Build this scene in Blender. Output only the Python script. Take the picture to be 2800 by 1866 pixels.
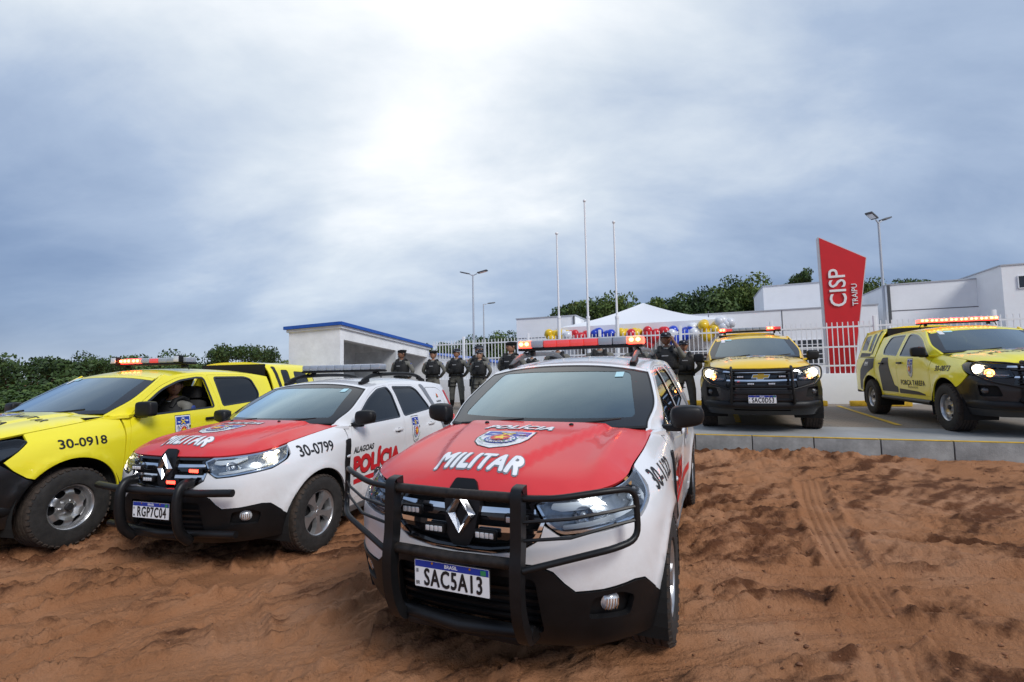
import bpy, bmesh, math, random
import numpy as np
from mathutils import Vector, Matrix
from mathutils.geometry import delaunay_2d_cdt

for o in list(bpy.data.objects): bpy.data.objects.remove(o)
scene = bpy.context.scene
COL = scene.collection
random.seed(7); rng = np.random.default_rng(7)

# ------------------------------------------------------------------ camera
CAM_F, CAM_P, CAM_R, CAM_H = 1305.9, .06497, .02043, 1.55      # focal in photo pixels, pitch, roll, eye height
cam = bpy.data.objects.new('camera', bpy.data.cameras.new('camera')); COL.objects.link(cam)
cam.data.sensor_width = 36.0; cam.data.lens = CAM_F/2800*36; cam.data.clip_start = .05; cam.data.clip_end = 6000
_U = Vector((1,0,0)); _V = Vector((0,-math.sin(CAM_P),math.cos(CAM_P))); _F = Vector((0,math.cos(CAM_P),math.sin(CAM_P)))
_X = _U*math.cos(CAM_R)-_V*math.sin(CAM_R); _Y = _U*math.sin(CAM_R)+_V*math.cos(CAM_R)
cam.matrix_world = Matrix(((_X.x,_Y.x,-_F.x,0),(_X.y,_Y.y,-_F.y,0),(_X.z,_Y.z,-_F.z,CAM_H),(0,0,0,1)))
scene.camera = cam

# ------------------------------------------------------------------ sky (overcast, sun behind the clouds)
SUN_EL, SUN_AZ = math.radians(40), math.radians(142)           # lamp: broad soft light added from behind the viewer to reach the car fronts
w = bpy.data.worlds.new('World'); scene.world = w; w.use_nodes = True
nt = w.node_tree; nt.nodes.clear()
def N(tree, typ, **kw):
    n = tree.nodes.new(typ)
    for k, v in kw.items(): setattr(n, k, v)
    return n
def mathn(tree, op, a, b=None, clamp=False):
    n = N(tree, 'ShaderNodeMath', operation=op, use_clamp=clamp)
    for i, v in enumerate((a, b)):
        if v is None: continue
        if isinstance(v, (int, float)): n.inputs[i].default_value = v
        else: tree.links.new(v, n.inputs[i])
    return n.outputs[0]
def ramp(tree, fac, stops, interp='LINEAR'):
    n = N(tree, 'ShaderNodeValToRGB'); n.color_ramp.interpolation = interp
    el = n.color_ramp.elements
    while len(el) > 1: el.remove(el[-1])
    el[0].position = stops[0][0]; c = stops[0][1]; el[0].color = (*c, 1) if len(c) == 3 else c
    for p, c in stops[1:]:
        e = el.new(p); e.color = (*c, 1) if len(c) == 3 else c
    tree.links.new(fac, n.inputs[0]); return n.outputs[0]
def mixc(tree, fac, a, b, mode='MIX'):
    n = N(tree, 'ShaderNodeMix', data_type='RGBA', blend_type=mode)
    for s, v in ((n.inputs[0], fac), (n.inputs[6], a), (n.inputs[7], b)):
        if isinstance(v, (int, float)): s.default_value = v
        elif isinstance(v, tuple): s.default_value = (*v, 1)
        else: tree.links.new(v, s)
    return n.outputs[2]
def build_sky():
    L = nt.links.new
    tc = N(nt, 'ShaderNodeTexCoord'); sep = N(nt, 'ShaderNodeSeparateXYZ'); L(tc.outputs['Generated'], sep.inputs[0])
    zc = mathn(nt, 'MAXIMUM', sep.outputs[2], 0.0); den = mathn(nt, 'ADD', zc, .40)
    cmb = N(nt, 'ShaderNodeCombineXYZ')
    L(mathn(nt, 'DIVIDE', sep.outputs[0], den), cmb.inputs[0]); L(mathn(nt, 'DIVIDE', sep.outputs[1], den), cmb.inputs[1])
    mp = N(nt, 'ShaderNodeMapping'); L(cmb.outputs[0], mp.inputs[0])
    mp.inputs['Rotation'].default_value = (0,0,math.radians(8)); mp.inputs['Scale'].default_value = (.60,1.0,1); mp.inputs['Location'].default_value = (3.6,2.3,0)
    n1 = N(nt, 'ShaderNodeTexNoise'); n1.inputs['Scale'].default_value = 1.15; n1.inputs['Detail'].default_value = 8; n1.inputs['Roughness'].default_value = .46; n1.inputs['Distortion'].default_value = .15
    L(mp.outputs[0], n1.inputs['Vector'])
    n2 = N(nt, 'ShaderNodeTexNoise'); n2.inputs['Scale'].default_value = 3.0; n2.inputs['Detail'].default_value = 8; n2.inputs['Roughness'].default_value = .58; n2.inputs['Distortion'].default_value = .25
    L(mp.outputs[0], n2.inputs['Vector'])
    # the veiled sun: broad brightening of the cloud layer round its direction
    gd = Vector((-.02, math.cos(math.radians(36)), math.sin(math.radians(36)))).normalized()
    dp = N(nt, 'ShaderNodeVectorMath', operation='DOT_PRODUCT'); L(tc.outputs['Generated'], dp.inputs[0]); dp.inputs[1].default_value = gd
    glow = mathn(nt, 'POWER', mathn(nt, 'MAXIMUM', dp.outputs['Value'], 0.0), 7.0)
    v = mathn(nt, 'ADD', mathn(nt, 'MULTIPLY', mathn(nt, 'SUBTRACT', n1.outputs['Fac'], .5), 1.15), mathn(nt, 'MULTIPLY', mathn(nt, 'SUBTRACT', n2.outputs['Fac'], .5), .55))
    v = mathn(nt, 'ADD', v, mathn(nt, 'MULTIPLY', glow, .56))
    v = mathn(nt, 'ADD', v, mathn(nt, 'MULTIPLY', mathn(nt, 'MINIMUM', zc, .6), .42))
    v = mathn(nt, 'ADD', v, .125)
    col = ramp(nt, v, [(0,(.12,.185,.325)), (.22,(.20,.275,.42)), (.45,(.335,.415,.55)), (.66,(.56,.62,.69)), (.86,(.82,.84,.855)), (1,(.97,.96,.935))])
    # brighter gap low at the horizon
    hz = mathn(nt, 'POWER', mathn(nt, 'SUBTRACT', 1.0, mathn(nt, 'MINIMUM', mathn(nt, 'MULTIPLY', zc, 7.5), 1.0)), 2.5)
    col = mixc(nt, mathn(nt, 'MULTIPLY', hz, .55), col, (.60,.66,.72))
    sky = N(nt, 'ShaderNodeTexSky', sky_type='NISHITA'); sky.sun_disc = False; sky.sun_elevation = SUN_EL; sky.sun_rotation = SUN_AZ
    skyc = mixc(nt, 1.0, sky.outputs[0], (.10,.10,.10), 'MULTIPLY')
    col = mixc(nt, .93, skyc, col)
    bg = N(nt, 'ShaderNodeBackground'); L(col, bg.inputs[0]); bg.inputs[1].default_value = .84
    out = N(nt, 'ShaderNodeOutputWorld'); L(bg.outputs[0], out.inputs[0])
build_sky()

# ------------------------------------------------------------------ sun, exposure
sl = bpy.data.lights.new('sun', 'SUN'); sl.energy = 1.5; sl.angle = math.radians(22); sl.color = (1,.97,.93)
so = bpy.data.objects.new('sun', sl); COL.objects.link(so)
sd = Vector((math.sin(SUN_AZ)*math.cos(SUN_EL), math.cos(SUN_AZ)*math.cos(SUN_EL), math.sin(SUN_EL)))
so.rotation_euler = sd.to_track_quat('Z','Y').to_euler(); so.location = (0,-20,40)
scene.view_settings.view_transform = 'Standard'; scene.view_settings.look = 'None'
scene.view_settings.exposure = 0.66; scene.view_settings.gamma = 1.0; scene.view_settings.use_curve_mapping = False

# ------------------------------------------------------------------ pixel helpers (2800 x 1866 photo pixels)
def ray(px, py):
    a = (px-1400)/CAM_F; b = -(py-933)/CAM_F
    u = a*math.cos(CAM_R)+b*math.sin(CAM_R); v = -a*math.sin(CAM_R)+b*math.cos(CAM_R)
    return Vector((u, math.cos(CAM_P)-v*math.sin(CAM_P), math.sin(CAM_P)+v*math.cos(CAM_P)))
EYE = Vector((0,0,CAM_H))
def at_z(px, py, z): d = ray(px,py); return EYE+d*((z-CAM_H)/d.z)
def at_y(px, py, y): d = ray(px,py); return EYE+d*(y/d.y)

# ------------------------------------------------------------------ materials
MATS = {}
def mat(name, col=(.8,.8,.8), rough=.5, metal=0, coat=0, spec=.5, emit=None, estr=1.0, alpha=1, trans=0, var=0, vscale=8, bump=0, bscale=40, sheen=0):
    if name in MATS: return MATS[name]
    m = bpy.data.materials.new(name); m.use_nodes = True; t = m.node_tree; b = t.nodes['Principled BSDF']
    b.inputs['Base Color'].default_value = (*col,1); b.inputs['Roughness'].default_value = rough; b.inputs['Metallic'].default_value = metal
    b.inputs['Coat Weight'].default_value = coat; b.inputs['Coat Roughness'].default_value = .03; b.inputs['Specular IOR Level'].default_value = spec
    b.inputs['Transmission Weight'].default_value = trans; b.inputs['Sheen Weight'].default_value = sheen
    if emit: b.inputs['Emission Color'].default_value = (*emit,1); b.inputs['Emission Strength'].default_value = estr
    if var or bump:
        tc = N(t,'ShaderNodeTexCoord')
        if var:
            n = N(t,'ShaderNodeTexNoise'); n.inputs['Scale'].default_value = vscale; n.inputs['Detail'].default_value = 7; n.inputs['Roughness'].default_value = .65
            t.links.new(tc.outputs['Object'], n.inputs['Vector'])
            c2 = tuple(max(0,c*(1-var)) for c in col); c1 = tuple(min(1,c*(1+var*.5)) for c in col)
            t.links.new(ramp(t, n.outputs['Fac'], [(.3,c2),(.7,c1)]), b.inputs['Base Color'])
        if bump:
            n = N(t,'ShaderNodeTexNoise'); n.inputs['Scale'].default_value = bscale; n.inputs['Detail'].default_value = 5
            t.links.new(tc.outputs['Object'], n.inputs['Vector'])
            bp = N(t,'ShaderNodeBump'); bp.inputs['Strength'].default_value = bump; bp.inputs['Distance'].default_value = .01
            t.links.new(n.outputs['Fac'], bp.inputs['Height']); t.links.new(bp.outputs[0], b.inputs['Normal'])
    MATS[name] = m; return m
def glass_mat(name, tint, refl=1.0, rough=.01, gcol=(.95,.97,1)):
    if name in MATS: return MATS[name]
    m = bpy.data.materials.new(name); m.use_nodes = True; t = m.node_tree; t.nodes.clear()
    tr = N(t,'ShaderNodeBsdfTransparent'); tr.inputs[0].default_value = (*tint,1)
    gl = N(t,'ShaderNodeBsdfGlossy'); gl.inputs['Roughness'].default_value = rough; gl.inputs['Color'].default_value = (*gcol,1)
    fr = N(t,'ShaderNodeFresnel'); fr.inputs[0].default_value = 1.52
    f = mathn(t,'MULTIPLY', fr.outputs[0], refl, True)
    mx = N(t,'ShaderNodeMixShader'); t.links.new(f, mx.inputs[0]); t.links.new(tr.outputs[0], mx.inputs[1]); t.links.new(gl.outputs[0], mx.inputs[2])
    o = N(t,'ShaderNodeOutputMaterial'); t.links.new(mx.outputs[0], o.inputs[0]); MATS[name] = m; return m
def paint(name, col, rough=.32, dirt=(.33,.20,.12), amount=.5, coat=.85):
    """car paint: clear coat, faint dust film and mud freckles that thin out upwards as splash does"""
    if name in MATS: return MATS[name]
    m = mat(name, col, rough, 0, coat); t = m.node_tree; b = t.nodes['Principled BSDF']
    tc = N(t,'ShaderNodeTexCoord'); sep = N(t,'ShaderNodeSeparateXYZ'); t.links.new(tc.outputs['Object'], sep.inputs[0])
    n = N(t,'ShaderNodeTexNoise'); n.inputs['Scale'].default_value = 5; n.inputs['Detail'].default_value = 10; n.inputs['Roughness'].default_value = .72
    t.links.new(tc.outputs['Object'], n.inputs['Vector'])
    h = mathn(t,'SUBTRACT', 1.0, mathn(t,'MULTIPLY', sep.outputs[2], 1.15), True)
    f = mathn(t,'MULTIPLY', mathn(t,'MULTIPLY', ramp(t, n.outputs['Fac'], [(.42,(0,0,0)),(.75,(1,1,1))]), h), amount)
    t.links.new(mixc(t, f, col, dirt), b.inputs['Base Color'])
    n2 = N(t,'ShaderNodeTexNoise'); n2.inputs['Scale'].default_value = 3; n2.inputs['Detail'].default_value = 6
    t.links.new(tc.outputs['Object'], n2.inputs['Vector'])
    t.links.new(ramp(t, n2.outputs['Fac'], [(.3,(.02,)*3),(.8,(.14,)*3)]), b.inputs['Coat Roughness'])
    return m

# ------------------------------------------------------------------ object helpers
def link(o, parent=None):
    COL.objects.link(o)
    if parent is not None: o.parent = parent
    return o
def empty(name, loc=(0,0,0), rz=0, label=None, cat=None, group=None):
    o = bpy.data.objects.new(name, None); COL.objects.link(o); o.location = loc; o.rotation_euler = (0,0,rz); o.empty_display_size = .2
    tag(o, label, cat, group); return o
def tag(o, label=None, cat=None, group=None, kind=None):
    if label: o['label'] = label
    if cat: o['category'] = cat
    if group: o['group'] = group
    if kind: o['kind'] = kind
    return o
def mesh_obj(name, verts, faces, m, parent=None, smooth=False, mi=None):
    me = bpy.data.meshes.new(name); me.from_pydata([tuple(v) for v in verts], [], [tuple(f) for f in faces])
    for mm in (m if isinstance(m,(list,tuple)) else [m]): me.materials.append(mm)
    if smooth: me.polygons.foreach_set('use_smooth', [True]*len(me.polygons))
    if mi is not None: me.polygons.foreach_set('material_index', list(mi))
    me.update()
    return link(bpy.data.objects.new(name, me), parent)
def bm_obj(name, bm, m, parent=None, smooth=False):
    me = bpy.data.meshes.new(name); bm.normal_update(); bm.to_mesh(me); bm.free()
    for mm in (m if isinstance(m,(list,tuple)) else [m]): me.materials.append(mm)
    if smooth: me.polygons.foreach_set('use_smooth', [True]*len(me.polygons))
    return link(bpy.data.objects.new(name, me), parent)
def sharp(o, ang=35):
    me = o.data
    me.polygons.foreach_set('use_smooth', [True]*len(me.polygons))
    bm = bmesh.new(); bm.from_mesh(me)
    for e in bm.edges:
        if len(e.link_faces) == 2 and e.calc_face_angle(0) > math.radians(ang): e.smooth = False
    bm.to_mesh(me); bm.free(); return o
def box(bm, c, s, rot=None, bev=0, mi=0):
    r = bmesh.ops.create_cube(bm, size=1)
    M = Matrix.Translation(c) @ (rot.to_4x4() if rot is not None else Matrix()) @ Matrix.Diagonal((*s,1))
    bmesh.ops.transform(bm, matrix=M, verts=r['verts'])
    fs = list({f for v in r['verts'] for f in v.link_faces})
    for f in fs: f.material_index = mi
    if bev: bmesh.ops.bevel(bm, geom=list({e for v in r['verts'] for e in v.link_edges}), offset=bev, segments=2, affect='EDGES', profile=.6)
def boxo(name, c, s, m, parent=None, rot=None, bev=0):
    bm = bmesh.new(); box(bm, c, s, rot, bev); o = bm_obj(name, bm, m, parent)
    return sharp(o) if bev else o
def smooth_path(pts, n=6, closed=False):
    P = [Vector(p) for p in pts]
    if len(P) < 3: return P
    out = []
    for i in range(len(P)-1):
        a = P[max(i-1,0)]; b = P[i]; c = P[i+1]; d = P[min(i+2,len(P)-1)]
        for k in range(n):
            t = k/n
            out.append(.5*((2*b)+(c-a)*t+(2*a-5*b+4*c-d)*t*t+(3*b-a-3*c+d)*t**3))
    out.append(P[-1]); return out
def fillet_path(pts, r, n=5):
    P = [Vector(p) for p in pts]; out = [P[0]]
    for i in range(1,len(P)-1):
        a = (P[i-1]-P[i]); b = (P[i+1]-P[i]); rr = min(r, a.length*.48, b.length*.48)
        p0 = P[i]+a.normalized()*rr; p1 = P[i]+b.normalized()*rr
        for k in range(n+1):
            t = k/n; out.append(p0*(1-t)**2+P[i]*2*t*(1-t)+p1*t*t)
    out.append(P[-1]); return out
def tube_data(path, r, seg=10, flat=1.0, cap=True):
    P = [Vector(p) for p in path]; V = []; F = []
    up = None; nP = len(P)
    rr = r if isinstance(r,(list,tuple)) else [r]*nP
    for i in range(nP):
        t = (P[min(i+1,nP-1)]-P[max(i-1,0)]).normalized()
        if up is None:
            up = Vector((0,0,1)) if abs(t.z) < .9 else Vector((1,0,0))
        a = t.cross(up).normalized(); up = a.cross(t).normalized()
        for k in range(seg):
            th = 2*math.pi*k/seg; V.append(P[i]+a*math.cos(th)*rr[i]*flat+up*math.sin(th)*rr[i])
    for i in range(nP-1):
        for k in range(seg):
            F.append((i*seg+k, i*seg+(k+1)%seg, (i+1)*seg+(k+1)%seg, (i+1)*seg+k))
    if cap: F.append(tuple(range(seg))[::-1]); F.append(tuple((nP-1)*seg+k for k in range(seg)))
    return V, F
def tube(name, path, r, m, parent=None, seg=10, flat=1.0):
    V, F = tube_data(path, r, seg, flat); o = mesh_obj(name, V, F, m, parent); return sharp(o, 50)
class Acc:
    def __init__(s): s.V=[]; s.F=[]; s.M=[]
    def add(s, V, F, mi=0):
        n=len(s.V); s.V += [tuple(v) for v in V]; s.F += [tuple(i+n for i in f) for f in F]; s.M += [mi]*len(F); return s
    def tube(s, path, r, seg=8, flat=1.0, mi=0): return s.add(*tube_data(path, r, seg, flat), mi)
    def box(s, c, d, rot=None, mi=0):
        x,y,z = (v/2 for v in d); q = [Vector(p) for p in ((-x,-y,-z),(x,-y,-z),(x,y,-z),(-x,y,-z),(-x,-y,z),(x,-y,z),(x,y,z),(-x,y,z))]
        if rot is not None: q = [rot@p for p in q]
        c = Vector(c); return s.add([c+p for p in q], [(3,2,1,0),(4,5,6,7),(0,1,5,4),(1,2,6,5),(2,3,7,6),(3,0,4,7)], mi)
    def obj(s, name, m, parent=None, smooth=0):
        o = mesh_obj(name, s.V, s.F, m, parent, mi=s.M)
        return sharp(o, smooth) if smooth else o
def lathe(profile, seg=48, axis='y'):
    """profile: (radius, axial) ; revolves about the y axis"""
    V=[]; F=[]; n=len(profile)
    for k in range(seg):
        a = 2*math.pi*k/seg
        for r, y in profile: V.append((r*math.cos(a), y, r*math.sin(a)))
    for k in range(seg):
        for i in range(n-1):
            F.append((k*n+i, k*n+i+1, ((k+1)%seg)*n+i+1, ((k+1)%seg)*n+i))
    return V, F

# ------------------------------------------------------------------ panels: a 2-D outline laid on a curved surface
def densify(poly, step):
    out=[]; n=len(poly)
    for i in range(n):
        a=np.array(poly[i],float); b=np.array(poly[(i+1)%n],float); k=max(1,int(np.hypot(*(b-a))/step))
        for j in range(k): out.append(tuple(a+(b-a)*j/k))
    return out
def area(poly): return .5*sum(poly[i][0]*poly[(i+1)%len(poly)][1]-poly[(i+1)%len(poly)][0]*poly[i][1] for i in range(len(poly)))
def rnd(poly, r, n=4):
    """round the corners of a closed outline; r one radius or one per corner"""
    out=[]; m=len(poly)
    for i in range(m):
        p=np.array(poly[i],float); a=np.array(poly[i-1],float)-p; b=np.array(poly[(i+1)%m],float)-p
        la,lb=np.hypot(*a),np.hypot(*b); ri = r[i] if isinstance(r,(list,tuple)) else r
        k=min(ri,la*.45,lb*.45)
        if k<1e-4: out.append(tuple(p)); continue
        p0=p+a/la*k; p1=p+b/lb*k
        for j in range(n+1):
            t=j/n; out.append(tuple(p0*(1-t)**2+p*2*t*(1-t)+p1*t*t))
    return out
def inset(poly, d):
    s = 1 if area(poly)>0 else -1; m=len(poly); out=[]
    for i in range(m):
        p=np.array(poly[i],float); e0=p-np.array(poly[i-1],float); e1=np.array(poly[(i+1)%m],float)-p
        n0=np.array((-e0[1],e0[0]))/(np.hypot(*e0)+1e-9)*s; n1=np.array((-e1[1],e1[0]))/(np.hypot(*e1)+1e-9)*s
        nn=n0+n1; l=np.hypot(*nn); nn = n0 if l<1e-6 else nn/l
        c=max(.45,float(nn@n0)); out.append(tuple(p+nn*d/c))
    return out
def inside(P, poly):
    x,y=P[:,0],P[:,1]; r=np.zeros(len(P),bool); q=np.array(poly); m=len(q); j=m-1
    for i in range(m):
        xi,yi=q[i]; xj,yj=q[j]
        c=((yi>y)!=(yj>y)); 
        with np.errstate(divide='ignore',invalid='ignore'):
            r^= c & (x < (xj-xi)*(y-yi)/(yj-yi+1e-15)+xi)
        j=i
    return r
def tri2d(outline, holes=(), grid=.04, ratio=1.0):
    loops=[densify(outline,grid)]+[densify(h,grid) for h in holes]
    pts=[]; edges=[]
    for lp in loops:
        b=len(pts); pts+=lp; edges+=[(b+i,b+(i+1)%len(lp)) for i in range(len(lp))]
    nb=len(pts); B=np.array(pts)
    x0,y0=B.min(0); x1,y1=B.max(0)
    gx=np.arange(x0+grid*.5,x1,grid); gy=np.arange(y0+grid*.5,y1,grid)
    if len(gx) and len(gy) and len(gx)*len(gy) < 60000:
        G=np.stack(np.meshgrid(gx,gy),-1); G[::2,:,0]+=grid*.25; G=G.reshape(-1,2)
        k=inside(G,outline)
        for h in holes: k&=~inside(G,h)
        G=G[k]
        if len(G):
            keep=np.ones(len(G),bool)
            for c in range(0,len(G),400):
                d=((G[c:c+400,None,:]-B[None])**2).sum(-1).min(1); keep[c:c+400]=d>(grid*.45)**2
            pts+= [tuple(g) for g in G[keep]]
    r=delaunay_2d_cdt([Vector(p) for p in pts], edges, [], 0, 1e-6)
    V=np.array([tuple(v) for v in r[0]]); F=np.array([f for f in r[2] if len(f)==3])
    C=V[F].mean(1); k=inside(C,outline)
    for h in holes: k&=~inside(C,h)
    return V, F[k]
def put(name, parent, m, V, F, surf, off=0, flange=.012, side=1):
    """lay a 2-D triangulation on surf(P)->(pos, normal), with a turned-in edge so it has thickness"""
    V=np.asarray(V,float); pos,nor=surf(V); pos=pos+nor*off
    if side<0: pos=pos*[1,-1,1]; nor=nor*[1,-1,1]
    T=pos[F]; fn=np.cross(T[:,1]-T[:,0],T[:,2]-T[:,0]); flip=(fn*nor[F[:,0]]).sum(1)<0
    F=F.copy(); F[flip]=F[flip][:,::-1]
    verts=pos.tolist(); norm=nor.tolist(); faces=F.tolist()
    if flange:
        from collections import Counter
        cnt={}
        for a,b,c in faces:
            for e in ((a,b),(b,c),(c,a)): cnt[e]=1
        be=[e for e in cnt if (e[1],e[0]) not in cnt]
        for a,b in be:
            d=pos[b]-pos[a]; o=np.cross(d,nor[a]); l=np.linalg.norm(o)
            if l<1e-9: continue
            o=o/l; k=len(verts)
            verts+= [pos[a].tolist(),pos[b].tolist(),(pos[b]-nor[b]*flange).tolist(),(pos[a]-nor[a]*flange).tolist()]
            norm+= [o.tolist()]*4; faces.append([k+1,k,k+3,k+2])
    me=bpy.data.meshes.new(name); me.from_pydata(verts,[],faces)
    for mm in (m if isinstance(m,(list,tuple)) else [m]): me.materials.append(mm)
    me.polygons.foreach_set('use_smooth',[True]*len(me.polygons)); me.update()
    me.normals_split_custom_set_from_vertices(norm)
    return link(bpy.data.objects.new(name,me),parent)
def panel(name, parent, m, surf, outline, holes=(), grid=.04, off=0, flange=.012, gap=.002, side=1):
    if gap: outline=inset(outline,gap)
    V,F=tri2d(outline,holes,grid)
    return put(name,parent,m,V,F,surf,off,flange,side)
def num_normal(fn, eps=1e-3):
    def s(P):
        p=fn(P); a=fn(P+[eps,0])-fn(P-[eps,0]); b=fn(P+[0,eps])-fn(P-[0,eps])
        n=np.cross(a,b); n/= np.linalg.norm(n,axis=1,keepdims=True)+1e-12
        return p,n
    return s
def pchip(x, y):
    x=np.array(x,float); y=np.array(y,float); h=np.diff(x); d=np.diff(y)/h; m=np.zeros_like(y)
    m[0]=d[0]; m[-1]=d[-1]
    for i in range(1,len(x)-1):
        m[i]=0 if d[i-1]*d[i]<=0 else 2*d[i-1]*d[i]/(d[i-1]+d[i])
    def f(q):
        q=np.clip(np.asarray(q,float),x[0],x[-1]); i=np.clip(np.searchsorted(x,q)-1,0,len(x)-2)
        t=(q-x[i])/h[i]
        return (1+2*t)*(1-t)**2*y[i]+t*(1-t)**2*h[i]*m[i]+t*t*(3-2*t)*y[i+1]+t*t*(t-1)*h[i]*m[i+1]
    return f
def sstep(a,b,x): t=np.clip((x-a)/(b-a),0,1); return t*t*(3-2*t)
class Shell:
    """car side: plan curve C(s) wrapped from front centre (s=0) round the left side to the rear, with an offset profile over height"""
    def __init__(s, plan, cols, z0=.12, z1=1.95, bumps=()):
        P=np.array([tuple(p)[:2] for p in smooth_path([(a,b,0) for a,b in plan],16)])
        d=np.r_[0,np.cumsum(np.hypot(*np.diff(P,axis=0).T))]; s.L=d[-1]
        s.sg=np.linspace(0,s.L,500); s.cx=np.interp(s.sg,d,P[:,0]); s.cy=np.interp(s.sg,d,P[:,1])
        k=np.exp(-.5*(np.arange(-12,13)/5.)**2); k/=k.sum()
        tx=np.gradient(s.cx); ty=np.gradient(s.cy); tx=np.convolve(np.pad(tx,12,mode='edge'),k,'valid'); ty=np.convolve(np.pad(ty,12,mode='edge'),k,'valid')
        l=np.hypot(tx,ty); s.nx=-ty/l*-1; s.ny=tx/l*-1
        # outward normal of a curve that runs front -> left side -> rear
        if s.nx[0]<0: s.nx*=-1; s.ny*=-1
        s.zg=np.linspace(z0,z1,220)
        ks=[c[0] if isinstance(c[0],float) else s.s_of(*c[0]) for c in cols]
        T=np.stack([pchip([a for a,b in c[1]],[b for a,b in c[1]])(s.zg) for c in cols])
        ks=np.array(ks); T=T[np.argsort(ks)]; ks=np.sort(ks)
        s.tab=np.stack([pchip(ks,T[:,j])(s.sg) for j in range(len(s.zg))],1)
        g=np.exp(-.5*(np.arange(-8,9)/3.)**2); g/=g.sum()
        s.tab=np.apply_along_axis(lambda r: np.convolve(np.pad(r,8,mode='edge'),g,'valid'),0,s.tab)
        s.bumps=bumps
    def s_of(s, kind, v):
        if kind=='y': n=200; return float(np.interp(v,s.cy[:n][np.argsort(s.cy[:n])],s.sg[:n][np.argsort(s.cy[:n])]))
        i=np.argsort(s.cx); return float(np.interp(v,s.cx[i],s.sg[i]))
    def off(s, S, z):
        i=np.clip(S/s.L*499,0,498.999); j=np.clip((z-s.zg[0])/(s.zg[-1]-s.zg[0])*219,0,218.999)
        a=i.astype(int); b=j.astype(int); u=i-a; v=j-b; T=s.tab
        return (T[a,b]*(1-u)+T[a+1,b]*u)*(1-v)+(T[a,b+1]*(1-u)+T[a+1,b+1]*u)*v
    def pos(s, P):
        P=np.asarray(P,float); S=P[:,0]; z=P[:,1]; A=np.abs(S); sg=np.where(S<0,-1.,1.)
        o=s.off(A,z); x=np.interp(A,s.sg,s.cx); y=np.interp(A,s.sg,s.cy)
        for bx,bz,r,wd,h in s.bumps:
            d=np.hypot(x-bx,z-bz); o=o+h*np.exp(-((d-r)/wd)**2)*sstep(.2,.6,y)
        x=x+np.interp(A,s.sg,s.nx)*o; y=y+np.interp(A,s.sg,s.ny)*o
        return np.stack([x,y*sg,z],1)
    def surf(s, P):
        P=np.asarray(P,float); e=2e-3
        p=s.pos(P); a=s.pos(P+[e,0])-s.pos(P-[e,0]); b=s.pos(P+[0,e])-s.pos(P-[0,e]); n=np.cross(a,b)
        n/=np.linalg.norm(n,axis=1,keepdims=True)+1e-12
        c=p-[0.,0,.6]; c[:,0]*=.3
        n[(n*c).sum(1)<0]*=-1
        return p,n
    def X(s, pts): return [(s.s_of('x',a),b) for a,b in pts]      # outline given as (x, z) on the flank
    def Yf(s, pts): return [(math.copysign(s.s_of('y',abs(a)),a),b) for a,b in pts]   # outline given as (y, z) on the nose
def bisect(f, a, b, n=40):
    fa=f(a)
    for _ in range(n):
        m=.5*(a+b); fm=f(m)
        if (fm>0)==(fa>0): a=m; fa=fm
        else: b=m
    return .5*(a+b)

# ------------------------------------------------------------------ flat print: text and badges laid on a surface
_txt_cache={}
def text2d(s, size=1.0, bold=0.0, shear=0.0, sx=1.0, spacing=1.0):
    key=(s,bold,shear,spacing)
    if key not in _txt_cache:
        cu=bpy.data.curves.new('t','FONT'); cu.body=s; cu.size=1; cu.align_x='CENTER'; cu.align_y='CENTER'; cu.offset=bold; cu.shear=shear; cu.space_character=spacing
        cu.resolution_u=3; cu.fill_mode='FRONT'
        o=bpy.data.objects.new('t',cu); COL.objects.link(o); dg=bpy.context.evaluated_depsgraph_get(); dg.update()
        me=bpy.data.meshes.new_from_object(o.evaluated_get(dg)); 
        bm=bmesh.new(); bm.from_mesh(me); bmesh.ops.triangulate(bm,faces=bm.faces); bmesh.ops.remove_doubles(bm,verts=bm.verts,dist=1e-5)
        for _ in range(2):
            le=[e for e in bm.edges if e.calc_length()>.16]
            if le: bmesh.ops.subdivide_edges(bm,edges=le,cuts=1); bmesh.ops.triangulate(bm,faces=bm.faces)
        bm.verts.index_update()
        V=np.array([v.co[:2] for v in bm.verts]) if bm.verts else np.zeros((0,2)); F=np.array([[v.index for v in f.verts] for f in bm.faces])
        bm.free(); bpy.data.meshes.remove(me); bpy.data.objects.remove(o); bpy.data.curves.remove(cu)
        _txt_cache[key]=(V,F)
    V,F=_txt_cache[key]; return V*[size*sx,size],F
def circ(cx,cy,r,n=28,a0=0): return [(cx+r*math.cos(a0+2*math.pi*i/n),cy+r*math.sin(a0+2*math.pi*i/n)) for i in range(n)]
def star(cx,cy,r,k=5,q=.42): return [(cx+(r if i%2==0 else r*q)*math.sin(math.pi*i/k),cy+(r if i%2==0 else r*q)*math.cos(math.pi*i/k)) for i in range(2*k)]
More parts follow.
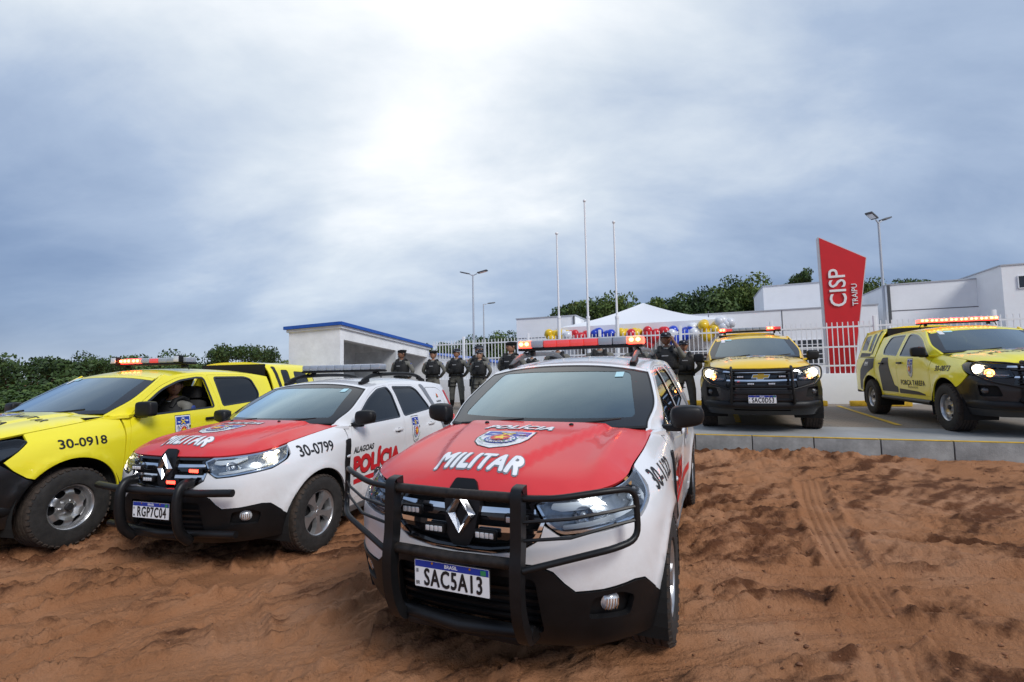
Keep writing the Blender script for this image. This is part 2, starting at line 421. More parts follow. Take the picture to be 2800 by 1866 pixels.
class Print:
    """layers of flat shapes in local units (a right, b up) -> one thin mesh on a surface"""
    def __init__(s): s.L=[]
    def poly(s, pts, m, holes=(), grid=.2): V,F=tri2d(pts,holes,grid); s.L.append((V,F,m)); return s
    def text(s, t, x, y, size, m, **kw):
        V,F=text2d(t,size,**kw)
        if len(V): s.L.append((V+[x,y],F,m))
        return s
    def fat(s, t, m, r, dx=0, dy=0, **kw):
        V,F=text2d(t,1,**kw)
        s.J=getattr(s,'J',{}); s.J[len(s.L)]=True
        for k in range(9):
            q=(0,0) if k==8 else (r*math.cos(k*math.pi/4),r*math.sin(k*math.pi/4))
            s.L.append((V+[q[0]+dx,q[1]+dy],F,m))
        return s
    def lay(s, name, parent, surf, to_dom, base=.0015, step=.0006, side=1):
        VV=[];FF=[];MI=[];mats=[];n=0; J=getattr(s,'J',{}); jump=0
        for k,(V,F,m) in enumerate(s.L):
            if k and k in J: jump+=.0014
            P=np.array([to_dom(a,b) for a,b in V]); pos,nor=surf(P); pos=pos+nor*(base+step*k+jump)
            if side<0: pos=pos*[1,-1,1]; nor=nor*[1,-1,1]
            T=pos[F]; fl=(np.cross(T[:,1]-T[:,0],T[:,2]-T[:,0])*nor[F[:,0]]).sum(1)<0; F=F.copy(); F[fl]=F[fl][:,::-1]
            if m not in mats: mats.append(m)
            VV+=pos.tolist(); FF+=(F+n).tolist(); MI+=[mats.index(m)]*len(F); n+=len(V)
        return mesh_obj(name,VV,FF,mats,parent,mi=MI)

# ------------------------------------------------------------------ vehicle materials
WHITE=paint('white_paint',(.80,.81,.83),amount=.8); YELLOW=paint('yellow_paint',(.92,.80,.022),amount=.35,coat=.7); AMBER=paint('amber_yellow_paint',(.90,.58,.02),amount=.35,coat=.7)
RED=paint('red_vinyl',(.68,.034,.036),.42,amount=.12,coat=.35)
PLASTIC=mat('black_plastic',(.0075,.0075,.0085),.45,spec=.35,var=.4,vscale=6,bump=.08,bscale=300)
GREYPL=mat('grey_plastic',(.13,.135,.145),.5,var=.25); GLOSSBLK=mat('gloss_black',(.008,.008,.01),.12,coat=.5)
CHROME=mat('chrome',(.86,.87,.9),.07,1); SATIN=mat('satin_silver',(.55,.56,.58),.32,.85,var=.15)
RIMM=mat('rim_silver',(.50,.50,.51),.3,.75,var=.25,vscale=12); RIMD=mat('rim_dark',(.03,.03,.033),.5,.3)
TYRE=mat('tyre_rubber',(.026,.024,.023),.82,var=.55,vscale=14,bump=.3,bscale=60)
MUDTY=mat('muddy_tread',(.050,.036,.028),.92,var=.6,vscale=20,bump=.5,bscale=50)
BARM=mat('bull_bar_black',(.009,.009,.010),.42,0,spec=.35,var=.5,vscale=5); RUST=mat('worn_bar_black',(.022,.017,.014),.5,.0,spec=.35,var=.85,vscale=22)
DARK=mat('dark_void',(.006,.006,.006),.9); SEATM=mat('seat_cloth',(.03,.03,.032),.85,var=.3); DASHM=mat('dash_plastic',(.035,.037,.04),.6)
GWS=glass_mat('windshield_glass',(.16,.25,.29),3.4,.012,(.74,.92,1.0)); GSD=glass_mat('dark_side_glass',(.035,.04,.042),1.15,.008); GWS2=glass_mat('truck_windshield_glass',(.08,.11,.13),2.6,.012,(.82,.94,1.0)); LENS=glass_mat('headlight_lens',(.86,.9,.93),1.0,.01)
REFL=mat('reflector',(.78,.8,.84),.12,.95); LAMPOFF=mat('lamp_clear',(.75,.78,.82),.08,.3,coat=1)
HLON=mat('headlamp_lit',(1,.9,.7),.3,emit=(1,.80,.50),estr=9); REDON=mat('strobe_lit_red',(.9,.02,.02),.3,emit=(1,.035,.02),estr=6.5); AMBON=mat('strobe_lit_core',(1,.4,.1),.3,emit=(1,.30,.06),estr=11)
REDOFF=mat('red_lens',(.55,.05,.06),.18,coat=1,emit=(1,.10,.08),estr=.22); CLROFF=mat('clear_lens',(.30,.34,.40),.15,coat=1); MODSEP=mat('lens_divider',(.6,.63,.68),.2,coat=1)
PW=mat('print_white',(.82,.83,.85),.4); PB=mat('print_black',(.012,.012,.014),.45); PBLUE=mat('print_blue',(.02,.055,.36),.4); PRED=mat('print_red',(.60,.018,.028),.4)
PYEL=mat('print_yellow',(.85,.60,.03),.4); PGRN=mat('print_green',(.03,.22,.09),.4); PGREY=mat('print_grey',(.20,.215,.24),.4); PLBL=mat('print_plate_blue',(.012,.035,.30),.4)
HLIN=mat('headlight_inner',(.34,.36,.39),.24,.7,var=.3,vscale=30); BADGE=mat('badge_chrome',(.62,.63,.66),.2,1)
GOLD=mat('bowtie_gold',(.75,.42,.06),.22,.8)

def crest(pr, r=1.0):
    """shield of the military police: blue chief, rings, star (unit height about 2)"""
    sh=[(-.78,1.0),(.78,1.0),(.80,.1),(.70,-.35),(.45,-.75),(0,-1.0),(-.45,-.75),(-.70,-.35),(-.80,.1)]
    pr.poly([(x*1.05,y*1.05) for x,y in sh],PB).poly(sh,PW)
    pr.poly([(-.70,.92),(.70,.92),(.71,.35),(-.71,.35)],PBLUE)
    for cx,cy in ((-.42,.55),(.42,.62),(0,.80)):
        pr.poly([(cx-.2,cy),(cx-.05,cy+.055),(cx+.2,cy),(cx+.05,cy-.055)],PW)
    pr.poly([(-.25,.42),(-.19,.36),(.25,.68),(.2,.74)],PYEL).poly([(.25,.42),(.19,.36),(-.25,.68),(-.2,.74)],PYEL)
    pr.poly(circ(0,-.08,.50),PBLUE).poly(circ(0,-.08,.44),PW)
    for i in range(14):
        a=2*math.pi*i/14; pr.poly(circ(.375*math.cos(a),-.08+.375*math.sin(a),.045,6),PBLUE,grid=1)
    pr.poly(circ(0,-.08,.30),PRED).poly(star(0,-.08,.27),PYEL)
    pr.text('P',-.62,.18,.28,PB,bold=.02).text('M',.62,.18,.28,PB,bold=.02)
    for s in (-1,1):
        for i in range(4):
            a=-.35-.32*i; pr.poly(circ(s*.60*math.cos(a*.8),-.12+.62*math.sin(a*.8)*.9,.055,5),PGRN,grid=1)
    pr.text('ALAGOAS',0,-.76,.17,PB,bold=.02)
    return pr
def plate(parent, x, z, txt, tilt=0.0):
    w,h=.40,.13
    pl=boxo('licence_plate',(x,0,z),(.006,w,h),mat('plate_rim',(.02,.02,.02),.5),parent,bev=.002)
    pr=Print(); pr.poly(rnd([(-.197,-.062),(.197,-.062),(.197,.062),(-.197,.062)],.006),PW).poly([(-.195,.030),(.195,.030),(.195,.0605),(-.195,.0605)],PLBL)
    pr.text('BRASIL',0,.0455,.023,PW,bold=.02).text('BR',-.18,-.045,.024,PB,bold=.02,sx=.8)
    V_,F_=text2d(txt,.110,0,0,.64,1.14)
    for q_ in range(6): pr.L.append((V_+[.010+.0024*math.cos(q_*1.047),-.017+.0024*math.sin(q_*1.047)],F_,PB))
    pr.poly([(.155,.034),(.182,.034),(.182,.056),(.155,.056)],PGRN).poly([(-.187,.005),(-.175,.005),(-.175,.022),(-.187,.022)],PGREY)
    sf=lambda P:(np.stack([np.full(len(P),x+.0032),P[:,0],P[:,1]+z],1),np.tile([1.,0,0],(len(P),1)))
    pr.lay('plate_print',pl,sf,lambda a,b:(a,b),base=.0008,step=.00025)
    for y in (-.1,.1): mesh_obj('screw',*disc((x+.006,y,z+.053),.006,(1,0,0),8),GOLD,pl)
    return pl
def disc(c, r, n, seg=16):
    n=Vector(n).normalized(); a=n.orthogonal().normalized(); b=n.cross(a); c=Vector(c)
    return [c+a*r*math.cos(2*math.pi*i/seg)+b*r*math.sin(2*math.pi*i/seg) for i in range(seg)],[tuple(range(seg))]
def ball(name, c, r, m, parent, seg=16, rings=8, cut=None):
    bm=bmesh.new(); bmesh.ops.create_uvsphere(bm,u_segments=seg,v_segments=rings,radius=1)
    r=(r,r,r) if isinstance(r,(int,float)) else r
    bmesh.ops.transform(bm,matrix=Matrix.Translation(c)@Matrix.Diagonal((*r,1)),verts=bm.verts)
    return bm_obj(name,bm,m,parent,True)

# ------------------------------------------------------------------ wheels
_wheel_mesh={}
def wheel(parent, loc, side, R, W, kind, steer=0, mud=False):
    """wheel > tyre, rim, spokes or disc, cap ; outward is +y before the mirror"""
    g=empty('wheel',loc); g.parent=parent; g.rotation_euler=(0,0,steer+(math.pi if side<0 else 0))
    rr=R*.585 if kind=='alloy' else R*.56
    key=(kind,R,W,mud)
    if key not in _wheel_mesh:
        hw=W/2; pr=[(rr,-hw*.80),(rr+.012,-hw*.95),(R*.80,-hw*1.0),(R*.93,-hw*.97),(R*.975,-hw*.86)]
        y=-hw*.82
        nb=5; bw=1.64*hw/nb; gw=.008
        for i in range(nb):
            y0=-hw*.82+i*bw; pr+=[(R*.997,y0+gw*.2),(R,y0+bw*.5),(R*.997,y0+bw-gw)]
            if i<nb-1: pr+=[(R-.009,y0+bw-gw*.8),(R-.009,y0+bw)]
        pr+=[(R*.975,hw*.86),(R*.93,hw*.97),(R*.80,hw*1.0),(rr+.03,hw*.97),(rr+.012,hw*.95),(rr,hw*.80)]
        V,F=lathe(pr,72); a=Acc(); 
        mi=[]; 
        for f in F:
            rad=max(math.hypot(V[i][0],V[i][2]) for i in f); mi.append(1 if rad>R*.985 else 0)
        # shoulder lugs
        a.V=[tuple(v) for v in V]; a.F=F; a.M=mi
        for k in range(40):
            th=2*math.pi*k/40
            for s in (-1,1):
                c=Vector((R*.975*math.cos(th),s*hw*.885,R*.975*math.sin(th))); rot=Matrix.Rotation(-th,3,'Y')@Matrix.Rotation(s*.6,3,'Z')
                a.box(c,(.008 if kind=='alloy' else .013,.028,2*math.pi*R/40*.55),rot,1)
        ty=a.obj('tyre',[TYRE,MUDTY if mud else TYRE],None,40); tm=ty.data; bpy.data.objects.remove(ty)
        prf=[(rr*.55,-hw*.7),(rr*.97,-hw*.78),(rr,-hw*.84),(rr*.95,-hw*.7),(rr*.90,0),(rr*.92,hw*.55),(rr*.955,hw*.80),(rr*1.0,hw*.86),(rr*1.02,hw*.80)]
        V,F=lathe(prf,48); ro=mesh_obj('rim',V,F,RIMM,None); sharp(ro,50); rm=ro.data; bpy.data.objects.remove(ro)
        V,F=lathe([(.001,hw*.10),(rr*.93,hw*.05)],32); bo=mesh_obj('barrel',V,F,RIMD,None); bmx=bo.data; bpy.data.objects.remove(bo)
        dm=None; sm=None
        if kind=='alloy':
            a=Acc()
            # one star arm: broad at hub and at rim, waisted; bevelled
            pts=[(.05,-.050),(.14,-.075),(.40,-.055),(.62,-.075),(.80,-.13),(.965,-.20),(.975,0),(.965,.20),(.80,.13),(.62,.075),(.40,.055),(.14,.075),(.05,.050)]
            def lift(x): return hw*(.62+.16*math.sin(min(1,x)*math.pi*.62))
            T=[(x*rr,lift(x)+.0,y*rr*1.75) for x,y in pts]; I=[(x*rr*.995,lift(x)-.045,y*rr*2.1) for x,y in pts]; n=len(pts)
            a.add(T+I,[tuple(range(n))]+[(i,(i+1)%n,(i+1)%n+n,i+n)[::-1] for i in range(n)])
            so_=a.obj('spoke',RIMM,None,40); sm=so_.data; bpy.data.objects.remove(so_)
            V,F=lathe([(.001,hw*.72),(rr*.13,hw*.71),(rr*.16,hw*.62),(rr*.26,hw*.60),(rr*.28,hw*.40)],24)
        else:
            hol=[]
            for k in range(6):
                c=2*math.pi*k/6; q=[(rr*.60,c-.24),(rr*.84,c-.30),(rr*.86,c),(rr*.84,c+.30),(rr*.60,c+.24)]
                hol.append(rnd([(a*math.cos(b),a*math.sin(b)) for a,b in q],.02,3))
            V2,F2=tri2d(circ(0,0,rr*.955,48),hol,.03)
            rad=np.hypot(V2[:,0],V2[:,1])/rr
            yy=hw*(.30+.36*np.clip(np.sin(np.clip((rad-.35)/.55,0,1)*math.pi),0,1)); yy=np.where(rad<.36,hw*.55-.2*hw*np.clip((rad-.28)/.08,0,1),yy)
            bm=bmesh.new(); vs=[bm.verts.new((V2[i,0],yy[i],V2[i,1])) for i in range(len(V2))]
            for f in F2: bm.faces.new([vs[i] for i in f])
            bmesh.ops.recalc_face_normals(bm,faces=bm.faces)
            if sum(f.normal.y for f in bm.faces)<0: bmesh.ops.reverse_faces(bm,faces=bm.faces)
            r=bmesh.ops.extrude_face_region(bm,geom=bm.faces[:]); bmesh.ops.translate(bm,verts=[v for v in r['geom'] if isinstance(v,bmesh.types.BMVert)],vec=(0,-.012,0))
            do=bm_obj('disc',bm,RIMM); sharp(do,50); dm=do.data; bpy.data.objects.remove(do)
            V,F=lathe([(.001,hw*.74),(rr*.15,hw*.73),(rr*.18,hw*.66),(rr*.19,hw*.40)],24)
        co=mesh_obj('hub_cap',V,F,RIMD if kind!='alloy' else RIMM,None); sharp(co,40); cm=co.data; bpy.data.objects.remove(co)
        V,F=lathe([(.001,0),(.011,0),(.011,-.02)],6); no=mesh_obj('wheel_nut',V,F,SATIN,None); nm=no.data; bpy.data.objects.remove(no)
        _wheel_mesh[key]=(tm,rm,bmx,sm,dm,cm,nm)
    tm,rm,bmx,sm,dm,cm,nm=_wheel_mesh[key]; hw=W/2
    link(bpy.data.objects.new('tyre',tm),g); link(bpy.data.objects.new('rim',rm),g); link(bpy.data.objects.new('brake_backing',bmx),g)
    if sm:
        for k in range(5): o=link(bpy.data.objects.new('spoke',sm),g); o.rotation_euler=(0,2*math.pi*k/5+.3,0)
    if dm: link(bpy.data.objects.new('wheel_disc',dm),g)
    link(bpy.data.objects.new('hub_cap',cm),g)
    for k in range(5 if kind=='alloy' else 6):
        a=2*math.pi*k/(5 if kind=='alloy' else 6)+.9; rd=rr*(.21 if kind=='alloy' else .28)
        o=link(bpy.data.objects.new('wheel_nut',nm),g); o.location=(rd*math.cos(a),hw*(.625 if kind=='alloy' else .58),rd*math.sin(a))
    return g
def arch_liner(parent, x, z, r, yi, yo, side):
    V=[];F=[];n=22
    for k in range(n+1):
        a=-.35+(math.pi+.7)*k/n
        for y in (yi,yo): V.append((x+r*math.cos(a),y*side,z+r*math.sin(a)))
    for k in range(n): F.append((2*k,2*k+1,2*k+3,2*k+2))
    V.append((x,yi*side,z)); 
    F+=[(2*k,2*k+2,len(V)-1) for k in range(n)]
    mesh_obj('arch_liner',V,F,DARK,parent)
def arc_pts(cx,cz,r,a0,a1,n=22): return [(cx+r*math.cos(math.radians(a0+(a1-a0)*i/n)),cz+r*math.sin(math.radians(a0+(a1-a0)*i/n))) for i in range(n+1)]

def seat(parent, x, y, z, m=SEATM):
    s=boxo('seat',(x,y,z+.10),(.50,.50,.16),m,parent,bev=.05)
    boxo('seat_back',(x-.30,y,z+.45),(.15,.48,.62),m,s,rot=Matrix.Rotation(-.22,3,'Y'),bev=.05)
    boxo('headrest',(x-.40,y,z+.86),(.10,.26,.17),m,s,bev=.04)
def mirror(parent, x, y, z, side, w=.20, h=.15, square=False):
    """door mirror: housing pod on a short foot, glass on the rear face"""
    bm=bmesh.new(); bmesh.ops.create_cube(bm,size=1); bmesh.ops.subdivide_edges(bm,edges=bm.edges[:],cuts=3,use_grid_fill=True)
    for v in bm.verts:
        c=v.co*2; k=Vector((c.x*math.sqrt(max(0,1-c.y**2/2-c.z**2/2+c.y**2*c.z**2/3)),c.y*math.sqrt(max(0,1-c.z**2/2-c.x**2/2+c.z**2*c.x**2/3)),c.z*math.sqrt(max(0,1-c.x**2/2-c.y**2/2+c.x**2*c.y**2/3))))
        t=.55 if not square else .28
        q=c*(1-t)+k*t; 
        ty=.5*(q.y+1); hz=h*(1.0-.22*ty if not square else 1-.06*ty)
        v.co=Vector((q.x*.085*(1-.25*ty)-.02*ty, q.y*w/2, q.z*hz/2+.015*ty*(0 if square else 1)))
        if v.co.x<-.045: v.co.x=-.045
    bmesh.ops.transform(bm,matrix=Matrix.Diagonal((1,side,1,1)),verts=bm.verts)
    if side<0: bmesh.ops.reverse_faces(bm,faces=bm.faces)
    bmesh.ops.translate(bm,verts=bm.verts,vec=(x,side*(y+w/2),z))
    o=bm_obj('door_mirror',bm,PLASTIC,parent,True)
    sd=o.modifiers.new('s','SUBSURF'); sd.levels=1; sd.render_levels=2
    mesh_obj('mirror_glass',[(x-.0485,side*(y+a*w),z+b*h) for a,b in ((.12,-.36),(.9,-.28),(.9,.26),(.12,.36))],[(0,1,2,3)],CHROME,o)
    boxo('mirror_foot',(x-.01,side*(y+.0),z-h*.42),(.07,.15,.045),PLASTIC,o,bev=.015)
    return o
def lightbar(parent, x, z, length, mods, depth=.22, h=.065, foot=.07):
    """roof light bar across the car: base, lens modules (each part), two feet"""
    b=boxo('light_bar',(x,0,z),(depth*.9,length,.028),PLASTIC,parent,bev=.01)
    n=len(mods); L=length/n
    for i,k in enumerate(mods):
        y=-length/2+L*(i+.5); m={'R':REDOFF,'C':CLROFF,'L':REDON,'W':MODSEP}[k]
        end=(i in (0,n-1))
        boxo('lens_module',(x,y,z+.014+h/2),(depth*(.82 if end else 1),L*.97,h),m,b,bev=.014)
        if k=='L':
            for q in (-.22,.22): ball('lamp_core',(x+depth*.47,y+q*L,z+.016+h*.55),(.022,L*.15,.017),AMBON,b,10,6)
    boxo('bar_lid',(x,0,z+.016+h),(depth*.8,length*.985,.010),MODSEP,b,bev=.004)
    for s in (-1,1):
        boxo('bar_foot',(x,s*length*.40,z-.014-foot/2),(.07,.035,foot),PLASTIC,b,bev=.008)
        tube('strap',[(x+.02,s*length*.44,z-.01),(x+.03,s*length*.47,z-foot*.6),(x+.02,s*length*.49,z-foot-.04)],.008,PLASTIC,b,6)
    return b
def strobe(parent, loc, on, n=(1,0,0)):
    o=boxo('strobe_light',loc,(.03,.115,.046),PLASTIC,parent,bev=.01)
    for k in range(4): boxo('strobe_lens',(loc[0]+.014,loc[1]-.036+.024*k,loc[2]),(.010,.021,.026),REDON if on else LAMPOFF,o,bev=.004)
    return o

# ------------------------------------------------------------------ compact patrol SUV
def duster(name, label, loc, yaw, pitch, number, plate_txt, guard, lit, bar, plate_z=.60, group=None):
    root=empty(name,loc,0,label,'police car',group); root.rotation_euler=(0,-pitch,yaw)
    plan=[(2.17,0),(2.165,.2),(2.14,.4),(2.085,.58),(1.98,.74),(1.82,.845),(1.6,.893),(1.336,.905),(1.0,.905),(.5,.905),(0,.905),(-.5,.905),(-1.0,.905),(-1.336,.91),(-1.65,.90),(-1.9,.865),(-2.06,.78),(-2.15,.55),(-2.18,.25),(-2.185,0)]
    G=[(1.0,-.032),(1.07,-.045),(1.15,-.075),(1.3,-.135),(1.45,-.20),(1.53,-.25),(1.58,-.30),(1.65,-.40),(1.95,-.8)]
    cols=[(0.0,[(.12,-.30),(.22,-.16),(.30,-.08),(.42,-.025),(.60,0),(.72,-.002),(.81,-.012),(.90,-.028),(.97,-.048),(1.05,-.10),(1.15,-.22),(1.95,-1)]),
      (('y',.45),[(.12,-.28),(.22,-.15),(.30,-.08),(.42,-.025),(.60,0),(.72,0),(.81,-.008),(.90,-.026),(.98,-.06),(1.05,-.11),(1.15,-.25),(1.95,-1)]),
      (('x',1.98),[(.12,-.25),(.22,-.14),(.30,-.075),(.42,-.03),(.58,-.004),(.70,0),(.80,-.004),(.88,-.026),(.95,-.07),(1.0,-.115),(1.06,-.19),(1.15,-.33),(1.95,-.9)]),
      (('x',1.7),[(.12,-.12),(.2,-.08),(.3,-.045),(.45,-.014),(.6,0),(.76,-.003),(.86,-.025),(.94,-.07),(1.0,-.125),(1.04,-.18),(1.1,-.28),(1.95,-.9)]),
      (('x',1.336),[(.12,-.08),(.2,-.05),(.35,-.02),(.5,0),(.77,.003),(.90,-.02),(.98,-.06),(1.04,-.11),(1.09,-.17),(1.15,-.27),(1.95,-.8)]),
      (('x',.92),[(.12,-.12),(.2,-.08),(.3,-.05),(.45,-.028),(.75,-.015),(.92,-.022),(1.02,-.055),(1.08,-.10),(1.12,-.14),(1.17,-.165),(1.3,-.185),(1.45,-.24),(1.55,-.30),(1.65,-.4),(1.95,-.8)]),
      (('x',.55),[(.12,-.14),(.2,-.09),(.28,-.062),(.4,-.048),(.55,-.046),(.75,-.036),(.9,-.027)]+G),
      (('x',-.4),[(.12,-.14),(.2,-.09),(.28,-.062),(.4,-.048),(.55,-.046),(.75,-.036),(.9,-.024)]+G),
      (('x',-1.336),[(.12,-.08),(.2,-.05),(.35,-.02),(.5,0),(.75,.006),(.9,-.002)]+G),
      (('x',-1.85),[(.12,-.14),(.25,-.05),(.4,-.01),(.7,0),(.9,-.012),(1.0,-.028),(1.1,-.055),(1.3,-.135),(1.45,-.205),(1.53,-.26),(1.6,-.34),(1.95,-.8)]),
      (5.4,[(.12,-.15),(.25,-.05),(.4,0),(.7,0),(.9,-.03),(1.05,-.06),(1.3,-.17),(1.45,-.25),(1.55,-.33),(1.65,-.45),(1.95,-.8)])]
    S=Shell(plan,cols,bumps=[(1.3365,.345,.415,.05,.014),(-1.3365,.345,.415,.05,.014)])
    zc=pchip([.7,.9,1.2,1.5,1.8,1.95,2.04,2.10,2.17,2.5],[1.165,1.16,1.146,1.124,1.090,1.066,1.045,1.022,.99,.8])
    zsm=pchip([0,S.s_of('y',.45),S.s_of('x',2.03),S.s_of('x',1.78),S.s_of('x',1.6),S.s_of('x',1.336),S.s_of('x',1.1),S.s_of('x',.93)],[.958,.962,.974,1.003,1.028,1.068,1.095,1.112])
    s_cowl=S.s_of('x',.93)
    seam=[(float(q),float(zsm(q)),S.pos(np.array([[q,float(zsm(q))]]))[0]) for q in np.linspace(0,s_cowl,64)]
    def Hb(x,y):
        a=np.abs(y)/.75; xe=x+.16*a**2*sstep(1.0,1.9,x)
        z=zc(xe)-.045*a**2.2
        yc=.17+.36*np.clip((2.05-x)/1.1,0,1)**.8
        return z+.034*(1-sstep(-.02,.045,np.abs(y)-yc))*sstep(2.10,1.93,xe)+.020*np.exp(-((np.abs(y)-.60)/.055)**2)*sstep(2.0,1.7,x)*sstep(.9,1.2,x)
    bx=np.array([p[0] for _,_,p in seam]); by=np.array([p[1] for _,_,p in seam]); bc=np.array([p[2] for _,_,p in seam])-Hb(bx,by)
    bx,by,bc=np.r_[bx,bx],np.r_[by,-by],np.r_[bc,bc]
    def Hf(x,y):
        x=np.atleast_1d(np.asarray(x,float)); y=np.atleast_1d(np.asarray(y,float))
        d2=(x[:,None]-bx)**2+(y[:,None]-by)**2; w_=1/(d2+1e-5)**2
        return Hb(x,y)+(w_*bc).sum(1)/w_.sum(1)*np.exp(-np.sqrt(d2.min(1))/.075)
    hood_s=num_normal(lambda P: np.stack([P[:,0],P[:,1],Hf(P[:,0],P[:,1])],1))
    xw=pchip([1.0,1.07,1.15,1.3,1.45,1.51,1.6,1.7],[1.36,1.25,1.115,.83,.51,.37,.15,-.15])
    ws=lambda P: np.stack([xw(P[:,1])-.16*(P[:,0]/.65)**2,P[:,0],P[:,1]],1)
    def ws_s(P):
        p,n=num_normal(ws)(P); n[n[:,0]<0]*=-1; return p,n
    rc=pchip([-2.4,-2.1,-1.9,-1.4,-.9,-.4,0,.2,.37,.5,.7],[1.42,1.50,1.545,1.60,1.62,1.615,1.59,1.568,1.535,1.50,1.42])
    Rf=lambda x,y: rc(x)-.05*(np.abs(y)/.58)**2.2
    roof_s=num_normal(lambda P: np.stack([P[:,0],P[:,1],Rf(P[:,0],P[:,1])],1))
    one=lambda s,z: S.pos(np.array([[s,z]]))[0]
    # seams = intersections of the surfaces
    zs=lambda s: float(np.interp(abs(s),[a for a,_,_ in seam],[b for _,b,_ in seam]))
    pil=[]
    for z in np.linspace(1.12,1.50,24):
        s=bisect(lambda s:(lambda p:p[0]-(float(xw(z))-.16*(p[1]/.65)**2))(one(s,z)),S.s_of('x',1.2),S.s_of('x',-.1)); pil.append((s,z))
    drip=[]
    s0=pil[-1][0]+.06
    for s in np.linspace(s0,S.L,60):
        z=bisect(lambda z:(lambda p:float(Rf(p[0],p[1]))-z)(one(s,z)),1.3,1.75); drip.append((s,z,one(s,z)))
    B=root
    # inner dark lining so that seams read dark
    fx=lambda pts:S.X(pts); fy=lambda pts:S.Yf(pts)
    # ---- hood
    fr=[(p[0],p[1]) for _,_,p in seam]; xr=lambda y:1.165-.16*(y/.65)**2
    e=fr[-1]; rear=[(xr(y),y) for y in np.linspace(e[1]-.02,-(e[1]-.02),21)]
    outline=fr+rear+[(x,-y) for x,y in fr[::-1][:-1]]
    notch=outline
    hood=panel('hood',B,RED,hood_s,outline,grid=.03,flange=.02,gap=.003)
    # ---- cowl
    panel('cowl',B,PLASTIC,num_normal(lambda P:np.stack([P[:,0],P[:,1],1.10+0*P[:,0]],1)),[(1.22,-.45),(1.22,.45),(1.0,.76),(.80,.76),(.95,0),(.80,-.76),(1.0,-.76)],grid=.2,flange=0)
    for sd in (1,-1): panel('cowl_corner',B,WHITE,hood_s,[(1.02,.71),(1.0,e[1]+.0),(.93,e[1]+.035),(.84,.845),(.74,.80),(.82,.70)],grid=.04,off=-.004,flange=.03,gap=0,side=sd)
    # ---- windscreen
    pe=[(one(s,z)[1],z) for s,z in pil]
    zh=lambda y: bisect(lambda z: float(Rf(xw(z)-.16*(y/.65)**2,y))-z,1.3,1.6)
    top=[(y,zh(y)-.003) for y in np.linspace(pe[-1][0]-.01,-pe[-1][0]+.01,15)]
    wo=[(-pe[0][0]+.02,1.105),(pe[0][0]-.02,1.105)]+pe+top+[(-y,z) for y,z in pe[::-1]]
    inn=rnd([(-.655,1.185),(.655,1.185),(.545,1.475),(.25,1.488),(-.25,1.488),(-.545,1.475)],.04)
    wsd=panel('windshield',B,GWS,ws_s,inset(wo,.028),grid=.06,off=.004,flange=0,gap=0)
    panel('windshield_band',wsd,GLOSSBLK,ws_s,inset(wo,.026),[inn],grid=.05,off=.006,flange=0,gap=0)
    panel('windshield_frame',B,WHITE,ws_s,[(pe[0][0]-.03,1.11)]+pe+top+[(-y,z) for y,z in pe[::-1]]+[(-pe[0][0]+.03,1.11)]+[(-y*.962,z) for y,z in pe]+[(y,z-.022) for y,z in top[::-1]]+[(y*.962,z) for y,z in pe[::-1]],[],grid=.05,off=.002,flange=.01,gap=0)
    panel('windshield_seal',B,PLASTIC,ws_s,inset(wo,.018),[inset(wo,.030)],grid=.05,off=.007,flange=.006,gap=0)
    pr=Print().poly([(-.03,-.015),(.03,-.015),(.03,.02),(-.03,.02)],mat('sticker_cyan',(.45,.72,.78),.4))
    pr.lay('sticker',wsd,ws_s,lambda a,b:(.47+a,1.455+b),base=.0085)
    panel('mirror_mount_patch',wsd,mat('frit_dots',(.12,.12,.13),.5),ws_s,[(-.17,1.455),(.17,1.455),(.12,1.485),(-.12,1.485)],grid=.1,off=.003,flange=0,gap=0)
    for y0,y1 in ((-.62,-.06),(.02,.58)):
        w_=tube('wiper',[(xw(1.145)-.16*(y/.65)**2+.028,y,1.135+.010*k) for k,y in enumerate(np.linspace(y0,y1,7))],[.011,.011,.010,.010,.009,.008,.006],PLASTIC,B,6)
        yb=y0+.16; tube('wiper_arm',[(xr(yb)-.015,yb-.03,1.13),(xr(yb)-.045,yb+.02,1.15),(xw(1.15)-.16*((yb+.14)/.65)**2+.034,yb+.14,1.165)],.013,PLASTIC,w_,6)
    for y in (-.30,.30): ball('washer_jet',(xr(y)+.10,y,float(Hf(xr(y)+.10,y)[0])+.004),(.016,.016,.01),PLASTIC,hood,10,6)
    # ---- roof
    dr=[(p[0],p[1]) for _,_,p in drip]
    hd=[]
    for y in np.linspace(-dr[0][1],dr[0][1],15):
        z=bisect(lambda z: float(Rf(xw(z)-.16*(y/.65)**2,y))-z,1.3,1.6); hd.append((float(xw(z)-.16*(y/.65)**2),y))
    ro=hd+dr+[(x,-y) for x,y in dr[::-1][1:]]
    panel('roof',B,WHITE,roof_s,ro,grid=.07,flange=.015,gap=.002)
    for sd in (1,-1):
        # ---- body side frame with door openings
        arch_f=arc_pts(1.3365,.345,.405,205,-25,26); arch_r=arc_pts(-1.3365,.345,.405,205,-25,26)
        fd=[(.84,.34),(.87,.62),(.85,.90),(.79,1.075),(.58,1.24),(.31,1.412),(.10,1.49),(-.18,1.517),(-.225,1.40),(-.265,1.10),(-.265,.34)]
        rd=[(-.285,.34),(-.285,1.10),(-.245,1.40),(-.20,1.517),(-.82,1.51),(-.94,1.45),(-1.13,1.18),(-1.18,1.06),(-1.15,.86)]+[(-1.3365+.44*math.cos(math.radians(a)),.345+.44*math.sin(math.radians(a))) for a in (75,60,45,30,15,0)]
        fo=rnd(fx(fd),[.03,0,0,.03,.05,.1,.06,.04,0,0,.03]); rdo=rnd(fx(rd),[.03,0,0,.04,.05,.05,.06,.05,.03]+[0]*6)
